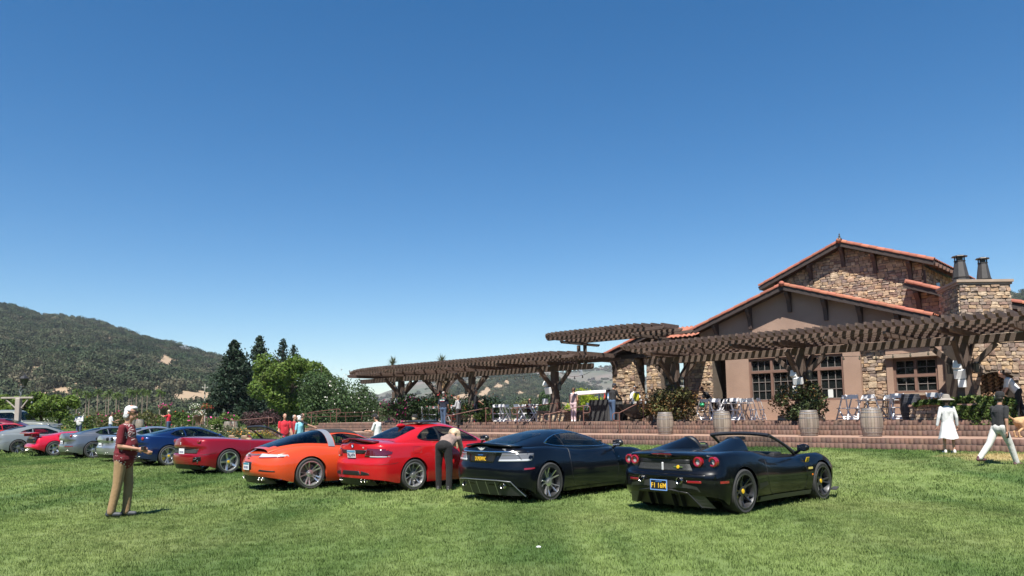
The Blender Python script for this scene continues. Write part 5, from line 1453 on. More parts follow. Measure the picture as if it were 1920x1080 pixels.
# white roof of a golf cart standing behind the drinks table
gc = empty('golf_cart', gp(1115, 775, 46), 0, 'golf cart roof, a long thin white panel behind the drinks table', 'cart')
zr = at(1115, 737, 46).z - gc.location.z; x0 = at(1068, 737, 46).x - gc.location.x; x1 = at(1172, 730, 46).x - gc.location.x
b = MB(); b.prism([(x0, zr - .06), (x0 + .25, zr - .14), (x1, zr + .08), (x1, zr + .22), (x0 + .5, zr + .10), (x0 + .12, zr + .02)], -.55, .55); b.build('roof', chair_white, gc, bevel=.02)
for x in (x0 + .5, x1 - .4):
    for y in (-.5, .5): b = MB(); b.tube([(x, y, .4), (x + .1, y, zr)], .02, 6); b.build('roof_post', black_iron, gc)
b = MB(); b.box(((x0 + x1) / 2, 0, .5), (x1 - x0 - .5, 1.05, .4)); b.box(((x0 + x1) / 2 - .1, 0, .85), (.5, .95, .4)); b.build('body', mat('cart_body', (.12, .14, .12), .5), gc, bevel=.06, seg=2)
for x in (x0 + .7, x1 - .7):
    for y in (-.5, .5): b = MB(); b.lathe([(.05, -.08), (.22, -.08), (.23, 0), (.22, .08), (.05, .08)], 16, Matrix.Translation((x, y, .22)) @ Matrix.Rotation(math.pi / 2, 4, 'X'), close=True); b.build('wheel', rail_m, gc)
# rolled dark cushion and the green bundle by the doorway
cu = empty('rolled_tarpaulin', ab(-4.95, 3.2, TERR), TANG, 'dark rolled bundle lying on a bench by the doorway', 'bundle'); b = MB()
for z in (.62, .74): b.lathe([(.001, -.5), (.15, -.5), (.17, -.42), (.17, .42), (.15, .5), (.001, .5)], 14, Matrix.Translation((0, (z - .62) * .3, z + .1)) @ Matrix.Rotation(math.pi / 2, 4, 'Y'))
b.build('roll', mat('dark_canvas', (.03, .028, .03), .8), cu, smooth=True); b = MB(); b.box((0, 0, .28), (1.0, .4, .55)); b.build('bench', wood_d, cu)

# ---- left garden: lamp on its timber post, rack of flower pots, pole
grey_timber = mat('grey_timber', (.36, .33, .29), .85, col2=(.25, .22, .19), nscale=5, stretch=(1, 1, .2), bump=.3)
lp = empty('lamp_post', gp(33, 790, 44), 0, 'pale timber post with side arms and a black lantern on top', 'lamp post'); L0 = lp.location
zz = lambda y: at(33, y, 44).z - L0.z
xx = lambda x: at(x, 760, 44).x - L0.x
b = MB(); b.box((0, 0, zz(747) / 2), (.27, .27, zz(747))); b.build('post', grey_timber, lp, bevel=.02)
b = MB(); b.box(((xx(2) + xx(62)) / 2, -.02, zz(748) + .07), (xx(62) - xx(2), .12, .10)); b.build('cross_arm', grey_timber, lp, bevel=.01)
for s, xe in ((-1, xx(11)), (1, xx(52))): b = MB(); b.bar((s * .17, 0, zz(765)), (xe, 0, zz(749)), .055, .055); b.build('brace', grey_timber, lp)
b = MB(); sc = []
for k in range(20): t = k / 19; sc.append((.07 + .06 * math.sin(t * 9.4), 0, zz(746) + .1 + (zz(727) - zz(746)) * t))
b.tube(sc, .03, 6); b.tube([(.03, 0, zz(746)), (.24, 0, zz(727))], .025, 6); b.build('scroll_bracket', mat('grey_iron', (.10, .12, .13), .5), lp, smooth=True)
M = Matrix.Translation((.27, 0, zz(727))); b = MB(); b.lathe([(.03, 0), (.16, .05), (.12, .08), (.10, .1)], 6, M); b.lathe([(.26, .50), (.30, .53), (.14, .68), (.06, .72), (.03, .80), (.035, .84), (0, .88)], 6, M)
for k in range(6): a = k * math.pi / 3; b.bar(M @ Vector((.11 * math.cos(a), .11 * math.sin(a), .08)), M @ Vector((.23 * math.cos(a), .23 * math.sin(a), .52)), .02, .02, (0, 1, .1))
ln = b.build('lantern', black_iron, lp); b = MB(); b.lathe([(.09, .09), (.21, .50)], 6, M); b.build('lantern_glass', mat('dark_lamp_glass', (.03, .035, .035), .1, spec=.6), ln)
for k, (x, y, Y, lab, m_) in enumerate(((307, 785, 58, 'black flower pot on a stand left of the man with raised phone', black_iron), (366, 785, 58, 'left flower pot on the timber rack', wood_d), (385, 785, 58, 'right dark flower pot on the timber rack', black_iron), (371, 792, 56, 'small low flower pot in front of the timber rack', rail_m))):
    P = gp(x, y, Y); zt_ = at(x, 766 if k != 3 else 779, Y).z - P.z
    r = empty('flower_pot', P, 0, lab, 'flower pot', 'flower pots on stands in the garden')
    b = MB(); b.lathe([(.14, zt_ - .52), (.30, zt_ - .1), (.33, zt_ - .06), (.33, zt_), (.28, zt_), (.27, zt_ - .08), (0, zt_ - .1)], 14); b.build('pot', m_, r, smooth=True, angle=30)
    for s in (-1, 1): b = MB(); b.bar((s * .24, 0, 0), (s * .12, 0, zt_ - .45), .06, .06); b.build('stand_leg', wood_d, r)
    g = np.random.default_rng(600 + k); q = g.normal(0, .16, (260, 3)) * np.array([1.2, 1.2, .7]) + np.array([0, 0, zt_ + .12]); put('foliage', leaves_at('foliage', q, .11, g), midleaf, r); put('blossom', leaves_at('blossom', q[:90] * np.array([1.2, 1.2, 1]) + np.array([0, 0, .06]), .11, g), [pink_f, white_f, red_f, white_f][k], r)
rk = empty('timber_rack', gp(376, 790, 59), 0, 'reddish timber screen between the two flower pots', 'rack'); zt_ = at(376, 770, 59).z - rk.location.z
for k in range(5): b = MB(); b.box((0, 0, zt_ - .12 - .22 * k), (.62, .05, .2)); b.build('plank', mat('red_timber', (.30, .17, .11), .8, obrand=.2), rk, bevel=.005)
for s in (-1, 1): b = MB(); b.box((s * .34, .0, zt_ / 2), (.08, .08, zt_)); b.build('upright', grey_timber, rk)
up_ = empty('utility_pole', gp(383, 775, 110), 0, 'slender pale utility pole with short cross arm in front of golden slope', 'pole'); h = at(383, 720, 110).z - up_.location.z
b = MB(); b.tube([(0, 0, -.2), (0, 0, h)], [.12, .09], 8); b.build('pole', grey_timber, up_, smooth=True); b = MB(); b.box((0, 0, h - .55), (.9, .08, .08)); b.build('cross_arm', grey_timber, up_)
for s in (-1, 0, 1): b = MB(); b.lathe([(.03, 0), (.05, .08), (0, .12)], 8, Matrix.Translation((s * .4, 0, h - .51))); b.build('insulator', chair_white, up_)
# pylons
steel = mat('pylon_steel', (.30, .31, .32), .6, metal=.3)
def pylon(label, x, yt, yb, Y, arms=True):
    P = at(x, yb, Y); h = at(x, yt, Y).z - P.z; r = empty('transmission_tower', P, .5, label, 'pylon', 'transmission towers on the hills'); b = MB(); w0, w1 = h * .13, h * .035; t = .32 * Y / 950
    lv = [0, .2, .38, .54, .68, .8, .9, 1]
    for sx in (-1, 1):
        for sy in (-1, 1): b.bar((sx * w0, sy * w0, 0), (sx * w1, sy * w1, h), t, t, (1, 0.2, 0))
    for a, c in zip(lv[:-1], lv[1:]):
        wa, wc = w0 + (w1 - w0) * a, w0 + (w1 - w0) * c
        for sy in (-1, 1): b.bar((-wa, sy * wa, a * h), (wc, sy * wc, c * h), t * .6, t * .6, (0, 1, 0)); b.bar((wa, sy * wa, a * h), (-wc, sy * wc, c * h), t * .6, t * .6, (0, 1, 0))
    b.build('lattice', steel, r)
    c = MB()
    for z, L in ((.72, .16), (.86, .2), (.97, .14)): c.bar((-L * h, 0, z * h), (L * h, 0, z * h), t, t * 1.4)
    c.build('cross_arms', steel, r)
pylon('left lattice pylon on the shoulder of the oak hill', 340, 649, 681, 850); pylon('middle tall lattice pylon on the oak hill', 346, 646, 681, 870); pylon('right lattice pylon on the oak hill', 352, 652, 682, 890)
pylon('left pale pylon on the hill seen under the pergola', 908, 712, 727, 1240); pylon('right pale pylon on the hill seen under the pergola', 916, 711, 726, 1260); pylon('distant pylon on the purple hill', 1090, 690, 708, 2350)
# houses on the oak hill
roof_far = mat('far_roof', (.24, .15, .11), .9); wall_far = mat('far_wall', (.16, .11, .09), .9)
def house(label, x, y, Y, w, d, h, rot, wm=wall_far, rm=roof_far, k=1.0):
    P = at(x, y, Y); r = empty('house', P, rot, label, 'house', 'houses on the oak hill'); b = MB(); b.box((0, 0, h / 2 - 1.5), (w, d, h + 3)); b.build('wall', wm, r)
    b = MB(); o = .8; vs = [(sx * (w / 2 + o), sy * (d / 2 + o), h) for sx, sy in ((-1, -1), (1, -1), (1, 1), (-1, 1))] + [(-w * .22, 0, h + d * .22), (w * .22, 0, h + d * .22)]
    b.add(vs, [(0, 1, 5, 4), (1, 2, 5), (2, 3, 4, 5), (3, 0, 4), (3, 2, 1, 0)]); b.build('roof', rm, r)
    for i in range(4): b = MB(); b.box((-w * .36 + w * .24 * i, -d / 2 - .03, h * .55), (w * .15, .08, h * .45)); b.build('window', pane_m, r)
house('brown house with wide hip roof in the clearing above the pollarded trees', 82, 745, 560, 13, 9, 3.6, .1); house('smaller brown roof right behind the wide hip roof', 92, 737, 600, 8, 7, 3.2, -.1); house('small low house left of the lantern', 30, 737, 560, 9, 7, 2.8, .2)
house('small white building behind the palms', 248, 745, 420, 5, 4, 3.6, 0, chair_white, mat('pale_roof', (.45, .43, .4), .8)); house('grey flat building between hill and pollarded trees', 130, 733, 640, 14, 6, 2.2, .1, mat('grey_wall', (.22, .22, .22), .8), mat('grey_roof', (.2, .2, .2), .8))
# ================================================================== cars
tyre_m = mat('tyre_rubber', (.022, .022, .023), .75, col2=(.035, .034, .032), nscale=8, bump=.2, bscale=60)
rubber = mat('black_trim', (.012, .012, .013), .45)
satin = mat('satin_black_trim', (.02, .02, .022), .35)
mesh_m = mat('black_grille', (.02, .02, .02), .6, col2=(.05, .05, .05), nscale=90, contrast=.1)
clear_m = None
badge_silver = mat('badge_silver', (.55, .55, .56), .3, metal=.2)
chrome = mat('chrome', (.75, .75, .76), .12, metal=1.0)
exh_m = mat('exhaust_metal', (.45, .44, .42), .25, metal=1.0)
rim_dark = mat('rim_dark', (.10, .10, .105), .35, metal=.8)
rim_silver = mat('rim_silver', (.62, .62, .63), .28, metal=.85)
rim_grey = mat('rim_grey', (.36, .36, .37), .3, metal=.85)
disc_m = mat('brake_disc', (.22, .21, .20), .4, metal=.8)
yellow_c = mat('yellow_enamel', (.75, .46, .02), .35)
red_lens = mat('red_lens', (.22, .005, .010), .12, spec=.7, coat=1.0)
clear_lens = mat('clear_lens', (.40, .41, .42), .12, spec=.8, coat=.5)
grey_lens = mat('grey_lens', (.12, .12, .125), .12, spec=.8, coat=.5)
red_deep = mat('dark_red_lens', (.085, .003, .008), .1, spec=.8, coat=1.0)
smoke_lens = mat('smoked_lens', (.10, .10, .11), .1, spec=.8, coat=.5)
amber = mat('amber_lens', (.55, .13, .01), .2)
leather = mat('black_leather', (.018, .017, .017), .5)
tan_leather = mat('tan_leather', (.28, .19, .12), .55)
plate_white = mat('plate_white', (.72, .73, .76), .45)
plate_blue = mat('plate_blue', (.05, .16, .42), .45)
plate_black = mat('plate_black', (.01, .01, .012), .45)
plate_yellow = mat('plate_yellow', (.80, .47, .03), .45)
plate_ink = mat('plate_ink', (.02, .03, .12), .5)
def make_clear(name, tint, mixv):
    m = bpy.data.materials.new(name); m.use_nodes = True; nt = m.node_tree; nt.nodes.clear()
    o = nt.nodes.new('ShaderNodeOutputMaterial'); t = nt.nodes.new('ShaderNodeBsdfTransparent'); t.inputs[0].default_value = tint + (1,)
    g = nt.nodes.new('ShaderNodeBsdfGlossy'); g.inputs['Roughness'].default_value = .02
    ge = nt.nodes.new('ShaderNodeNewGeometry'); dt = nt.nodes.new('ShaderNodeVectorMath'); dt.operation = 'DOT_PRODUCT'; nt.links.new(ge.outputs['Normal'], dt.inputs[0]); nt.links.new(ge.outputs['Incoming'], dt.inputs[1])
    def mth(op, a, b):
        n = nt.nodes.new('ShaderNodeMath'); n.operation = op
        for k, v in enumerate((a, b)):
            if isinstance(v, (int, float)): n.inputs[k].default_value = v
            elif v is not None: nt.links.new(v, n.inputs[k])
        return n.outputs[0]
    ab_ = mth('ABSOLUTE', dt.outputs['Value'], None); om = mth('SUBTRACT', 1.0, ab_); p5 = mth('POWER', om, 5.0)
    fo = mth('ADD', mth('MULTIPLY', p5, .9), .05 + mixv)
    mx = nt.nodes.new('ShaderNodeMixShader')
    nt.links.new(fo, mx.inputs[0]); nt.links.new(t.outputs[0], mx.inputs[1]); nt.links.new(g.outputs[0], mx.inputs[2]); nt.links.new(mx.outputs[0], o.inputs[0])
    return m
glass_m = make_clear('car_glass', (.46, .53, .51), 0)
glass_r = make_clear('rear_glass', (.13, .16, .18), 0)
def paint(name, col, metal=0.0, rough=.32, flake=None, coat=1.0):
    m = mat(name, col, rough, metal=metal, coat=coat, spec=.15, col2=flake, nscale=900, detail=1)
    return m
def cs(pts, x):
    """smooth curve through (x, value) points (monotone-limited hermite)"""
    n = len(pts)
    if x <= pts[0][0]: return pts[0][1]
    if x >= pts[-1][0]: return pts[-1][1]
    for i in range(n - 1):
        if x <= pts[i + 1][0]: break
    x0, y0 = pts[i]; x1, y1 = pts[i + 1]; h = x1 - x0; d = (y1 - y0) / h
    def slope(k):
        if k == 0: return (pts[1][1] - pts[0][1]) / (pts[1][0] - pts[0][0])
        if k == n - 1: return (pts[-1][1] - pts[-2][1]) / (pts[-1][0] - pts[-2][0])
        a = (pts[k][1] - pts[k - 1][1]) / (pts[k][0] - pts[k - 1][0]); b = (pts[k + 1][1] - pts[k][1]) / (pts[k + 1][0] - pts[k][0])
        if a * b <= 0: return 0.0
        return 2 * a * b / (a + b)
    m0, m1 = slope(i), slope(i + 1); t = (x - x0) / h
    return (2*t**3 - 3*t*t + 1) * y0 + (t**3 - 2*t*t + t) * h * m0 + (-2*t**3 + 3*t*t) * y1 + (t**3 - t*t) * h * m1

class Car:
    def __init__(s, name, spec, pm, loc, th, label, group=None):
        s.S = spec; s.pm = pm
        z = loc[2] if len(loc) > 2 else ground_z(loc[0], loc[1])
        s.root = empty(name, (loc[0], loc[1], z), math.pi / 2 - RAD(th), label, 'car', group or 'sports cars parked in a row on the lawn')
        # stand on the slope: front wheel height against rear
        f = Vector((math.sin(RAD(th)), math.cos(RAD(th)))) * spec['wb']
        dz = ground_z(loc[0] + f.x, loc[1] + f.y) - ground_z(loc[0], loc[1])
        s.root.rotation_euler = (0, -math.atan2(dz, spec['wb']), math.pi / 2 - RAD(th))
        g = s.S; g.setdefault('rcr', .45); g.setdefault('rcf', .85); g.setdefault('pr', 2.6); g.setdefault('pf', 2.2)
        g.setdefault('lean', .10); g.setdefault('tuck', .05); g.setdefault('rs', .07); g.setdefault('zm', .5); g.setdefault('dq', 2.6)
        s.arches = [(0.0, g['R'] + .035, g['R']), (g['wb'], g['R'] - .01 + .035, g['R'] - .01)]
    # ---- surface functions
    def w(s, x):
        g = s.S; W = cs(g['W'], x)
        a = min(1, max(0, (x - g['xr']) / g['rcr'])); b = min(1, max(0, (g['xf'] - x) / g['rcf']))
        return W * (1 - (1 - a) ** g['pr']) ** (1 / g['pr']) * (1 - (1 - b) ** g['pf']) ** (1 / g['pf'])
    def zb(s, x):
        z = cs(s.S['zbot'], x)
        for xw, R, zc in s.arches:
            d = abs(x - xw)
            if d < R: z = max(z, zc + math.sqrt(R * R - d * d))
        return z
    def zt(s, x): return cs(s.S['ztop'], x)
    def zc(s, x): return cs(s.S['zc'], x)
    def inset(s, x, z):
        g = s.S; zt = s.zt(x); zs = .15
        ins = 0.0
        if z < g['zm']: ins = g['tuck'] * ((g['zm'] - z) / (g['zm'] - zs)) ** 2
        else: ins = g['lean'] * ((z - g['zm']) / max(.1, zt - g['zm'])) ** 2
        rs = g['rs']; q = (z - (zt - rs)) / rs
        if q > 0: ins += rs * .9 * (1 - math.sqrt(max(0, 1 - min(1, q) ** 2)))
        if 'waist' in g:   # body-side scallop
            xa, xb, za, zb_, dep = g['waist']
            if xa < x < xb and za < z < zb_:
                ins += dep * math.sin(math.pi * (x - xa) / (xb - xa)) ** .7 * math.sin(math.pi * (z - za) / (zb_ - za)) ** 2
        return ins
    def side(s, x, z):
        return max(0.0, s.w(x) - s.inset(x, z) * min(1, s.w(x) / .5))
    def xshift(s, x, z):
        g = s.S; a = min(1, max(0, (x - g['xr']) / (g['rcr'] * 1.2)))
        b = min(1, max(0, (g['xf'] - x) / (g['rcf'] * .9)))
        return cs(g['rear'], z) * (1 - a) ** 1.2 - cs(g['front'], z) * (1 - b) ** 1.5
    def rear_x(s, y, z):
        """x of the tail surface at height z, distance y from the middle"""
        g = s.S; lo, hi = g['xr'], g['xr'] + g['rcr']
        for _ in range(30):
            m = (lo + hi) / 2
            if s.side(m, z) < abs(y): lo = m
            else: hi = m
        return lo + s.xshift(lo, z)
    def deck(s, x, y):
        zt, zc = s.zt(x), s.zc(x); ys = max(.05, s.side(x, zt))
        return zc + (zt - zc) * min(1, abs(y) / ys) ** s.S['dq']
    # ---- body shell
    def shell(s, hole=None, nv=20, ny=14):
        g = s.S
        xs = list(np.linspace(g['xr'] + g['rcr'], g['xf'] - g['rcf'], 60))
        xs += [g['xr'] + g['rcr'] * (1 - math.cos(t)) for t in np.linspace(0, math.pi / 2, 22)]
        xs += [g['xf'] - g['rcf'] * (1 - math.cos(t)) for t in np.linspace(0, math.pi / 2, 22)]
        for xw, R, zc in s.arches: xs += [xw + R * math.cos(t) for t in np.linspace(0, math.pi, 25)] + [xw - R - .002, xw + R + .002]
        xs = sorted(xs); xx = [xs[0]]
        for x in xs[1:]:
            if x - xx[-1] > 1e-4: xx.append(x)
        xs = xx; n = len(xs)
        V = []; F = []
        for sg in (1, -1):
            A = np.zeros((n, nv + 2, 3)); D = np.zeros((n, ny + 1, 3))
            for i, x in enumerate(xs):
                b, t = s.zb(x), s.zt(x)
                for k in range(nv + 1):
                    v = k / nv; z = b + (t - b) * (1 - (1 - v) ** 1.35)
                    A[i, k + 1] = (x + s.xshift(x, z), sg * s.side(x, z), z)
                A[i, 0] = A[i, 1] + np.array([0, -sg * min(.07, s.w(x)), .004])
                xt, yt = A[i, -1, 0], A[i, -1, 1]
                for k in range(ny + 1):
                    q = k / ny; y = yt * (1 - q)
                    D[i, k] = (xt + (x - xt) * 0, y, s.deck(x, y) if k else t)
            for M, cols in ((A, nv + 2), (D, ny + 1)):
                base = len(V); V += [tuple(p) for p in M.reshape(-1, 3)]
                for i in range(n - 1):
                    for k in range(cols - 1):
                        if M is D and hole:
                            cx = (xs[i] + xs[i + 1]) / 2; cy = abs(D[i, k, 1] + D[i, k + 1, 1]) / 2
                            if hole[0] < cx < hole[1] and cy < hole[2]: continue
                        q = (base + i * cols + k, base + (i + 1) * cols + k, base + (i + 1) * cols + k + 1, base + i * cols + k + 1)
                        F.append(q if sg < 0 else q[::-1])
        me = bpy.data.meshes.new('body'); me.from_pydata(V, [], F)
        bm = bmesh.new(); bm.from_mesh(me)
        bmesh.ops.remove_doubles(bm, verts=bm.verts, dist=.0006)
        bmesh.ops.dissolve_degenerate(bm, dist=.0004, edges=bm.edges)
        bm.to_mesh(me); bm.free()
        me.polygons.foreach_set('use_smooth', [True] * len(me.polygons)); me.set_sharp_from_angle(angle=RAD(38))
        s.body = put('body', me, s.pm, s.root)
        # floor pan and wheel wells
        b = MB(); zf = .17
        pts = [(x, max(.02, s.w(x) - .1)) for x in np.linspace(g['xr'] + .12, g['xf'] - .12, 24)]
        ring = [Vector((x, y if not any(abs(x - xw) < R for xw, R, _ in s.arches) else y - .28, max(zf, cs(g['zbot'], x) + .02))) for x, y in pts]
        ring += [Vector((v.x, -v.y, v.z)) for v in reversed(ring)]
        b.add(ring, [tuple(range(len(ring)))])
        for xw, R, zc in s.arches:
            for sg in (1, -1):
                y1 = s.w(xw) - .05; y0 = y1 - .36
                P = []
                for t in np.linspace(-.35, math.pi + .35, 15): P += [Vector((xw + (R + .012) * math.cos(t), sg * y, zc + (R + .012) * math.sin(t))) for y in (y0, y1)]
                n2 = len(P) // 2
                b.add(P, [(2 * i, 2 * i + 1, 2 * i + 3, 2 * i + 2) for i in range(n2 - 1)] + [tuple(2 * i for i in range(n2))])
        b.build('underbody', rubber, s.root)
        return s
    # ---- wheels
    def wheels(s, style, rim, n=5, double=False, face=None, caliper=None, cap=None, rimr=None, sw=.05, spread=.16, tw=.27):
        g = s.S; R = g['R']; rr = rimr or R - .075
        face = face or rim
        T = MB(); hw = tw / 2
        T.lathe([(rr - .01, -hw * .8), (rr, -hw * .92), (R - .03, -hw * .98), (R - .008, -hw * .86), (R, -hw * .6), (R, hw * .6), (R - .008, hw * .86), (R - .03, hw * .98), (rr, hw * .92), (rr - .01, hw * .8)], 48, close=True)
        Rm = MB()
        Rm.lathe([(rr + .004, hw * .9), (rr + .002, hw * .97), (rr - .018, hw * .97), (rr - .03, hw * .7), (rr - .045, -hw * .7), (rr, -hw * .9)], 48, close=True)
        Sp = MB()
        prs = []
        for k in range(n):
            a = 2 * math.pi * k / n + math.pi / 2
            if double: prs += [(a - spread, a - spread * double), (a + spread, a + spread * double)]
            else: prs.append((a, a))
        for a0, a1 in prs:
            for (r0, r1, w0, w1, z0, z1, aa, ab_) in ((.035, rr * .55, sw * .95, sw * .85, hw * .52, hw * .60, a1, (a0 + a1) / 2), (rr * .55, rr - .012, sw * .85, sw * .8, hw * .60, hw * .93, (a0 + a1) / 2, a0)):
                p0 = Vector((r0 * math.cos(aa), r0 * math.sin(aa), 0)); p1 = Vector((r1 * math.cos(ab_), r1 * math.sin(ab_), 0))
                d = (p1 - p0).normalized(); x = Vector((-d.y, d.x, 0))
                vs = []
                for p, ww, zz in ((p0, w0, z0), (p1, w1, z1)):
                    for sx, dz, k_ in ((-1, -.035, 1), (1, -.035, 1), (1, 0, .8), (-1, 0, .8)): vs.append(p + x * sx * ww / 2 * k_ + Vector((0, 0, zz + dz)))
                Sp.add(vs, [(0, 1, 5, 4), (1, 2, 6, 5), (2, 3, 7, 6), (3, 0, 4, 7), (0, 3, 2, 1), (4, 5, 6, 7)])
        Sp.lathe([(.085, hw * .3), (.08, hw * .56), (.03, hw * .62), (0, hw * .62)], 20)
        Dk = MB(); Dk.lathe([(.05, hw * .02), (rr - .075, hw * .02), (rr - .075, hw * .14), (.05, hw * .14)], 32, close=True)
        Dk.lathe([(0, -hw * .4), (rr - .05, -hw * .4)], 24)
        Ca = MB()
        for k in range(6):
            a0 = 2.75 + .8 * k / 6; a1 = 2.75 + .8 * (k + 1) / 6
            vs = [(r * math.cos(a), r * math.sin(a), z) for z in (hw * -.05, hw * .38) for r, a in ((rr - .15, a0), (rr - .05, a0), (rr - .05, a1), (rr - .15, a1))]
            Ca.add(vs, [(3, 2, 1, 0), (4, 5, 6, 7), (0, 1, 5, 4), (1, 2, 6, 5), (2, 3, 7, 6), (3, 0, 4, 7)])
        Cp = MB(); Cp.lathe([(.038, hw * .6), (.036, hw * .66), (0, hw * .67)], 14)
        tm = T.mesh('tyre', True); tm.materials.append(tyre_m)
        rm = Rm.mesh('rim', True); rm.materials.append(rim)
        sm_ = Sp.mesh('spokes', True, angle=30); sm_.materials.append(face)
        dm = Dk.mesh('brake_disc', True); dm.materials.append(disc_m)
        cm = Ca.mesh('caliper', True); cm.materials.append(caliper or rubber)
        pm_ = Cp.mesh('hub_cap', True); pm_.materials.append(cap or face)
        for xw, RR, zc in s.arches:
            for sg in (-1, 1):
                w = empty('wheel', (xw, sg * (s.w(xw) - .015 - hw * .98), R - .012 if xw else R))
                w.parent = s.root
                w.rotation_euler = (math.pi / 2, random.uniform(0, 1) if sg > 0 else .35 * (1 if xw else -1), 0) if sg < 0 else (-math.pi / 2, .3, 0)
                k = 1.0 if xw == 0 else (R - .01) / R
                w.scale = (k, k, 1)
                for nm, me in (('tyre', tm), ('rim', rm), ('spokes', sm_), ('brake_disc', dm), ('caliper', cm), ('hub_cap', pm_)): put(nm, me, None, w)
    # ---- closed cabin
    def cab_pt(s, x, phi, off=0.0):
        c = s.C; H = cs(c['prof'], x); wb = cs(c['wb'], x); zb = min(s.deck(x, wb) - .015, H - .005)
        n = c.get('n', 2.7); co, si = math.cos(phi), math.sin(phi)
        k = abs(si) ** (2 / n); z = zb + (H - zb) * k
        y = wb * (1 if co > 0 else -1) * abs(co) ** (2 / n) * (1 - c.get('tum', .22) * (z - zb) / max(.08, c['hm'] - zb) * 1.0)
        return Vector((x, y, z))
    def cab_off(s, x, phi, off):
        p = s.cab_pt(x, phi); e = .01
        du = s.cab_pt(x + e, phi) - s.cab_pt(x - e, phi); dv = s.cab_pt(x, min(math.pi - .001, phi + e)) - s.cab_pt(x, max(.001, phi - e))
        n = dv.cross(du)
        if n.length < 1e-9: return p
        n.normalize()
        if n.dot(Vector((0, p.y * 1.0, .4))) < 0: n = -n
        return p + n * off
    def phi_for_z(s, x, z):
        lo, hi = 0.0, math.pi / 2
        for _ in range(30):
            m = (lo + hi) / 2
            if s.cab_pt(x, m).z < z: lo = m
            else: hi = m
        return lo
    def cabin(s, C, roof_mat=None):
        s.C = C; C.setdefault('hm', max(p[1] for p in C['prof'])); s.holes = []; s.roof_mat = roof_mat; return s
    def finish(s):
        """cabin shell, open where the glass sits, with seats and trim seen through it"""
        C = s.C; x0, x1 = C['prof'][0][0], C['prof'][-1][0]; nx, nf = 120, 96; V = []; F = []
        xs = [x0 + (x1 - x0) * (1 - math.cos(math.pi * i / nx)) / 2 for i in range(nx + 1)]
        for x in xs:
            for k in range(nf + 1): V.append(s.cab_pt(x, math.pi * k / nf))
        for i in range(nx):
            x = (xs[i] + xs[i + 1]) / 2; H = [(a(x), b(x), both) for xa, xb, a, b, both in s.holes if xa < x < xb]
            for k in range(nf):
                p = math.pi * (k + .5) / nf; q = min(p, math.pi - p)
                if any((a + .03 < (q if both else p) < b - .03) for a, b, both in H): continue
                F.append((i * (nf + 1) + k, i * (nf + 1) + k + 1, (i + 1) * (nf + 1) + k + 1, (i + 1) * (nf + 1) + k)[::-1])
        me = bpy.data.meshes.new('roof'); me.from_pydata(V, [], F); me.polygons.foreach_set('use_smooth', [True] * len(F)); put('roof', me, s.roof_mat or s.pm, s.root)
        P = np.zeros((24, 13, 3))
        for i in range(24):
            x = x0 + .08 + (x1 - x0 - .16) * i / 23; w = cs(C['wb'], x) * .97
            for k in range(13): y = w * (k / 6 - 1); P[i, k] = (x, y, s.deck(x, y) + .006)
        put('cabin_trim', grid_mesh('cabin_trim', P), leather, s.root)
        xm = (x0 + x1) / 2; zd = s.deck(xm, 0); hh = C['hm'] - zd
        for sg in (1, -1):
            b = MB(); b.box((xm - .05, sg * .36, zd + hh * .18), (.12, .42, hh * .4), Matrix.Rotation(-.2, 3, 'Y')); o = b.build('seat', leather, s.root, bevel=.04, seg=2, smooth=True)
            h = MB(); h.box((xm - .10, sg * .36, zd + hh * .52), (.09, .24, hh * .34), Matrix.Rotation(-.15, 3, 'Y')); h.build('headrest', leather, o, bevel=.03, seg=2, smooth=True)
        b = MB(); b.box((x1 - .55, 0, s.deck(x1 - .55, 0) + .03), (.3, cs(C['wb'], x1 - .55) * 1.7, .1)); b.tube([(x1 - .78, .36 + .17 * math.cos(t), zd + .06 + .14 * math.sin(t)) for t in np.linspace(0, 6.28, 17)], .014, 6, cap=False); b.build('dashboard', leather, s.root)
        return s
    def cab_patch(s, name, xa, xb, phi_lo, phi_hi, m, off=.004, nx=26, nf=16, both=False, parent=None):
        """patch of the cabin surface between x = xa..xb, angles given as functions of x"""
        if m in (glass_m, glass_r): s.holes.append((xa, xb, phi_lo, phi_hi, both))
        for sg in ((1, -1) if both else (1,)):
            P = np.zeros((nx + 1, nf + 1, 3))
            for i in range(nx + 1):
                x = xa + (xb - xa) * i / nx; a, b = phi_lo(x), phi_hi(x)
                for k in range(nf + 1):
                    q = s.cab_off(x, a + (b - a) * k / nf, off); P[i, k] = (q.x, q.y * sg, q.z)
            me = grid_mesh(name, P, flip=(sg < 0))
            put(name, me, m, parent or s.root)
    def side_glass(s, pts_lo, pts_hi, xa, xb, m=None, name='side_window', trim=None, off=.005):
        m = m or glass_m
        lo = lambda x: s.phi_for_z(x, cs(pts_lo, x)); hi = lambda x: max(s.phi_for_z(x, cs(pts_hi, x)), s.phi_for_z(x, cs(pts_lo, x)) + .01)
        s.cab_patch(name, xa, xb, lo, hi, m, off, 30, 8, True)
        if trim:
            for sg in (1, -1):
                b = MB(); up = []; dn = []
                for i in range(25):
                    x = xa + (xb - xa) * i / 24
                    q = s.cab_off(x, hi(x), off + .002); up.append((q.x, q.y * sg, q.z)); q = s.cab_off(x, lo(x), off + .002); dn.append((q.x, q.y * sg, q.z))
                b.tube(up, .009, 5); b.tube(dn, .009, 5); b.build('window_trim', trim, s.root)
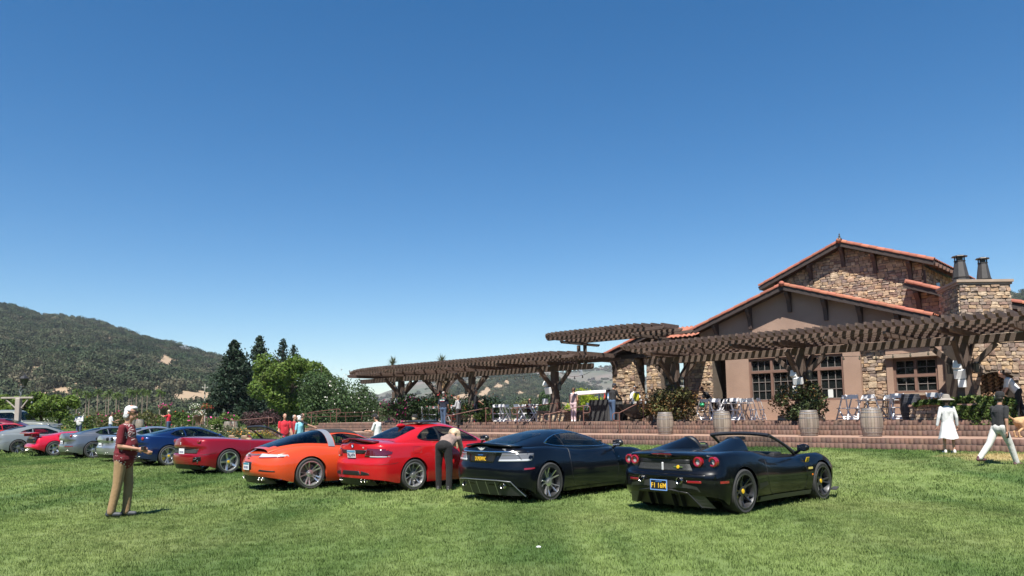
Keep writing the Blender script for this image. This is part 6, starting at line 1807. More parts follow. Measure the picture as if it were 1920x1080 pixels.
    def end_glass(s, xa, xb, fa, fb, name, m=None, off=.004, rnd=.25):
        """screen across the car between x = xa and xb; fa, fb: how far down the sides it wraps at each end (phi)"""
        L = xb - xa
        def ph(x):
            t = (x - xa) / L; p = fa + (fb - fa) * t
            e = min(t, 1 - t); r = .10
            if e < r: p += rnd * (1 - math.sqrt(max(0, 1 - (1 - e / r) ** 2)))
            return p
        s.cab_patch(name, xa, xb, ph, lambda x: math.pi - ph(x), m or (glass_r if name == 'rear_window' else glass_m), off, 24, 30)
    # ---- details
    def rear_patch(s, name, quad, m, off=.004, n=10, k=5, parent=None, mirror=False):
        """piece lying on the tail: quad = four (y, z) corners"""
        for sg in ((1, -1) if mirror else (1,)):
            (a, b, c, d) = quad; P = np.zeros((n + 1, k + 1, 3))
            for i in range(n + 1):
                for j in range(k + 1):
                    u, v = i / n, j / k
                    y = (a[0] * (1 - u) + b[0] * u) * (1 - v) + (d[0] * (1 - u) + c[0] * u) * v; z = (a[1] * (1 - u) + b[1] * u) * (1 - v) + (d[1] * (1 - u) + c[1] * u) * v
                    P[i, j] = (s.rear_x(y, z) - off, y * sg, z)
            # rim of real thickness
            me = grid_mesh(name, P, flip=(sg > 0)); o = put(name, me, m, parent or s.root)
            md = o.modifiers.new('depth', 'SOLIDIFY'); md.thickness = max(.004, abs(off)); md.offset = -1
        return o
    def side_patch(s, name, quad, m, off=.004, n=12, k=4, both=True):
        (a, b, c, d) = quad
        for sg in ((1, -1) if both else (-1,)):
            P = np.zeros((n + 1, k + 1, 3))
            for i in range(n + 1):
                for j in range(k + 1):
                    u, v = i / n, j / k
                    x = (a[0] * (1 - u) + b[0] * u) * (1 - v) + (d[0] * (1 - u) + c[0] * u) * v; z = (a[1] * (1 - u) + b[1] * u) * (1 - v) + (d[1] * (1 - u) + c[1] * u) * v
                    P[i, j] = (x + s.xshift(x, z), sg * (s.side(x, z) + off), z)
            put(name, grid_mesh(name, P, flip=(sg > 0)), m, s.root)
    def line(s, pts, m=None, r=.0035, both=True, name='door_seam'):
        for sg in ((1, -1) if both else (-1,)):
            b = MB(); P = []
            for (x0, z0), (x1, z1) in zip(pts[:-1], pts[1:]):
                for t in np.linspace(0, 1, 8)[:-1]:
                    x, z = x0 + (x1 - x0) * t, z0 + (z1 - z0) * t; P.append((x, sg * (s.side(x, z) + .0005), z))
            b.tube(P, r, 4); b.build(name, m or rubber, s.root)
    def rear_disc(s, name, y, z, r, m, depth=.03, n=20, parent=None, inner=None):
        x = s.rear_x(y, z); b = MB(); M = Matrix.Translation((x, y, z)) @ Matrix.Rotation(-math.pi / 2, 4, 'Y') @ Matrix.Rotation(0, 4, 'Z')
        if inner: b.lathe([(inner, -.03), (inner, depth), ((inner + r) / 2, depth * 1.25), (r, depth * .8), (r * 1.02, -.03)], n, M, close=True)
        else: b.lathe([(r * 1.02, -.03), (r, depth * .6), (r * .6, depth), (0, depth * 1.1)], n, M)
        return b.build(name, m, parent or s.root, smooth=True)
    def pipe(s, y, z, r=.045, L=.12, x=None, oval=1.0):
        x = s.low_x(y, z, .45, .0)
        b = MB(); M = Matrix.Translation((x + .05, y, z)) @ Matrix.Rotation(-math.pi / 2, 4, 'Y') @ Matrix.Diagonal((1, oval, 1, 1))
        b.lathe([(r * .82, 0), (r * .82, L), (r * .92, L + .006), (r, L), (r, 0)], 18, M, close=True); o = b.build('exhaust_tip', exh_m, s.root, smooth=True)
        c = MB(); c.lathe([(0, L * .3), (r * .83, L * .3)], 14, M); c.build('exhaust_bore', rubber, o)
    def low_x(s, y, z, k=.45, off=.012):
        return s.rear_x(min(abs(y), s.S['W'][0][1] * .93), max(z, .42)) - off + max(0, .42 - z) * k
    def diffuser(s, outer, m, inner=None, fins=(), fin_m=None, lip=None, k=.45):
        def dense(p):
            o = []
            for a, b in zip(p[:-1], p[1:]): o += [(a[0] + (b[0] - a[0]) * t, a[1] + (b[1] - a[1]) * t) for t in np.linspace(0, 1, 6)[:-1]]
            return o + [p[-1]]
        b = MB(); O = dense(outer); n = len(O)
        if inner:
            I = dense(inner)
            vs = [(s.low_x(y, z, k), y, z) for y, z in O] + [(s.low_x(y, z, k), y, z) for y, z in I] + [(s.low_x(y, z, k) + .12, y, z) for y, z in I]
            b.add(vs, [(i, i + 1, n + i + 1, n + i) for i in range(n - 1)] + [(n + i, n + i + 1, 2 * n + i + 1, 2 * n + i) for i in range(n - 1)])
        else:
            vs = [(s.low_x(y, z, k), y, z) for y, z in O] + [(s.low_x(y, outer[0][1], k), y, outer[0][1]) for y, z in O]
            b.add(vs, [(i, i + 1, n + i + 1, n + i) for i in range(n - 1)])
        d = b.build('diffuser', m, s.root)
        I = dense(inner or outer); q = MB(); q.add([(s.low_x(y, z, k) + .10, y, z) for y, z in I] + [(s.low_x(y, outer[0][1], k) + .10, y, outer[0][1]) for y, z in I], [(i, i + 1, n + i + 1, n + i) for i in range(n - 1)])
        q.build('diffuser_tunnel', rubber, d)
        if fins:
            q = MB(); z1 = max(z for y, z in (inner or outer)); z0 = outer[0][1]
            for y in fins: q.add([(s.low_x(y, z, k) + dx, y + dy, z) for dy in (-.008, .008) for z, dx in ((z0, .0), (z1, .0), (z1, .2), (z0, .2))], [(0, 1, 2, 3), (7, 6, 5, 4), (0, 4, 5, 1), (3, 2, 6, 7), (0, 3, 7, 4)])
            q.build('diffuser_fins', fin_m or rubber, d)
        if lip: q = MB(); q.tube([(s.low_x(y, z, k) - .004, y, z) for y, z in dense(lip)], .010, 6); q.build('diffuser_lip', fin_m or satin, d)
        return d
    def mirror(s, x, y, z, m, k=1.0):
        for sg in (1, -1):
            b = MB(); b.ball((0, 0, 0), (.07 * k, .105 * k, .065 * k), 12, 8); b.tube([(.02, -.06 * sg, -.03), (.03, -.19 * sg, -.10)], [.022, .03], 6)
            o = b.build('wing_mirror', m, s.root, smooth=True, loc=(x, sg * y, z)); o.rotation_euler = (0, 0, .12 * sg)
            g = MB(); g.add([(-.069 * k, sy * .085 * k, sz * .047 * k) for sy, sz in ((-1, -1), (1, -1), (1, 1), (-1, 1))], [(0, 1, 2, 3)]); g.build('mirror_glass', chrome, o)
    def plate(s, y, z, m_face, rows, frame=None, top=None, w=.305, h=.152, off=.018, tilt=0.0):
        """number plate standing proud of the tail; rows: (text, height, dz, material)"""
        x = s.rear_x(y, z) - off
        r = MB(); r.box((0, 0, 0), (.008, w, h)); P = r.build('number_plate', m_face, s.root, bevel=.003, loc=(x, y, z), rot=(0, tilt, 0))
        if frame:
            f = MB(); t = .013
            for cy, cz, sy, sz in ((0, h / 2, w + t, t), (0, -h / 2, w + t, t), (-w / 2, 0, t, h - t), (w / 2, 0, t, h - t)): f.box((-.006, cy, cz), (.012, sy, sz))
            f.build('plate_frame', frame, P)
        if top:
            f = MB(); f.box((-.0045, 0, h * .5 - h * .13), (.006, w * .98, h * .24)); f.build('plate_band', top, P)
        if not rows:
            f = MB(); [f.box((-.0045, w * (-.36 + .12 * i), -.02), (.004, w * (.07 if i % 3 else .045), h * .36)) for i in range(7)]; f.build('plate_marks', plate_ink, P)
        for (txt, th_, dz, tm_) in rows:
            put('plate_lettering', text_mesh(txt, th_, w * .92), tm_, P, (-.0085, 0, dz), (math.pi / 2, 0, -math.pi / 2))
        return P
    def badge_text(s, txt, y, z, h, m, maxw=1.0, off=.006):
        put('badge_lettering', text_mesh(txt, h, maxw), m, s.root, (s.rear_x(y, z) - off, y, z), (math.pi / 2, 0, -math.pi / 2))
    def spoiler(s, hw, z, h, m, depth=.26):
        P = np.zeros((25, 6, 3))
        for i in range(25):
            y = -hw + 2 * hw * i / 24; e = (1 - abs(y / hw) ** 5); x = s.rear_x(y, z)
            for j in range(6):
                t = j / 5; xx = x + depth * (1 - t) * (.4 + .6 * e) - .035 * t * e
                P[i, j] = (xx, y, s.deck(max(xx, s.S['xr'] + .02), y) + .004 + h * e * t * t)
        o = put('boot_spoiler', grid_mesh('boot_spoiler', P, flip=True), m, s.root); md = o.modifiers.new('depth', 'SOLIDIFY'); md.thickness = .03; md.offset = -1
    def seats(s, m, xs=.95, zz=.38, hz=.98):
        for sg in (1, -1):
            b = MB(); b.box((xs + .25, sg * .36, zz), (.5, .46, .16)); b.box((xs - .05, sg * .36, zz + .28), (.16, .46, .6), Matrix.Rotation(-.25, 3, 'Y'))
            o = b.build('seat', m, s.root, bevel=.05, seg=3, smooth=True)
            h = MB(); h.box((xs - .16, sg * .36, hz - .08), (.1, .24, .18), Matrix.Rotation(-.2, 3, 'Y')); h.build('headrest', m, o, bevel=.03, seg=2, smooth=True)
    def tub(s, x0, x1, hw, zf=.30, zrim=.80):
        b = MB(); vs = [(x, y, z) for z in (zf, zrim) for x, y in ((x0, -hw), (x1, -hw), (x1, hw), (x0, hw))]
        b.add(vs, [(0, 1, 2, 3), (0, 4, 5, 1), (1, 5, 6, 2), (2, 6, 7, 3), (3, 7, 4, 0)]); b.build('cockpit', leather, s.root)
        d = MB(); d.box((x1 - .12, 0, zrim - .06), (.3, hw * 1.95, .2)); d.build('dashboard', leather, s.root, bevel=.05, seg=2, smooth=True)
        w = MB(); pts = [(x1 - .36 - .05 * math.sin(t) , .36 + .17 * math.cos(t), zrim - .0 + .15 * math.sin(t)) for t in np.linspace(0, 2 * math.pi, 17)]; w.tube(pts, .014, 6, cap=False); w.build('steering_wheel', leather, s.root)
    def windscreen(s, base, top, m, rad=.022):
        """open car: frame tube and glass; base/top = (x, half width, z), bowed forward in the middle"""
        bp = [(base[0] + .12 * (1 - (t * t)), base[1] * t, base[2] + .02 * (1 - t * t)) for t in np.linspace(-1, 1, 13)]
        tp = [(top[0] + .06 * (1 - t * t), top[1] * t, top[2] + .03 * (1 - t * t)) for t in np.linspace(-1, 1, 13)]
        b = MB(); b.tube(tp, rad * 1.25, 8)
        for k in (0, -1):
            q = [Vector(bp[k]).lerp(Vector(tp[k]), u) + Vector((.03 * math.sin(math.pi * u), 0, .015 * math.sin(math.pi * u))) for u in np.linspace(0, 1, 7)]
            b.tube(q, [rad * 1.5, rad * 1.3, rad * 1.1, rad, rad, rad, rad * 1.2], 8)
        o = b.build('windscreen_frame', m, s.root, smooth=True)
        P = np.zeros((13, 6, 3))
        for i in range(13):
            for j in range(6): P[i, j] = Vector(bp[i]).lerp(Vector(tp[i]), j / 5)
        put('windscreen', grid_mesh('windscreen', P), screen_m, o)
        d = MB(); d.box(((top[0] + .05), 0, top[2] - .05), (.03, .18, .06)); d.build('rear_view_mirror', rubber, o, bevel=.01)

TXT = {}
def text_mesh(txt, h, maxw):
    key = (txt, h, maxw)
    if key in TXT: return TXT[key]
    c = bpy.data.curves.new('lettering', 'FONT'); c.body = txt; c.align_x = 'CENTER'; c.align_y = 'CENTER'; c.size = h * 1.38; c.extrude = .0012; c.offset = h * .012; c.resolution_u = 2
    o = bpy.data.objects.new('lettering', c); COL.objects.link(o)
    me = bpy.data.meshes.new_from_object(o.evaluated_get(bpy.context.evaluated_depsgraph_get()))
    bpy.data.objects.remove(o)
    V = np.array([v.co[:] for v in me.vertices]); w = V[:, 0].max() - V[:, 0].min()
    if w > maxw:
        V[:, 0] *= maxw / w; me.vertices.foreach_set('co', V.astype(np.float32).ravel())
    me.name = 'lettering'; me.materials.clear()
    TXT[key] = me; return me
screen_m = make_clear('windscreen_glass', (.72, .80, .78), 0)
FLAT = [(0, 0), (2, 0)]

# ---------------------------------------------------------------- black open car with humps (nearest)
black_p = paint('black_paint', (.002, .0023, .0035), .0, .3, coat=.65)
def front_flat(zlo=.45): return [(.1, .04), (.3, .0), (zlo, .0), (.7, .10), (1.0, .25)]
S_F = dict(xr=-.87, xf=3.66, wb=2.60, R=.345, W=[(-.87, .90), (-.4, .945), (0, .962), (.45, .95), (1.2, .905), (1.9, .91), (2.6, .945), (3.2, .91), (3.66, .80)],
    ztop=[(-.87, .91), (-.5, .935), (0, .955), (.4, .94), (.9, .865), (1.4, .81), (1.9, .80), (2.3, .825), (2.62, .83), (3.0, .755), (3.4, .61), (3.66, .50)],
    zc=[(-.87, .945), (-.6, .965), (0, .975), (.5, .96), (.9, .885), (1.8, .845), (2.2, .81), (2.6, .735), (3.2, .60), (3.66, .47)],
    zbot=[(-.87, .33), (-.6, .27), (-.38, .17), (.5, .145), (2.2, .14), (3.2, .14), (3.66, .12)],
    rear=[(.1, .10), (.28, .05), (.42, .0), (.60, .0), (.66, .055), (.70, .075), (.86, .075), (.92, .02), (.96, .0)], front=front_flat(), lean=.11, tuck=.06, rcr=.40)
c = Car('sports_car', S_F, black_p, (2.94, 12.38), 48.0, 'black open two seater with red round tail lamps and yellow plate nearest the camera')
c.shell(hole=(.62, 1.80, .60))
c.wheels('star', rim_dark, n=5, double=.35, caliper=yellow_c, cap=yellow_c, sw=.034, spread=.20)
c.tub(.60, 1.82, .61, zrim=.83); c.seats(leather, .98, .34, 1.0)
c.windscreen((2.05, .70, .83), (1.43, .57, 1.16), satin, .026)
for sg in (1, -1):       # hoops and the humps behind them
    b = MB(); pts = [(.60 - .10 * math.sin(t), sg * .42 + .205 * math.cos(t), .86 + .275 * math.sin(t)) for t in np.linspace(0, math.pi, 15)]; b.tube(pts, .034, 8)
    h = b.build('roll_hoop', rubber, c.root, smooth=True)
    g = MB(); g.add([(.57 - .08 * math.sin(t), sg * .42 + .18 * math.cos(t), .87 + .24 * math.sin(t)) for t in np.linspace(0, math.pi, 12)], [tuple(range(12))]); g.build('wind_deflector', screen_m, h)
    P = np.zeros((16, 13, 3))
    for i in range(16):
        t = i / 15; x = .58 - 1.05 * t; hh = .235 * (1 - t) ** 1.3; ww = .235 * (1 - .25 * t)
        for k in range(13):
            a = math.pi * k / 12; y = sg * (.44 + .10 * t) + ww * math.cos(a)
            P[i, k] = (x, y, c.deck(x, y) - .012 + hh * math.sin(a) ** 1.3)
    put('rear_buttress', grid_mesh('rear_buttress', P), black_p, c.root)
bz = MB(); 
c.rear_patch('rear_grille', [(-.52, .675), (.52, .675), (.46, .80), (-.46, .80)], mesh_m, .004)
c.rear_patch('grille_recess', [(-.47, .785), (.47, .785), (.47, .845), (-.47, .845)], rubber, .006)
for y in (-.80, -.60, .60, .80):
    l = c.rear_disc('tail_lamp', y, .815, .080, red_lens, .03, inner=.042); c.rear_disc('lamp_lens', y, .815, .05, clear_lens, .012, parent=l)
c.rear_patch('brake_lamp', [(-.19, .905), (.19, .905), (.19, .93), (-.19, .93)], red_lens, .006)
hb_ = MB(); hb_.box((c.rear_x(0, .74) - .02, 0, .735), (.03, .035, .125)); hb_.build('horse_badge_mount', badge_silver, c.root, bevel=.01)
bd = MB(); x = c.rear_x(.28, .73) - .012; bd.lathe([(.028, 0), (.026, .008), (0, .009)], 14, Matrix.Translation((x, -.28, .735)) @ Matrix.Rotation(-math.pi / 2, 4, 'Y')); o = bd.build('victory_badge', yellow_c, c.root)
b = MB(); b.box((x, -.28, .735), (.006, .16, .018)); b.build('badge_bar', mat('badge_green', (.10, .16, .05), .4), o)
c.rear_patch('bumper_slot', [(-.86, .56), (.86, .56), (.86, .635), (-.86, .635)], black_p, .006)
c.rear_patch('side_reflector', [(.46, .50), (.68, .50), (.68, .535), (.46, .535)], red_lens, .005, mirror=True)
c.side_patch('side_marker', [(-.62, .50), (-.45, .50), (-.45, .535), (-.62, .535)], red_lens, .004)
# carbon diffuser: sloping trapezium frame with dark tunnels and fins
carbon = mat('carbon_trim', (.035, .035, .036), .4, col2=(.05, .05, .05), nscale=60)
c.diffuser([(-.80, .13), (-.62, .45), (-.22, .53), (.22, .53), (.62, .45), (.80, .13)], carbon, [(-.62, .13), (-.46, .35), (-.18, .385), (.18, .385), (.46, .35), (.62, .13)], (-.30, -.15, .15, .30), lip=[(-.62, .13), (-.46, .35), (-.18, .385), (.18, .385), (.46, .35), (.62, .13)])
for y in (-.36, .36): c.pipe(y, .535, .052, .10)
pl_ = c.plate(0, .455, plate_black, [('F1 16M', .078, -.012, plate_yellow), ('CALIFORNIA', .016, .05, plate_blue)], frame=mat('plate_frame_blue', (.16, .30, .62), .4), off=.055)
c.mirror(1.80, 1.0, .95, black_p)
c.line([(.72, .79), (.70, .55), (.80, .30), (.95, .22)]); c.line([(2.02, .76), (2.06, .5), (2.0, .22)])
c.side_patch('side_intake', [(.42, .34), (.72, .40), (.68, .46), (.42, .44)], rubber, .003)
c.side_patch('sill_skirt', [(.45, .15), (2.18, .14), (2.18, .215), (.45, .225)], carbon, .022)
for sg in (1, -1):
    b = MB(); b.prism([(-.05, .075), (.05, .075), (.055, .0), (0, -.085), (-.055, 0)], -.004, .004); o = b.build('shield_badge', yellow_c, c.root, loc=(2.12, sg * (c.side(2.12, .70) + .008), .70), rot=(sg * -.32, 0, 0))
    b = MB(); b.box((0, 0, 0), (.028, .011, .07), Matrix.Rotation(.4, 3, 'Y')); b.build('shield_horse', rubber, o)
    b = MB(); b.box((2.17, sg * (c.side(2.17, .585) + .006), .585), (.14, .008, .035)); b.build('side_script', mat('badge_gold', (.55, .45, .12), .4), c.root)
    b = MB(); b.ball((2.22, sg * (c.side(2.22, .47) + .002), .47), (.025, .008, .02), 8, 5); b.build('side_repeater', amber, c.root)
    b = MB(); b.box((3.42, sg * (c.side(3.42, .46) + .005), .46), (.12, .02, .05), Matrix.Rotation(-sg * .4, 3, 'Z')); b.build('front_marker', amber, c.root)
    b = MB(); b.box((3.3, sg * .80, .15), (.5, .10, .02), Matrix.Rotation(-sg * .35, 3, 'Z')); b.build('front_splitter', carbon, c.root)

# ---------------------------------------------------------------- black coupe
black_b = paint('midnight_paint', (.002, .003, .006), .0, .3, coat=.6)
S_D = dict(xr=-.88, xf=3.84, wb=2.74, R=.352, W=[(-.88, .88), (-.4, .94), (0, .955), (.5, .935), (1.2, .90), (2.0, .905), (2.74, .945), (3.3, .91), (3.84, .80)],
    ztop=[(-.88, .955), (-.5, .975), (0, .985), (.5, .955), (1.2, .905), (2.0, .895), (2.74, .87), (3.3, .76), (3.84, .56)],
    zc=[(-.88, 1.015), (-.65, 1.02), (-.3, 1.0), (.4, 1.0), (2.2, .935), (2.8, .85), (3.4, .72), (3.84, .53)],
    zbot=[(-.88, .32), (-.6, .27), (-.38, .18), (.5, .155), (2.2, .15), (3.84, .14)],
    rear=[(.1, .14), (.3, .05), (.48, .0), (.60, .0), (.72, .035), (.86, .05), (.89, .03), (.95, .05), (1.02, .06)], front=front_flat(), lean=.13, tuck=.05, rcr=.50)
c = Car('sports_car', S_D, black_b, (0.0, 14.35), 44.0, 'black closed coupe with wide pale tail lamps, beside the open black car')
c.shell()
c.wheels('ten', rim_dark, n=5, double=.55, face=rim_silver, sw=.030, spread=.24)
c.cabin(dict(prof=[(-.62, 1.0), (-.2, 1.10), (.3, 1.205), (.8, 1.27), (1.15, 1.275), (1.6, 1.195), (2.0, 1.06), (2.38, .925)], wb=[(-.62, .60), (0, .71), (.7, .755), (1.5, .74), (2.38, .60)], tum=.26, n=2.7))
c.end_glass(-.50, .42, 1.02, .98, 'rear_window'); c.end_glass(1.42, 2.30, .95, .78, 'windscreen_glass')
c.side_glass([(.12, 1.03), (.35, .985), (.8, .955), (1.5, .935), (2.0, .93)], [(.12, 1.04), (.35, 1.115), (.7, 1.185), (1.1, 1.205), (1.5, 1.15), (1.85, 1.02), (2.0, .94)], .12, 1.98, trim=chrome)
c.side_glass([(.60, .96), (.64, .95)], [(.60, 1.16), (.64, 1.18)], .60, .63, m=rubber, name='window_divider', off=.009)
c.spoiler(.68, 1.0, .024, black_b)
c.finish()
c.rear_patch('chrome_strip', [(-.84, .905), (.84, .905), (.82, .925), (-.82, .925)], chrome, .012)
c.rear_patch('plate_recess', [(-.30, .715), (.30, .715), (.36, .895), (-.36, .895)], rubber, .003)
for sg in (1, -1):
    pass
c.rear_patch('tail_lamp', [(.40, .735), (.90, .745), (.87, .885), (.48, .885)], grey_lens, .006, mirror=True, n=16)
c.rear_patch('lamp_band', [(.42, .745), (.895, .752), (.89, .785), (.43, .775)], clear_lens, .010, mirror=True, n=16)
b = MB(); x = c.rear_x(0, .965) - .008
b.prism([(-.10, .02), (-.03, .005), (0, .018), (.03, .005), (.10, .02), (.06, -.012), (.02, -.03), (-.02, -.03), (-.06, -.012)], -.004, .004, Matrix.Translation((x, 0, .965)) @ Matrix.Rotation(math.pi / 2, 4, 'Z')); b.build('winged_badge', badge_silver, c.root)
c.rear_patch('brake_lamp', [(-.15, .985), (.15, .985), (.15, .996), (-.15, .996)], grey_lens, .006)
c.badge_text('DBS', -.50, .945, .035, badge_silver)
c.plate(0, .80, plate_black, [('DUNSWNC', .075, -.02, plate_yellow), ('CALIFORNIA', .018, .05, plate_blue)], off=.02)
c.side_patch('side_marker', [(-.62, .60), (-.42, .61), (-.42, .635), (-.62, .63)], red_lens, .004)
c.diffuser([(-.80, .14), (-.62, .38), (.62, .38), (.80, .14)], carbon, None, (-.34, -.12, .12, .34), rim_grey, [(-.82, .13), (-.66, .39), (-.4, .41), (.4, .41), (.66, .39), (.82, .13)])
for y in (-.50, .50): c.pipe(y, .315, .055, .08)
c.mirror(2.02, .99, .985, satin, 1.1)
c.line([(.66, .95), (.62, .75), (.62, .45), (.75, .22)]); c.line([(2.06, .89), (2.12, .5), (2.05, .2)]); c.line([(-.68, .93), (-.62, .75)], name='boot_seam')
c.side_patch('side_strake', [(2.16, .70), (2.6 - .42, .70), (2.6 - .42, .715), (2.16, .715)], chrome, .006)
c.side_patch('sill_skirt', [(.45, .16), (2.3, .155), (2.3, .20), (.45, .205)], black_b, .018)
c.side_patch('door_handle', [(.74, .80), (.92, .805), (.92, .825), (.74, .82)], black_b, .010)

# ---------------------------------------------------------------- red coupe with open door window
red_p = paint('red_paint', (.37, .008, .011), .0, .3)
S_M = dict(xr=-1.03, xf=3.58, wb=2.76, R=.335, W=[(-1.03, .84), (-.5, .885), (0, .905), (.6, .885), (1.4, .87), (2.1, .875), (2.76, .90), (3.2, .86), (3.58, .78)],
    ztop=[(-1.03, .985), (-.6, 1.0), (0, 1.0), (1.0, .965), (2.0, .94), (2.76, .905), (3.2, .82), (3.58, .66)],
    zc=[(-1.03, 1.06), (-.7, 1.075), (-.3, 1.07), (.4, 1.05), (2.1, 1.01), (2.76, .945), (3.3, .83), (3.58, .66)],
    zbot=[(-1.03, .30), (-.7, .25), (-.38, .19), (.5, .17), (2.2, .165), (3.58, .16)],
    rear=[(.1, .10), (.25, .02), (.45, .0), (.62, .0), (.66, .05), (.8, .065), (.98, .07), (1.08, .06)], front=front_flat(.6), lean=.09, tuck=.04, rcr=.42, rs=.06)
c = Car('sports_car', S_M, red_p, (-2.73, 16.65), 44.4, 'bright red coupe with white plate and boot spoiler, a blonde woman leaning at its window')
c.shell()
c.wheels('multi', rim_silver, n=5, double=.9, sw=.028, spread=.30, face=rim_silver)
c.cabin(dict(prof=[(-.32, 1.065), (0.0, 1.205), (.36, 1.345), (.78, 1.41), (1.2, 1.42), (1.6, 1.34), (1.95, 1.20), (2.35, 1.0)], wb=[(-.32, .64), (.15, .71), (.9, .735), (1.7, .725), (2.35, .62)], tum=.20, n=3.0))
c.end_glass(-.25, .40, .90, .92, 'rear_window'); c.end_glass(1.48, 2.27, .88, .74, 'windscreen_glass')
c.side_glass([(.24, 1.10), (.38, 1.06), (.8, 1.035), (1.5, 1.02), (2.02, 1.01)], [(.24, 1.12), (.38, 1.21), (.62, 1.295), (1.0, 1.335), (1.45, 1.27), (1.8, 1.13), (2.02, 1.02)], .24, 2.0, trim=rubber)
c.side_glass([(.80, 1.04), (.86, 1.035)], [(.80, 1.32), (.86, 1.325)], .80, .85, m=rubber, name='window_divider', off=.009)
c.finish()
P = np.zeros((9, 9, 3))
for i in range(9):
    for j in range(9):
        x = .55 + .55 * i / 8; q = c.cab_pt(x, math.pi / 2 + .42 * (j / 4 - 1)); P[i, j] = (q.x, q.y, q.z + .035 + .01 * (1 - i / 8))
o = put('sunroof_panel', grid_mesh('sunroof_panel', P), rubber, c.root); o.modifiers.new('depth', 'SOLIDIFY').thickness = .03
b = MB(); b.ball((.30, 0, 1.365), (.13, .045, .05), 10, 6); b.build('aerial_fin', red_p, c.root, smooth=True)
c.spoiler(.60, 1.03, .03, paint('dark_red_trim', (.10, .006, .01)))
c.rear_patch('plate_recess', [(-.40, .80), (.40, .80), (.46, .88), (-.46, .88)], rubber, .004)
c.rear_patch('tail_lamp', [(.42, .745), (.85, .735), (.82, .90), (.47, .915)], red_deep, .010, mirror=True, n=16)
c.rear_patch('reversing_lamp', [(.56, .738), (.86, .730), (.86, .752), (.56, .758)], clear_lens, .013, mirror=True, n=12)
c.side_patch('tail_lamp_side', [(-.86, .75), (-.58, .80), (-.55, .84), (-.84, .90)], red_deep, .007)
b = MB(); x = c.rear_x(0, .955); Mr = Matrix.Translation((x - .004, 0, .955)) @ Matrix.Rotation(-math.pi / 2, 4, 'Y')
b.lathe([(.042, -.01), (.041, .006), (0, .008)], 18, Mr); ob = b.build('roundel', rubber, c.root)
bb_ = MB(); bb_.mi = 0
for k in range(4):
    bb_.mi = k % 2
    bb_.add([Mr @ Vector((0, 0, .0095))] + [Mr @ Vector((.029 * math.cos(a), .029 * math.sin(a), .0095)) for a in np.linspace(k * math.pi / 2, (k + 1) * math.pi / 2, 6)], [(0, i, i + 1) for i in range(1, 6)])
bb_.build('roundel_quarters', [mat('enamel_white', (.8, .8, .8), .3), mat('enamel_blue', (.03, .2, .6), .3)], ob)
c.badge_text('M3', -.36, .925, .032, badge_silver)
c.plate(0, .79, plate_white, [('7BLA974', .066, -.02, plate_ink)], top=mat('plate_band_blue', (.10, .30, .48), .5), off=.03, tilt=-.12)
c.rear_patch('bumper_slot', [(-.36, .36), (.30, .36), (.26, .45), (-.32, .45)], rubber, .003); c.rear_patch('bumper_slot', [(.36, .36), (.60, .37), (.58, .41), (.38, .45)], rubber, .003, mirror=True)
c.diffuser([(-.62, .15), (-.5, .30), (.5, .30), (.62, .15)], rubber)
for y in (-.46, -.36, .36, .46): c.pipe(y, .255, .042, .08)
c.mirror(1.98, .98, 1.06, satin, 1.1)
c.line([(.88, .99), (.84, .7), (.86, .4), (.95, .24)]); c.line([(2.10, .93), (2.15, .5), (2.08, .22)])
c.line([(-.02, .92), (.20, .92), (.21, .83), (.17, .79), (-.01, .79), (-.02, .92)], name='fuel_flap_seam', r=.0025)
c.line([(-.9, .58), (-.5, .60), (-.42, .62)], name='bumper_seam', r=.003)
c.side_patch('sill_skirt', [(.42, .18), (2.34, .175), (2.34, .22), (.42, .225)], red_p, .016)

# ---------------------------------------------------------------- orange targa
orange_p = paint('orange_paint', (.52, .058, .017), .0, .3)
S_P = dict(xr=-1.06, xf=3.43, wb=2.45, R=.345, W=[(-1.06, .84), (-.5, .90), (0, .93), (.5, .90), (1.2, .865), (1.9, .87), (2.45, .90), (2.9, .86), (3.43, .72)],
    ztop=[(-1.06, .69), (-.85, .80), (-.5, .895), (0, .94), (.5, .91), (1.2, .865), (2.0, .85), (2.45, .845), (2.9, .75), (3.2, .62), (3.43, .5)],
    zc=[(-1.06, .71), (-.9, .80), (-.6, .91), (-.2, .97), (.4, .97), (1.9, .90), (2.4, .80), (2.9, .68), (3.43, .48)],
    zbot=[(-1.06, .32), (-.7, .26), (-.38, .18), (.5, .155), (2.2, .15), (3.43, .15)],
    rear=[(.1, .16), (.28, .06), (.42, .0), (.55, .0), (.70, .035), (.8, .09), (.95, .2)], front=front_flat(.5), lean=.12, tuck=.06, rcr=.62, rs=.08, rcf=1.0)
c = Car('sports_car', S_P, orange_p, (-5.03, 17.25), 49.5, 'orange car with silver roll bar, black fabric roof and wrap-around rear window')
c.shell()
c.wheels('double', rim_silver, n=5, double=.85, sw=.036, spread=.20, face=rim_silver)
c.cabin(dict(prof=[(-.82, .90), (-.4, 1.03), (.1, 1.185), (.55, 1.27), (1.0, 1.29), (1.3, 1.255), (1.65, 1.12), (2.12, .885)], wb=[(-.82, .52), (-.2, .66), (.5, .72), (1.3, .70), (2.12, .58)], tum=.24, n=2.7))
c.cab_patch('rear_window', -.72, .50, lambda x: c.phi_for_z(x, min(c.C['hm'], c.deck(x, .6) + .045)) if x > -.6 else 1.0, lambda x: math.pi - (c.phi_for_z(x, min(c.C['hm'], c.deck(x, .6) + .045)) if x > -.6 else 1.0), glass_r, .004, 26, 30)
c.cab_patch('targa_bar', .50, .66, lambda x: .02, lambda x: math.pi - .02, mat('targa_silver', (.40, .41, .43), .3, metal=.6), .012, 6, 34)
c.cab_patch('fabric_roof', .665, 1.40, lambda x: .86, lambda x: math.pi - .86, mat('black_fabric', (.016, .016, .017), .9), .010, 14, 26)
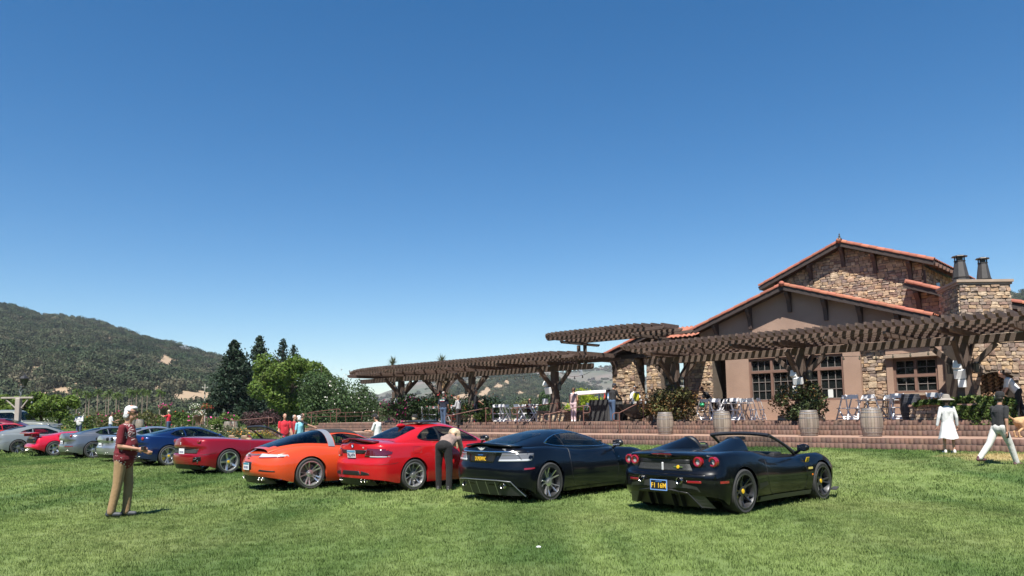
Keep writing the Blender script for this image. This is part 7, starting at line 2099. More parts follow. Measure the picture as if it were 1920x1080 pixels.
c.side_glass([(.67, .95), (1.2, .93), (1.95, .905)], [(.67, 1.16), (.9, 1.185), (1.25, 1.145), (1.6, 1.04), (1.95, .915)], .675, 1.93, trim=rubber)
c.end_glass(1.42, 2.05, .86, .70, 'windscreen_glass')
c.finish()
c.rear_patch('tail_lamp', [(.36, .725), (.86, .735), (.84, .775), (.36, .80)], clear_lens, .010, mirror=True, n=18)
c.rear_patch('lamp_lower_band', [(.38, .705), (.84, .715), (.84, .73), (.38, .725)], red_lens, .012, mirror=True, n=18)
c.rear_patch('light_strip', [(-.36, .77), (.36, .77), (.36, .79), (-.36, .79)], smoke_lens, .006)
c.badge_text('PORSCHE', 0, .735, .032, rim_dark, .42, .01); c.badge_text('Targa 4', 0, .69, .028, rim_dark, .22, .008)
c.rear_patch('plate_recess', [(-.20, .45), (.20, .45), (.18, .62), (-.20, .62)], rubber, .003)
c.plate(0, .52, plate_white, [], top=mat('plate_band_teal', (.04, .22, .30), .5), off=.03)
c.rear_patch('bumper_slot', [(.46, .43), (.80, .41), (.80, .435), (.50, .465)], rubber, .004, mirror=True)
c.diffuser([(-.70, .16), (-.62, .31), (.62, .31), (.70, .16)], rubber)
for y in (-.52, -.42, .42, .52): c.pipe(y, .265, .04, .07)
for k in range(5):
    x = -.62 + .055 * k; P = np.zeros((13, 3, 3))
    for i in range(13):
        for j in range(3): y = -.36 + .72 * i / 12; P[i, j] = (x + .014 * j, y, c.deck(x, y) + .010 - .004 * j)
    put('engine_slat', grid_mesh('engine_slat', P), rubber, c.root)
c.mirror(1.72, .95, .97, orange_p, 1.0)
c.line([(.72, .90), (.68, .6), (.72, .35), (.8, .22)]); c.line([(1.95, .85), (1.98, .5), (1.9, .2)])
c.side_patch('door_handle', [(.80, .74), (1.0, .745), (1.0, .775), (.80, .77)], orange_p, .016)

# ---------------------------------------------------------------- the row beyond: grand tourers
def calif(zl=1.0): return dict(xr=-.97, xf=3.6, wb=2.67, R=.35, W=[(-.97, .86), (-.4, .93), (0, .95), (.6, .925), (1.4, .895), (2.1, .90), (2.67, .94), (3.1, .89), (3.6, .76)],
    ztop=[(-.97, .985), (-.6, 1.01), (-.1, 1.0), (.6, .945), (1.4, .90), (2.1, .885), (2.67, .875), (3.1, .775), (3.6, .57)],
    zc=[(-.97, 1.05), (-.6, 1.065), (0, 1.05), (.5, 1.0), (2.0, .935), (2.6, .84), (3.1, .72), (3.6, .53)],
    zbot=[(-.97, .30), (-.6, .25), (-.38, .18), (.5, .155), (2.2, .15), (3.6, .14)],
    rear=[(.1, .12), (.28, .03), (.42, .0), (.55, .0), (.60, .05), (.74, .06), (.80, .0), (1.0, .02), (1.06, .03)], front=front_flat(), lean=.10, tuck=.05, rcr=.44)
def gt_cabin(c, prof=None):
    c.cabin(dict(prof=prof or [(-.45, 1.06), (0, 1.16), (.45, 1.26), (.9, 1.31), (1.25, 1.30), (1.65, 1.19), (2.2, .925)], wb=[(-.45, .60), (.2, .70), (.9, .735), (1.6, .72), (2.2, .60)], tum=.24, n=2.8))
    c.end_glass(-.32, .42, .96, .94, 'rear_window'); c.end_glass(1.40, 2.12, .90, .74, 'windscreen_glass')
    c.side_glass([(.15, 1.06), (.35, 1.0), (.9, .965), (1.9, .935)], [(.15, 1.08), (.4, 1.17), (.85, 1.235), (1.2, 1.22), (1.6, 1.08), (1.9, .945)], .15, 1.88, trim=rubber)
    c.side_glass([(.62, .99), (.67, .985)], [(.62, 1.2), (.67, 1.21)], .62, .66, m=c.pm, name='window_divider', off=.009); c.finish()
def shuts(c, zb=.57, door=True):
    x0 = c.S['xr']; c.line([(x0 + .16, zb), (-.50, zb + .02), (-.40, zb + .04)], name='bumper_seam'); c.line([(x0 + .20, c.zt(x0 + .2) - .05), (x0 + .30, c.zt(x0 + .3) - .015)], name='boot_seam'); c.line([(c.S['wb'] + .40, .55), (c.S['xf'] - .35, .50)], name='bumper_seam')
def gt_tail(c, lampz=.93, plate_z=.67, dark=True):
    for sg in (1, -1):
        x = c.rear_x(.66, lampz); b = MB(); b.ball((x + .03, sg * .68, lampz), (.045, .08, .068), 12, 8); b.build('tail_lamp', red_lens, c.root, smooth=True)
    if dark: c.rear_patch('tail_panel', [(-.66, .60), (.66, .60), (.70, .735), (-.70, .735)], mesh_m, .004)
    c.plate(0, plate_z, plate_white, [], off=.03)
    b = MB(); b.box((c.rear_x(0, .88) - .01, 0, .88), (.015, .03, .075)); b.build('horse_badge', badge_silver, c.root, bevel=.006)
    c.diffuser([(-.72, .16), (-.6, .33), (.6, .33), (.72, .16)], rubber)
    shuts(c); c.mirror(1.72, .98, .99, c.pm); c.line([(.70, .94), (.66, .6), (.72, .3)]); c.line([(1.95, .88), (2.0, .5), (1.9, .2)])
ruby = paint('ruby_paint', (.20, .004, .011), .15, .3)
c = Car('sports_car', calif(), ruby, (-8.85, 22.2), 40.0, 'deep red open convertible with star wheels left of the orange car')
c.shell(hole=(.55, 1.75, .58)); c.tub(.53, 1.77, .60, zrim=.90); c.seats(tan_leather, .95, .42, 1.06)
c.windscreen((2.05, .72, .93), (1.42, .54, 1.29), satin, .03)
c.wheels('star5', rim_silver, n=5, caliper=rubber, cap=yellow_c, sw=.075, face=rim_silver); gt_tail(c, .93, .66)
for sg in (1, -1):
    c.rear_patch('exhaust_slot', [(.56 , .36), (.80, .40), (.80, .52), (.60, .50)], rubber, .004, mirror=True)
    c.pipe(sg * .66, .47, .035, .06); c.pipe(sg * .70, .39, .035, .06)
blue_p = paint('blue_paint', (.005, .017, .075), .4, .3)
c = Car('sports_car', calif(), blue_p, (-12.35, 26.2), 43.0, 'dark blue metallic coupe with five pointed wheels behind the man in the red shirt')
c.shell(); gt_cabin(c); c.wheels('star5d', rim_silver, n=5, double=.3, caliper=yellow_c, cap=yellow_c, sw=.032, spread=.20, face=rim_silver); gt_tail(c, .93, .68, False)
c.rear_patch('reflector_strip', [(.45, .50), (.84, .51), (.84, .53), (.45, .52)], red_lens, .006, mirror=True)
for y in (-.62, -.52, .52, .62): c.pipe(y, .34, .04, .07)
silver_p = paint('silver_paint', (.36, .37, .39), .75, .33)
c = Car('sports_car', calif(), silver_p, (-15.0, 29.2), 44.0, 'pale silver coupe with round dark tail lamps behind the man in the red shirt')
c.S['ztop'] = [(a, b - .05 if a < .5 else b) for a, b in c.S['ztop']]; c.S['zc'] = [(a, b - .05 if a < .5 else b) for a, b in c.S['zc']]
c.shell(); gt_cabin(c); c.wheels('multi', rim_grey, n=5, double=.8, sw=.03, spread=.26)
for y in (-.74, -.58, .58, .74): l = c.rear_disc('tail_lamp', y, .86, .068, rubber, .03, inner=.03); c.rear_disc('lamp_lens', y, .86, .034, red_lens, .01, parent=l)
c.plate(0, .64, plate_white, [], off=.03); c.mirror(1.72, .98, .99, silver_p)
c.diffuser([(-.72, .16), (-.6, .33), (.6, .33), (.72, .16)], rubber)
for y in (-.60, -.50, .50, .60): c.pipe(y, .34, .042, .07)
steel_p = paint('steel_paint', (.21, .22, .235), .75, .33)
c = Car('sports_car', calif(), steel_p, (-18.15, 32.0), 44.0, 'steel grey coupe with red lamps and quad exhausts beside the wedge shaped car')
c.shell(); gt_cabin(c); c.wheels('multi', rim_grey, n=5, double=.8, sw=.034, spread=.2, face=rim_silver); gt_tail(c, .94, .68, False)
c.rear_patch('reflector_strip', [(.42, .50), (.84, .51), (.84, .535), (.42, .525)], red_lens, .006, mirror=True)
for y in (-.62, -.52, .52, .62): c.pipe(y, .34, .04, .07)
scarlet = paint('scarlet_paint', (.42, .009, .028), .0, .3)
S_W = dict(xr=-.86, xf=3.5, wb=2.65, R=.335, W=[(-.86, .94), (-.4, .99), (0, 1.01), (.6, .98), (1.4, .93), (2.65, .97), (3.5, .80)],
    ztop=[(-.86, .86), (-.4, .91), (0, .92), (.6, .89), (1.3, .80), (2.0, .74), (2.65, .72), (3.0, .63), (3.5, .46)],
    zc=[(-.86, .90), (-.4, .93), (0, .93), (.6, .90), (1.6, .82), (2.65, .66), (3.5, .42)],
    zbot=[(-.86, .36), (-.5, .28), (-.38, .2), (.5, .17), (3.5, .15)], rear=[(.1, .2), (.3, .06), (.42, -.03), (.5, .0), (.58, .10), (.84, .10), (.9, .06)], front=front_flat(.35), lean=.16, tuck=.08, rcr=.28)
c = Car('sports_car', S_W, scarlet, (-21.35, 34.6), 45.0, 'scarlet wedge shaped car with a big rear wing and intakes')
c.shell(); c.cabin(dict(prof=[(-.45, .92), (.1, 1.0), (.6, 1.08), (1.0, 1.10), (1.4, 1.03), (2.4, .71)], wb=[(-.45, .56), (.3, .66), (1.0, .70), (2.4, .60)], tum=.3, n=2.6))
c.end_glass(1.15, 2.3, .9, .72, 'windscreen_glass'); c.side_glass([(.75, .90), (1.3, .85), (1.9, .80)], [(.75, 1.0), (1.0, 1.03), (1.3, .98), (1.9, .81)], .75, 1.88)
c.finish(); c.wheels('five', rim_silver, n=5, sw=.10, rimr=.23, face=rim_silver); c.rear_patch('rear_grille', [(-.80, .60), (.80, .60), (.78, .80), (-.78, .80)], mesh_m, .004)
for y in (-.72, -.58, .58, .72): c.rear_disc('tail_lamp', y, .70, .055, amber if abs(y) < .6 else red_lens, .02)
b = MB(); b.prism([(-.98, 1.06), (-.72, 1.09), (-.55, 1.05), (-.72, 1.02), (-.98, 1.02)], -.93, .93); b.box((-.7, .7, .97), (.3, .05, .14)); b.box((-.7, -.7, .97), (.3, .05, .14)); b.build('rear_wing', scarlet, c.root, bevel=.01)
for y in (-.2, -.08, .08, .2): c.pipe(y, .30, .04, .08)
c.mirror(1.8, 1.0, .9, scarlet)
for sg in (1, -1):
    b = MB(); b.prism([(.1, .95), (.75, 1.02), (.85, .93), (.5, .9)], sg * .70, sg * .92); b.build('engine_intake', scarlet, c.root, bevel=.03)
grey_p = paint('nardo_grey_paint', (.14, .158, .165), .0, .3)
S_G = calif(); S_G.update(zc=[(a, b + .03) for a, b in S_G['zc']])
c = Car('sports_car', S_G, grey_p, (-24.8, 37.4), 45.0, 'flat grey fastback coupe with thin dark spoked wheels at the far end')
c.shell(); gt_cabin(c, [(-.80, 1.06), (-.3, 1.20), (.3, 1.35), (.8, 1.40), (1.3, 1.385), (1.7, 1.25), (2.3, .96)])
c.wheels('ten', rim_dark, n=5, double=.5, sw=.028, spread=.2, face=rim_grey); gt_tail(c, .9, .68, False)
c = Car('sports_car', calif(), red_p, (-28.6, 40.8), 45.0, 'red car with slatted engine cover behind the flat grey fastback')
c.shell(); gt_cabin(c); c.wheels('star', rim_silver, n=5, sw=.07); gt_tail(c, .93, .66)
maroon = paint('maroon_paint', (.10, .008, .018), .2, .3)
S_S = dict(xr=-1.1, xf=3.75, wb=2.85, R=.335, W=[(-1.1, .82), (0, .90), (1.4, .89), (2.85, .90), (3.75, .76)], ztop=[(-1.1, .98), (0, 1.0), (1.5, .96), (2.85, .90), (3.75, .68)], zc=[(-1.1, 1.06), (0, 1.06), (2.2, 1.02), (2.85, .94), (3.75, .68)],
    zbot=[(-1.1, .3), (-.4, .2), (3.75, .18)], rear=FLAT, front=front_flat(.6))
c = Car('sedan_car', S_S, maroon, (-30.6, 43.2), 80.0, 'dark maroon saloon behind the red and grey cars', 'cars parked beyond the lawn')
c.shell(); gt_cabin(c, [(-.5, 1.06), (0, 1.28), (.5, 1.43), (1.1, 1.46), (1.6, 1.38), (2.5, 1.0)]); c.wheels('star', rim_silver, n=5, sw=.06); c.mirror(1.95, .98, 1.05, maroon)
khaki = paint('grey_green_paint', (.19, .20, .18), .1, .4)
S_V = dict(xr=-1.0, xf=3.7, wb=2.85, R=.39, W=[(-1.0, .88), (0, .95), (1.4, .95), (2.85, .95), (3.7, .84)], ztop=[(-1.0, 1.12), (0, 1.14), (1.8, 1.13), (2.85, 1.10), (3.7, .92)], zc=[(-1.0, 1.15), (0, 1.16), (2.2, 1.18), (2.85, 1.15), (3.7, .96)],
    zbot=[(-1.0, .42), (3.7, .4)], rear=FLAT, front=front_flat(.8), rcr=.3, rcf=.5)
c = Car('off_road_car', S_V, khaki, (-32.3, 47.0), 88.0, 'grey green off road car behind the maroon saloon, bonnet to the right', 'cars parked beyond the lawn')
c.shell(); c.cabin(dict(prof=[(-.98, 1.15), (-.9, 1.75), (-.6, 1.86), (.6, 1.9), (1.3, 1.87), (1.55, 1.75), (2.0, 1.17)], wb=[(-.98, .80), (0, .84), (1.3, .83), (2.0, .76)], tum=.14, n=4.0))
c.side_glass([(-.75, 1.22), (1.75, 1.2)], [(-.75, 1.70), (1.25, 1.72), (1.5, 1.6), (1.75, 1.24)], -.75, 1.73); c.end_glass(1.5, 1.95, .7, .6, 'windscreen_glass'); c.finish(); c.wheels('star', rim_dark, n=5, sw=.07); c.mirror(1.6, 1.05, 1.28, satin, 1.3)
for sg in (1, -1): b = MB(); b.ball((3.52, sg * .66, .92), (.12, .12, .09), 10, 6); b.build('head_lamp', smoke_lens, c.root, smooth=True)
c = Car('sedan_car', dict(S_S), paint('slate_blue_paint', (.06, .08, .12), .3, .3), (-37.6, 52.0), 95.0, 'dark blue saloon glimpsed under the tree behind the timber post', 'cars parked beyond the lawn')
c.shell(); gt_cabin(c, [(-.5, 1.06), (0, 1.28), (.5, 1.43), (1.1, 1.46), (1.6, 1.38), (2.5, 1.0)]); c.wheels('star', rim_silver, n=5, sw=.06)
# ================================================================== people
skin = mat('skin', (.46, .25, .17), .55, col2=(.40, .21, .14), nscale=9)
skin_d = mat('skin_tanned', (.42, .225, .15), .55, col2=(.36, .19, .125), nscale=9)
def cloth_mat(name, col, col2=None, rough=.9): return mat(name, col, rough, col2=col2 or tuple(c * .78 for c in col), nscale=7, detail=5, bump=.35, bscale=16, sheen=.04)
def hawaiian():
    m = cloth_mat('hawaiian_shirt', (.12, .004, .011)); nt = m.node_tree; L = nt.links; b = nt.nodes['Principled BSDF']
    tc = _n(nt, 'ShaderNodeTexCoord'); v = _n(nt, 'ShaderNodeTexVoronoi', Scale=7.0); L.new(tc.outputs['Object'], v.inputs['Vector'])
    sub = _n(nt, 'ShaderNodeVectorMath', operation='SUBTRACT'); sc = _n(nt, 'ShaderNodeVectorMath', operation='SCALE'); sc.inputs['Scale'].default_value = 7.0
    L.new(tc.outputs['Object'], sub.inputs[0]); L.new(v.outputs['Position'], sub.inputs[1])
    sp = _n(nt, 'ShaderNodeSeparateXYZ'); L.new(sub.outputs[0], sp.inputs[0])
    ad = _n(nt, 'ShaderNodeMath', operation='ADD'); ad.inputs[1].default_value = 0.0; L.new(sp.outputs['Y'], ad.inputs[0])
    at2 = _n(nt, 'ShaderNodeMath', operation='ARCTAN2'); L.new(sp.outputs['Z'], at2.inputs[0]); L.new(ad.outputs[0], at2.inputs[1])
    ml = _n(nt, 'ShaderNodeMath', operation='MULTIPLY'); ml.inputs[1].default_value = 7.0; L.new(at2.outputs[0], ml.inputs[0])
    sn = _n(nt, 'ShaderNodeMath', operation='SINE'); L.new(ml.outputs[0], sn.inputs[0])
    g1 = _n(nt, 'ShaderNodeMath', operation='GREATER_THAN'); g1.inputs[1].default_value = .45; L.new(sn.outputs[0], g1.inputs[0])
    l1 = _n(nt, 'ShaderNodeMath', operation='LESS_THAN'); l1.inputs[1].default_value = .42; L.new(v.outputs['Distance'], l1.inputs[0])
    mu = _n(nt, 'ShaderNodeMath', operation='MULTIPLY'); L.new(g1.outputs[0], mu.inputs[0]); L.new(l1.outputs[0], mu.inputs[1])
    src = b.inputs['Base Color'].links[0].from_socket; mx = _n(nt, 'ShaderNodeMix', data_type='RGBA'); mx.inputs['B'].default_value = (.42, .36, .34, 1)
    L.new(mu.outputs[0], mx.inputs['Factor']); L.new(src, mx.inputs['A']); L.new(mx.outputs['Result'], b.inputs['Base Color']); return m
def solid(prims, voxel, smooth=4):
    """union of tapered limbs grown into one continuous skin; prims: (p, q, r0, r1) or (centre, (rx, ry, rz), R)"""
    b = MB()
    for pr in prims:
        if len(pr) == 4:
            p, q, r0, r1 = pr; p = Vector(p); q = Vector(q); n = 7
            if (q - p).length < 1e-4: continue
            b.tube([p.lerp(q, i / (n - 1)) for i in range(n)], [r0 + (r1 - r0) * i / (n - 1) for i in range(n)], 12)
            b.ball(p, r0, 12, 8); b.ball(q, r1, 12, 8)
        else: b.ball(pr[0], pr[1], 16, 10, pr[2])
    me = b.mesh('skin'); o = bpy.data.objects.new('skin', me); COL.objects.link(o)
    md = o.modifiers.new('r', 'REMESH'); md.mode = 'VOXEL'; md.voxel_size = voxel
    s = o.modifiers.new('s', 'SMOOTH'); s.factor = .5; s.iterations = smooth
    out = bpy.data.meshes.new_from_object(o.evaluated_get(bpy.context.evaluated_depsgraph_get()))
    bpy.data.objects.remove(o); out.materials.clear(); out.polygons.foreach_set('use_smooth', [True] * len(out.polygons)); return out
def rx(a): return Matrix.Rotation(a, 3, 'X')
def person(label, P, face, H=1.75, lean=0, legs=((0, 0), (0, 0)), arms=((8, 8, 15), (8, 8, 15)), head=(0, 0), skinm=None, top=None, sleeve='short', bottom=None, bot='trousers', shoes=(.03, .03, .03),
           hair=(.05, .035, .025), hairstyle='short', hat=None, group=None, vox=.018, build=1.0, seat=False, untuck=False, glasses=False, spread=.0, gut=0.0):
    """face: heading in degrees from straight ahead, clockwise; legs: (thigh forward, knee bend); arms: (forward, outward, elbow bend); degrees"""
    k = H / 1.75; skinm = skinm or skin; D = math.radians
    hipz = .92
    def legj(s, th, kn):
        h = Vector((s * .09, 0, 0)); t = rx(D(th)) @ Vector((s * spread, 0, -.43)); c = rx(D(th - kn)) @ Vector((0, 0, -.42)); return h, h + t, h + t + c
    J = [legj(s, *l) for s, l in zip((-1, 1), legs)]
    low = min(j[2].z for j in J); hip = Vector((0, 0, -low + .075)) if not seat else Vector((0, 0, .50))
    J = [[hip + p for p in j] for j in J]
    R = rx(-D(lean)); up = lambda x, y, z: hip + R @ Vector((x, y, z))
    neck = up(0, .0, .53); hd = neck + R @ rx(-D(head[0]) + D(lean) * .45) @ Vector((0, .025, .16)); HR = R @ rx(-D(head[0]) + D(lean) * .45) @ Matrix.Rotation(-D(head[1]), 3, 'Z')
    S = []
    for s, (f, o, e) in zip((-1, 1), arms):
        sh = up(s * .185 * build, 0, .455); A = (rx(-D(lean)) if lean < 40 else Matrix.Identity(3)) @ Matrix.Rotation(-s * D(o), 3, 'Y') @ rx(D(f))
        el = sh + A @ Vector((0, 0, -.29)); wr = el + A @ rx(D(e)) @ Matrix.Rotation(s * D(min(e, 40) * .5), 3, 'Y') @ Vector((0, 0, -.25)); S.append((sh, el, wr, (wr - el).normalized()))
    sc = lambda p: Vector(p) * k
    prims = []
    def T(p, q, a, b): prims.append((sc(p), sc(q), a * k, b * k))
    def E(c, r, M=None): prims.append((sc(c), tuple(x * k for x in r), M))
    I3 = Matrix.Identity(3)
    # one body: trunk, limbs, hands, head with face
    T(up(0, 0, .05), up(0, 0, .40), .085, .10); T(neck - R @ Vector((0, 0, .06)), hd, .055, .05)
    E(hd + HR @ Vector((0, -.005, .03)), (.074, .092, .098), HR); E(hd + HR @ Vector((0, .028, -.055)), (.052, .056, .06), HR)
    T(hd + HR @ Vector((0, .088, .012)), hd + HR @ Vector((0, .108, -.022)), .011, .015)
    for s in (-1, 1): E(hd + HR @ Vector((s * .077, -.012, -.005)), (.012, .02, .03), HR)
    E(hd + HR @ Vector((0, .078, -.052)), (.022, .012, .010), HR)
    for (h, kn, an) in J: T(h, kn, .078, .05); T(kn, an, .05, .036); T(an + Vector((0, -.03, -.05)), an + Vector((0, .10, -.055)), .03, .024)
    for s, (sh, el, wr, d) in zip((-1, 1), S):
        T(sh, el, .05, .04); T(el, wr, .04, .026)
        pm = wr + d * .05; side = d.cross(Vector((s, .2, 0.1))).normalized(); nrm = d.cross(side)
        E(pm, (.038, .018, .05), Matrix((side, nrm, d)).transposed())
        for i, L in enumerate((.065, .075, .07, .055)):
            q = wr + d * .09 + side * (.030 - .02 * i); q1 = q + d * L * .55 + nrm * .012 * s; T(q, q1, .0095, .009); T(q1, q1 + d * L * .35 + nrm * .03 * s, .009, .008)
        T(wr + d * .03 + side * .035, wr + d * .075 + side * .062 + nrm * .012 * s, .012, .009)
    root = put('person', solid(prims, vox), skinm, None, P, (0, 0, -D(face))); tag(root, label, 'person', group)
    # clothes
    g = (1.12 if untuck else 1.0) * build
    if top is not None:
        prims = []; T(up(0, .0, .36), up(0, 0, .42), .14 * build, .115 * build)
        E(up(0, 0, .33), (.178 * build, .125 * build, .21), R); E(up(0, .015 + gut * .5, .13), (.168 * g, .125 * g + gut, .25), R); [T(up(s_ * .05, .01, .02), up(s_ * .05, 0, .36), .122 * g, .12 * build) for s_ in (-1, 1)]; E(up(0, 0, .435), (.178 * build, .085, .065), R)
        E(up(0, .0, -.02 if not untuck else -.05), (.165 * g, .125 * g, .12 if not untuck else .15), R)
        if untuck: [E(up(0, .01, z_), (.205, .165, .10), R) for z_ in (.06, .0, -.03)]
        for s, (sh, el, wr, d) in zip((-1, 1), S):
            T(sh, el if sleeve != 'none' else sh.lerp(el, .2), .055 * build, .052 if sleeve != 'none' else .05)
            if sleeve == 'long': T(el, wr, .053, .040)
            elif sleeve == 'short': pass
        if sleeve == 'short': prims = [(p if not (len(p) == 4 and any((Vector(p[1]) - sc(S_[1])).length < 1e-5 for S_ in S)) else (p[0], Vector(p[0]).lerp(Vector(p[1]), .8), p[2], p[3] * .95)) for p in prims]
        put('shirt', solid(prims, vox * .9, 3), top, root)
    if bottom is not None:
        prims = []; E(hip + R @ Vector((0, -.01, -.02)), (.165 * build, .125 * build, .13), I3)
        if bot == 'trousers':
            for (h, kn, an) in J: T(h + Vector((0, -.01, 0)), kn, .098 * build, .072); T(kn, an + Vector((0, 0, -.01)), .072, .062)
            put('trousers', solid(prims, vox * .9, 3), bottom, root)
        else:
            b = MB(); n = 40; rows = [(.12, .135, .11), (.0, .175, .14), (-.25, .22, .19), (-.48, .27, .24)]; V = []; F = []
            for i, (z, a, c) in enumerate(rows):
                for j in range(n):
                    t = 2 * math.pi * j / n; w = 1 + .05 * i * math.sin(t * 9 + i) * .6; V.append(sc(hip + Vector((a * w * math.cos(t), c * w * math.sin(t), z - (.02 * math.sin(t * 3) if i == 3 else 0)))))
            for i in range(3):
                for j in range(n): F.append((i * n + j, i * n + (j + 1) % n, (i + 1) * n + (j + 1) % n, (i + 1) * n + j))
            b.add(V, [f[::-1] for f in F]); b.build('skirt', bottom, root, smooth=True, angle=80)
    prims = []
    for (h, kn, an) in J: T(an + Vector((0, -.045, -.045)), an + Vector((0, .13, -.05)), .042, .034); T(an + Vector((0, -.03, .0)), an + Vector((0, -.03, -.04)), .042, .042)
    put('shoes', solid(prims, vox * .7, 2), mat('shoe_%02d_%02d_%02d' % tuple(int(c * 99) for c in shoes), shoes, .6), root)
    if hair is not None:
        hm_ = mat('hair_%02d_%02d_%02d' % tuple(int(c * 99) for c in hair), hair, .55, col2=tuple(c * .6 for c in hair), nscale=30, bump=.5, bscale=50)
        prims = []; E(hd + HR @ Vector((0, -.022, .045)), (.079, .088, .078), HR); E(hd + HR @ Vector((0, -.045, .0)), (.076, .062, .08), HR)
        if hairstyle == 'full': E(hd + HR @ Vector((0, .035, .088)), (.062, .055, .035), HR); E(hd + HR @ Vector((0, -.065, -.055)), (.062, .045, .055), HR); [E(hd + HR @ Vector((s * .07, -.03, -.03)), (.022, .04, .06), HR) for s in (-1, 1)]
        if hairstyle == 'long':
            for i in range(9):
                a = -1.7 + i * .43; q = hd + HR @ Vector((.085 * math.sin(a), -.075 * math.cos(a), .04)); prims.append((sc(q), sc(q + (Vector((.05 * math.sin(a), .04, -.30 - .04 * (i % 3))) if lean > 30 else R @ Vector((.04 * math.sin(a), -.06, -.28)))), .055 * k, .024 * k))
        if hairstyle == 'bob': [T(hd + HR @ Vector((s * .075, -.02, .03)), hd + HR @ Vector((s * .075, -.02, -.12)), .03, .025) for s in (-1, 0, 1)]
        put('hair', solid(prims, vox * .7, 2), hm_, root)
    if hat:
        kind, col = hat; hm_ = cloth_mat('hat_%02d_%02d_%02d' % tuple(int(c * 99) for c in col), col); prims = []; M = Matrix.Translation(sc(hd + HR @ Vector((0, -.01, .06)))) @ HR.to_4x4(); b = MB()
        if kind == 'cap':
            b.lathe([(.098 * k, -.015 * k), (.099 * k, .02 * k), (.085 * k, .07 * k), (.05 * k, .092 * k), (0, .097 * k)], 18, M)
            b.add([M @ Vector((x * k, y * k, z * k)) for x, y, z in ((-.075, .07, -.012), (.075, .07, -.012), (.055, .165, -.03), (0, .185, -.034), (-.055, .165, -.03), (-.075, .07, 0), (.075, .07, 0), (.055, .165, -.02), (0, .185, -.024), (-.055, .165, -.02))], [(4, 3, 2, 1, 0), (5, 6, 7, 8, 9), (0, 1, 6, 5), (1, 2, 7, 6), (2, 3, 8, 7), (3, 4, 9, 8), (4, 0, 5, 9)])
        else: b.lathe([(.12 * k, .0), (.23 * k, -.045 * k), (.235 * k, -.04 * k), (.12 * k, .012 * k), (.108 * k, .06 * k), (.09 * k, .12 * k), (.04 * k, .135 * k), (0, .132 * k)], 26, M)
        b.build('hat' if kind != 'cap' else 'cap', hm_, root, smooth=True)
    if glasses:
        b = MB(); [b.box(sc(hd + HR @ Vector((s * .034, .086, .022))), (.052 * k, .012 * k, .032 * k), HR) for s in (-1, 1)]; [b.box(sc(hd + HR @ Vector((s * .078, .035, .03))), (.006 * k, .11 * k, .01 * k), HR) for s in (-1, 1)]; b.build('sunglasses', rubber, root)
    else:
        b = MB(); [b.ball(sc(hd + HR @ Vector((s * .031, .079, .018))), .0115 * k, 8, 5) for s in (-1, 1)]; b.build('eyes', mat('eye', (.05, .04, .035), .2), root)
    root['hand'] = [c for c in sc(S[1][2] + S[1][3] * .09)]
    return root
def hold(pr, name, label, cat, fn, m, off=(0, 0, 0), rot=(0, 0, 0)):
    q = pr.matrix_basis @ (Vector(pr['hand']) + Vector(off)); b = MB(); fn(b); return tag(b.build(name, m, None, bevel=.003, loc=q, rot=(rot[0], rot[1], rot[2] + pr.rotation_euler.z)), label, cat)
K = cloth_mat
denim = K('denim', (.055, .095, .17)); denim_l = K('light_denim', (.16, .24, .36)); black_c = K('black_clothing', (.014, .014, .016)); white_c = K('white_clothing', (.60, .60, .60), (.53, .53, .54)); navy = K('navy_shirt', (.012, .016, .035)); khaki_c = K('khaki', (.31, .20, .10)); redshirt = K('red_shirt', (.50, .015, .03)); char = K('charcoal_denim', (.006, .006, .007))
def gpx(x, Y): X = at(x, 780, Y).x; return Vector((X, Y, ground_z(X, Y)))
p1 = person('grey haired man in dark red patterned shirt and khaki trousers standing on the lawn', on_z(229, 967, .07), 84, 1.80, 3, ((6, 9), (-7, 4)), ((-4, 9, 80), (0, 5, 84)), (6, 6), skin_d, hawaiian(), 'short', khaki_c, shoes=(.035, .04, .05), hair=(.62, .62, .63), hairstyle='full', vox=.011, untuck=True, glasses=True, gut=.02, build=1.04)
hold(p1, 'camera', 'small dark camera held by the man in the red patterned shirt', 'camera', lambda b: b.box((0, 0, 0), (.10, .05, .06)), rubber, (.05, .02, .03))
person('blonde woman in black trousers bending down at the red coupe window', gpx(832, 16.0), 15, 1.76, 71, ((4, 3), (-2, 4)), ((24, 6, 40), (30, 4, 40)), (20, 0), skin, K('pale_blouse', (.30, .21, .17), (.13, .10, .09)), 'long', char, shoes=(.02, .02, .02), hair=(.60, .46, .30), hairstyle='long', vox=.012, spread=.04)
person('woman in white dress and wide grey sun hat seen from behind', gpx(1776, 20.9), 4, 1.58, -1, ((2, 0), (-2, 0)), ((-4, 16, 10), (-2, 15, 14)), (-2, 0), skin, white_c, 'long', white_c, 'skirt', shoes=(.6, .56, .52), hair=(.03, .02, .018), hairstyle='bob', hat=('sun', (.27, .24, .21)), vox=.012, spread=.03)
p4 = person('man in black shirt, black cap and white trousers striding to the right', gpx(1872, 18.0), 80, 1.80, 5, ((-30, 12), (24, 6)), ((10, 4, 14), (-4, 5, 12)), (0, -34), skin_d, K('black_shirt', (.022, .022, .025)), 'short', K('off_white_trousers', (.54, .53, .50)), shoes=(.10, .04, .05), hair=(.02, .018, .016), hat=('cap', (.014, .014, .016)), vox=.011, build=1.05)
hold(p4, 'phone', 'dark phone in the hand of the striding man in white trousers', 'phone', lambda b: b.box((0, 0, 0), (.07, .012, .14)), rubber)
p5 = person('person in white shirt and black trousers leaning by the fireplace', ab(7.2, -.5, TERR), -62, 1.72, 34, ((6, 2), (-10, 6)), ((42, 6, 20), (48, 6, 25)), (10, 0), skin, white_c, 'short', black_c, vox=.014)
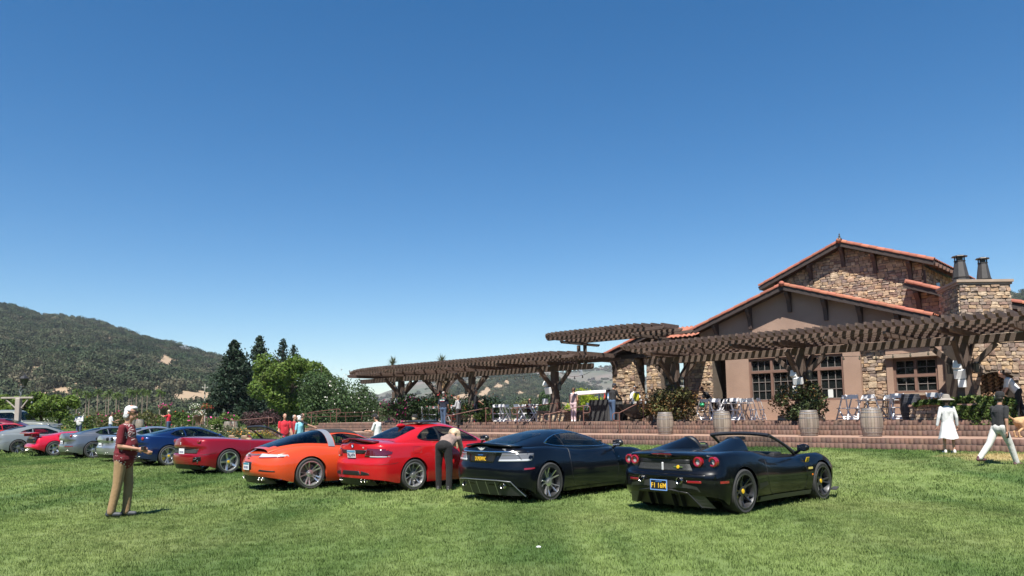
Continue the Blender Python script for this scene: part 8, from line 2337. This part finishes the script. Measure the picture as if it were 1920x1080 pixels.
hold(p5, 'wire_basket', 'loose coil of pale wire held by the person in white shirt', 'wire', lambda b: [b.tube([(.12 * math.cos(t) * (1 + .1 * j), .05 * j, .16 * math.sin(t) - .1) for t in np.linspace(0, 6.28, 17)], .006, 4, cap=False) for j in range(3)], chair_white)
person('woman in pink trousers and pale top seen from behind', ab(-11.15, -.4, TERR), 25, 1.68, 2, ((3, 2), (-3, 0)), ((4, 6, 20), (10, 5, 30)), (4, 12), skin, K('mauve_top', (.42, .30, .29)), 'none', K('pink_trousers', (.62, .45, .46)), shoes=(.7, .7, .7), hair=(.16, .085, .05), hairstyle='bob')
person('man in black jacket, cap and jeans at the drinks table', ab(-8.85, -.35, TERR), 55, 1.80, 8, ((3, 2), (-4, 0)), ((30, 10, 55), (32, 8, 50)), (14, 0), skin_d, black_c, 'long', denim, hair=(.02, .018, .016), hat=('cap', (.016, .018, .035)), build=1.15, spread=.03)
person('white haired man in white shirt behind the drinks bar', ab(-8.9, 1.6, TERR), 185, 1.74, 6, arms=((28, 8, 50), (28, 8, 50)), head=(12, 10), skinm=skin_d, top=white_c, sleeve='long', bottom=black_c, hair=(.66, .66, .66), hairstyle='full')
person('man in black shirt and dark jeans with red shoes beside the white chairs', ab(-18.05, -.45, TERR), 70, 1.80, -2, ((4, 2), (-4, 0)), ((4, 12, 14), (18, 9, 45)), (0, 20), skin, black_c, 'short', K('dark_jeans', (.018, .022, .04)), shoes=(.45, .02, .03), hair=(.03, .022, .02), glasses=True)
person('seated person in dark maroon top and sunglasses behind the white chairs', ab(-16.25, 1.95, TERR), 150, 1.68, 4, ((85, 85), (85, 85)), ((40, 6, 70), (30, 6, 60)), (0, 10), skin, K('maroon_top', (.06, .015, .025)), 'long', black_c, hair=(.05, .03, .02), hairstyle='bob', seat=True, glasses=True)
p12 = person('man in navy shirt with lettering across the back and jeans', ab(-19.75, -1.35, WIDE + .34), 15, 1.80, 0, ((3, 2), (-3, 0)), ((-2, 14, 22), (0, 13, 16)), (6, 0), skin, navy, 'short', denim, hair=(.10, .07, .05), build=1.15)
for nm, z, h, m_, xs in (('shirt_print_white', 1.40, .05, white_c, (-.08, .075)), ('shirt_print_green', 1.438, .02, mat('print_green', (.02, .28, .16), .8), (-.08, .075)), ('shirt_print_red', 1.34, .014, redshirt, (-.085, -.03, .03, .085))):
    b = MB(); [b.box((x, -.163, z), (.13 if len(xs) == 2 else .045, .012, h)) for x in xs]; b.build(nm, m_, p12)
person('man in grey shirt and light jeans half hidden by the navy shirt man', ab(-20.2, -.95, WIDE + .51), 60, 1.76, 0, arms=((6, 10, 10), (6, 6, 20)), skinm=skin, top=K('grey_shirt', (.20, .20, .21)), sleeve='short', bottom=denim_l, hair=(.35, .33, .31))
person('person in pale grey sleeves, dark vest and black trousers with crossed hands', ab(-18.55, -1.3, WIDE + .34), -60, 1.66, 0, arms=((16, 6, 80), (16, 6, 80)), skinm=skin, top=K('grey_sleeves', (.40, .41, .43)), sleeve='long', bottom=black_c, hair=(.30, .17, .08), glasses=True)
pc = person('photographer in white shirt and dark cap looking at his camera', gpx(709, 26.5), -68, 1.70, 4, arms=((24, 6, 75), (24, 6, 75)), head=(20, 0), skinm=skin, top=white_c, sleeve='short', bottom=K('black_trousers', (.02, .02, .022)), hair=(.03, .02, .016), hat=('cap', (.02, .016, .016)))
hold(pc, 'camera', 'dark camera in the hands of the photographer in white', 'camera', lambda b: (b.box((0, 0, 0), (.15, .08, .1)), b.tube([(0, 0, 0), (0, .14, 0)], .035, 10)), rubber, (-.08, .06, .02))
person('person in black and yellow cap seen over the red coupe roof', gpx(777, 24.5), 20, 1.63, 0, skinm=skin, top=navy, bottom=denim, hair=(.55, .45, .32), hat=('cap', (.02, .02, .018)), head=(4, 30))
person('bald man in bright red shirt behind the orange car', gpx(534, 31.5), 150, 1.78, 0, skinm=skin, top=redshirt, bottom=khaki_c, hair=None, build=1.1)
person('man in dark red shirt behind the bald man in red', gpx(552, 33.5), 120, 1.70, 0, skinm=skin, top=K('brick_shirt', (.35, .02, .03)), bottom=denim, hair=(.4, .38, .36))
person('man in black shirt and sunglasses pointing to the right', gpx(566, 32.5), 70, 1.76, 0, arms=((10, 8, 20), (62, 14, 8)), skinm=skin, top=black_c, bottom=black_c, hair=(.04, .03, .025), glasses=True)
person('white haired man in light blue shirt behind the orange car', gpx(563, 30.5), -70, 1.70, 4, skinm=skin, top=K('sky_blue_shirt', (.22, .52, .62)), bottom=khaki_c, hair=(.68, .68, .68), hairstyle='full')
person('man in white shirt looking down at his hands beyond the parked cars', gpx(149, 50), 170, 1.76, 2, arms=((18, 8, 80), (18, 8, 80)), head=(28, 0), skinm=skin, top=white_c, sleeve='long', bottom=K('blue_shorts', (.05, .07, .14)), hair=(.45, .43, .41), build=1.1)
person('dark haired person in white shirt half hidden by the man in front', gpx(208, 49), 60, 1.74, 2, arms=((30, 8, 80), (20, 8, 60)), skinm=skin_d, top=white_c, bottom=denim, hair=(.02, .016, .015))
p23 = person('man in red shirt and pale cap raising a phone', gpx(317, 53), -75, 1.74, 0, arms=((70, 6, 40), (72, 6, 40)), skinm=skin, top=redshirt, bottom=denim, hair=(.3, .25, .2), hat=('cap', (.55, .47, .36)))
hold(p23, 'phone', 'phone held up by the man in red shirt and pale cap', 'phone', lambda b: b.box((0, 0, 0), (.16, .012, .08)), rubber)
p24 = person('person in black shirt bending over a green bundle in the doorway', ab(-5.55, 3.0, TERR), -75, 1.74, 40, arms=((30, 8, 60), (30, 8, 60)), head=(6, 0), skinm=skin_d, top=black_c, bottom=black_c, hair=(.02, .016, .015))
b = MB(); gb = random.Random(5); [b.ball((gb.uniform(-.14, .14), gb.uniform(-.1, .1), gb.uniform(-.12, .12)), gb.uniform(.07, .12), 10, 6) for i in range(7)]
tag(b.build('green_bag', mat('green_plastic', (.02, .30, .13), .35), None, smooth=True, loc=ab(-5.95, 2.75, TERR + .82)), 'crumpled bright green bag held in the doorway', 'bag')
# dog on the steps
dp = ab(7.45, -2.3, WIDE); dg = mat('tan_fur', (.46, .30, .16), .9, col2=(.36, .22, .11), nscale=14, bump=.6, bscale=40)
pr = [((.0, 0, .48), (.55, 0, .50), .12, .145), ((.55, 0, .54), (.72, 0, .70), .09, .075), ((.74, 0, .75), (.90, 0, .71), .075, .04), ((-.05, 0, .5), (-.25, 0, .62), .035, .02), ((-.25, 0, .62), (-.36, 0, .78), .03, .015)]
for s in (-1, 1):
    pr += [((.52, s * .09, .45), (.50, s * .09, .24), .06, .036), ((.50, s * .09, .24), (.52, s * .09, .03), .034, .03), ((.52, s * .09, .02), (.57, s * .09, .02), .032, .026), ((.03, s * .09, .44), (.10, s * .09, .28), .08, .045), ((.10, s * .09, .28), (-.06, s * .09, .17), .042, .03), ((-.06, s * .09, .17), (-.03, s * .09, .03), .03, .027), ((-.03, s * .09, .02), (.03, s * .09, .02), .03, .026), ((.70, s * .07, .78), (.70, s * .10, .70), .028, .02)]
tag(put('dog', solid(pr, .014), dg, None, dp, (0, 0, .1)), 'tan dog walking on the wide brick step at the right edge', 'dog')
# crumb of paper on the grass
b = MB(); b.ball((0, 0, .02), (.03, .022, .015), 8, 5); tag(b.build('paper_scrap', chair_white, None, loc=on_z(1010, 1029, .05)), 'small white scrap of paper lying on the lawn', 'paper')
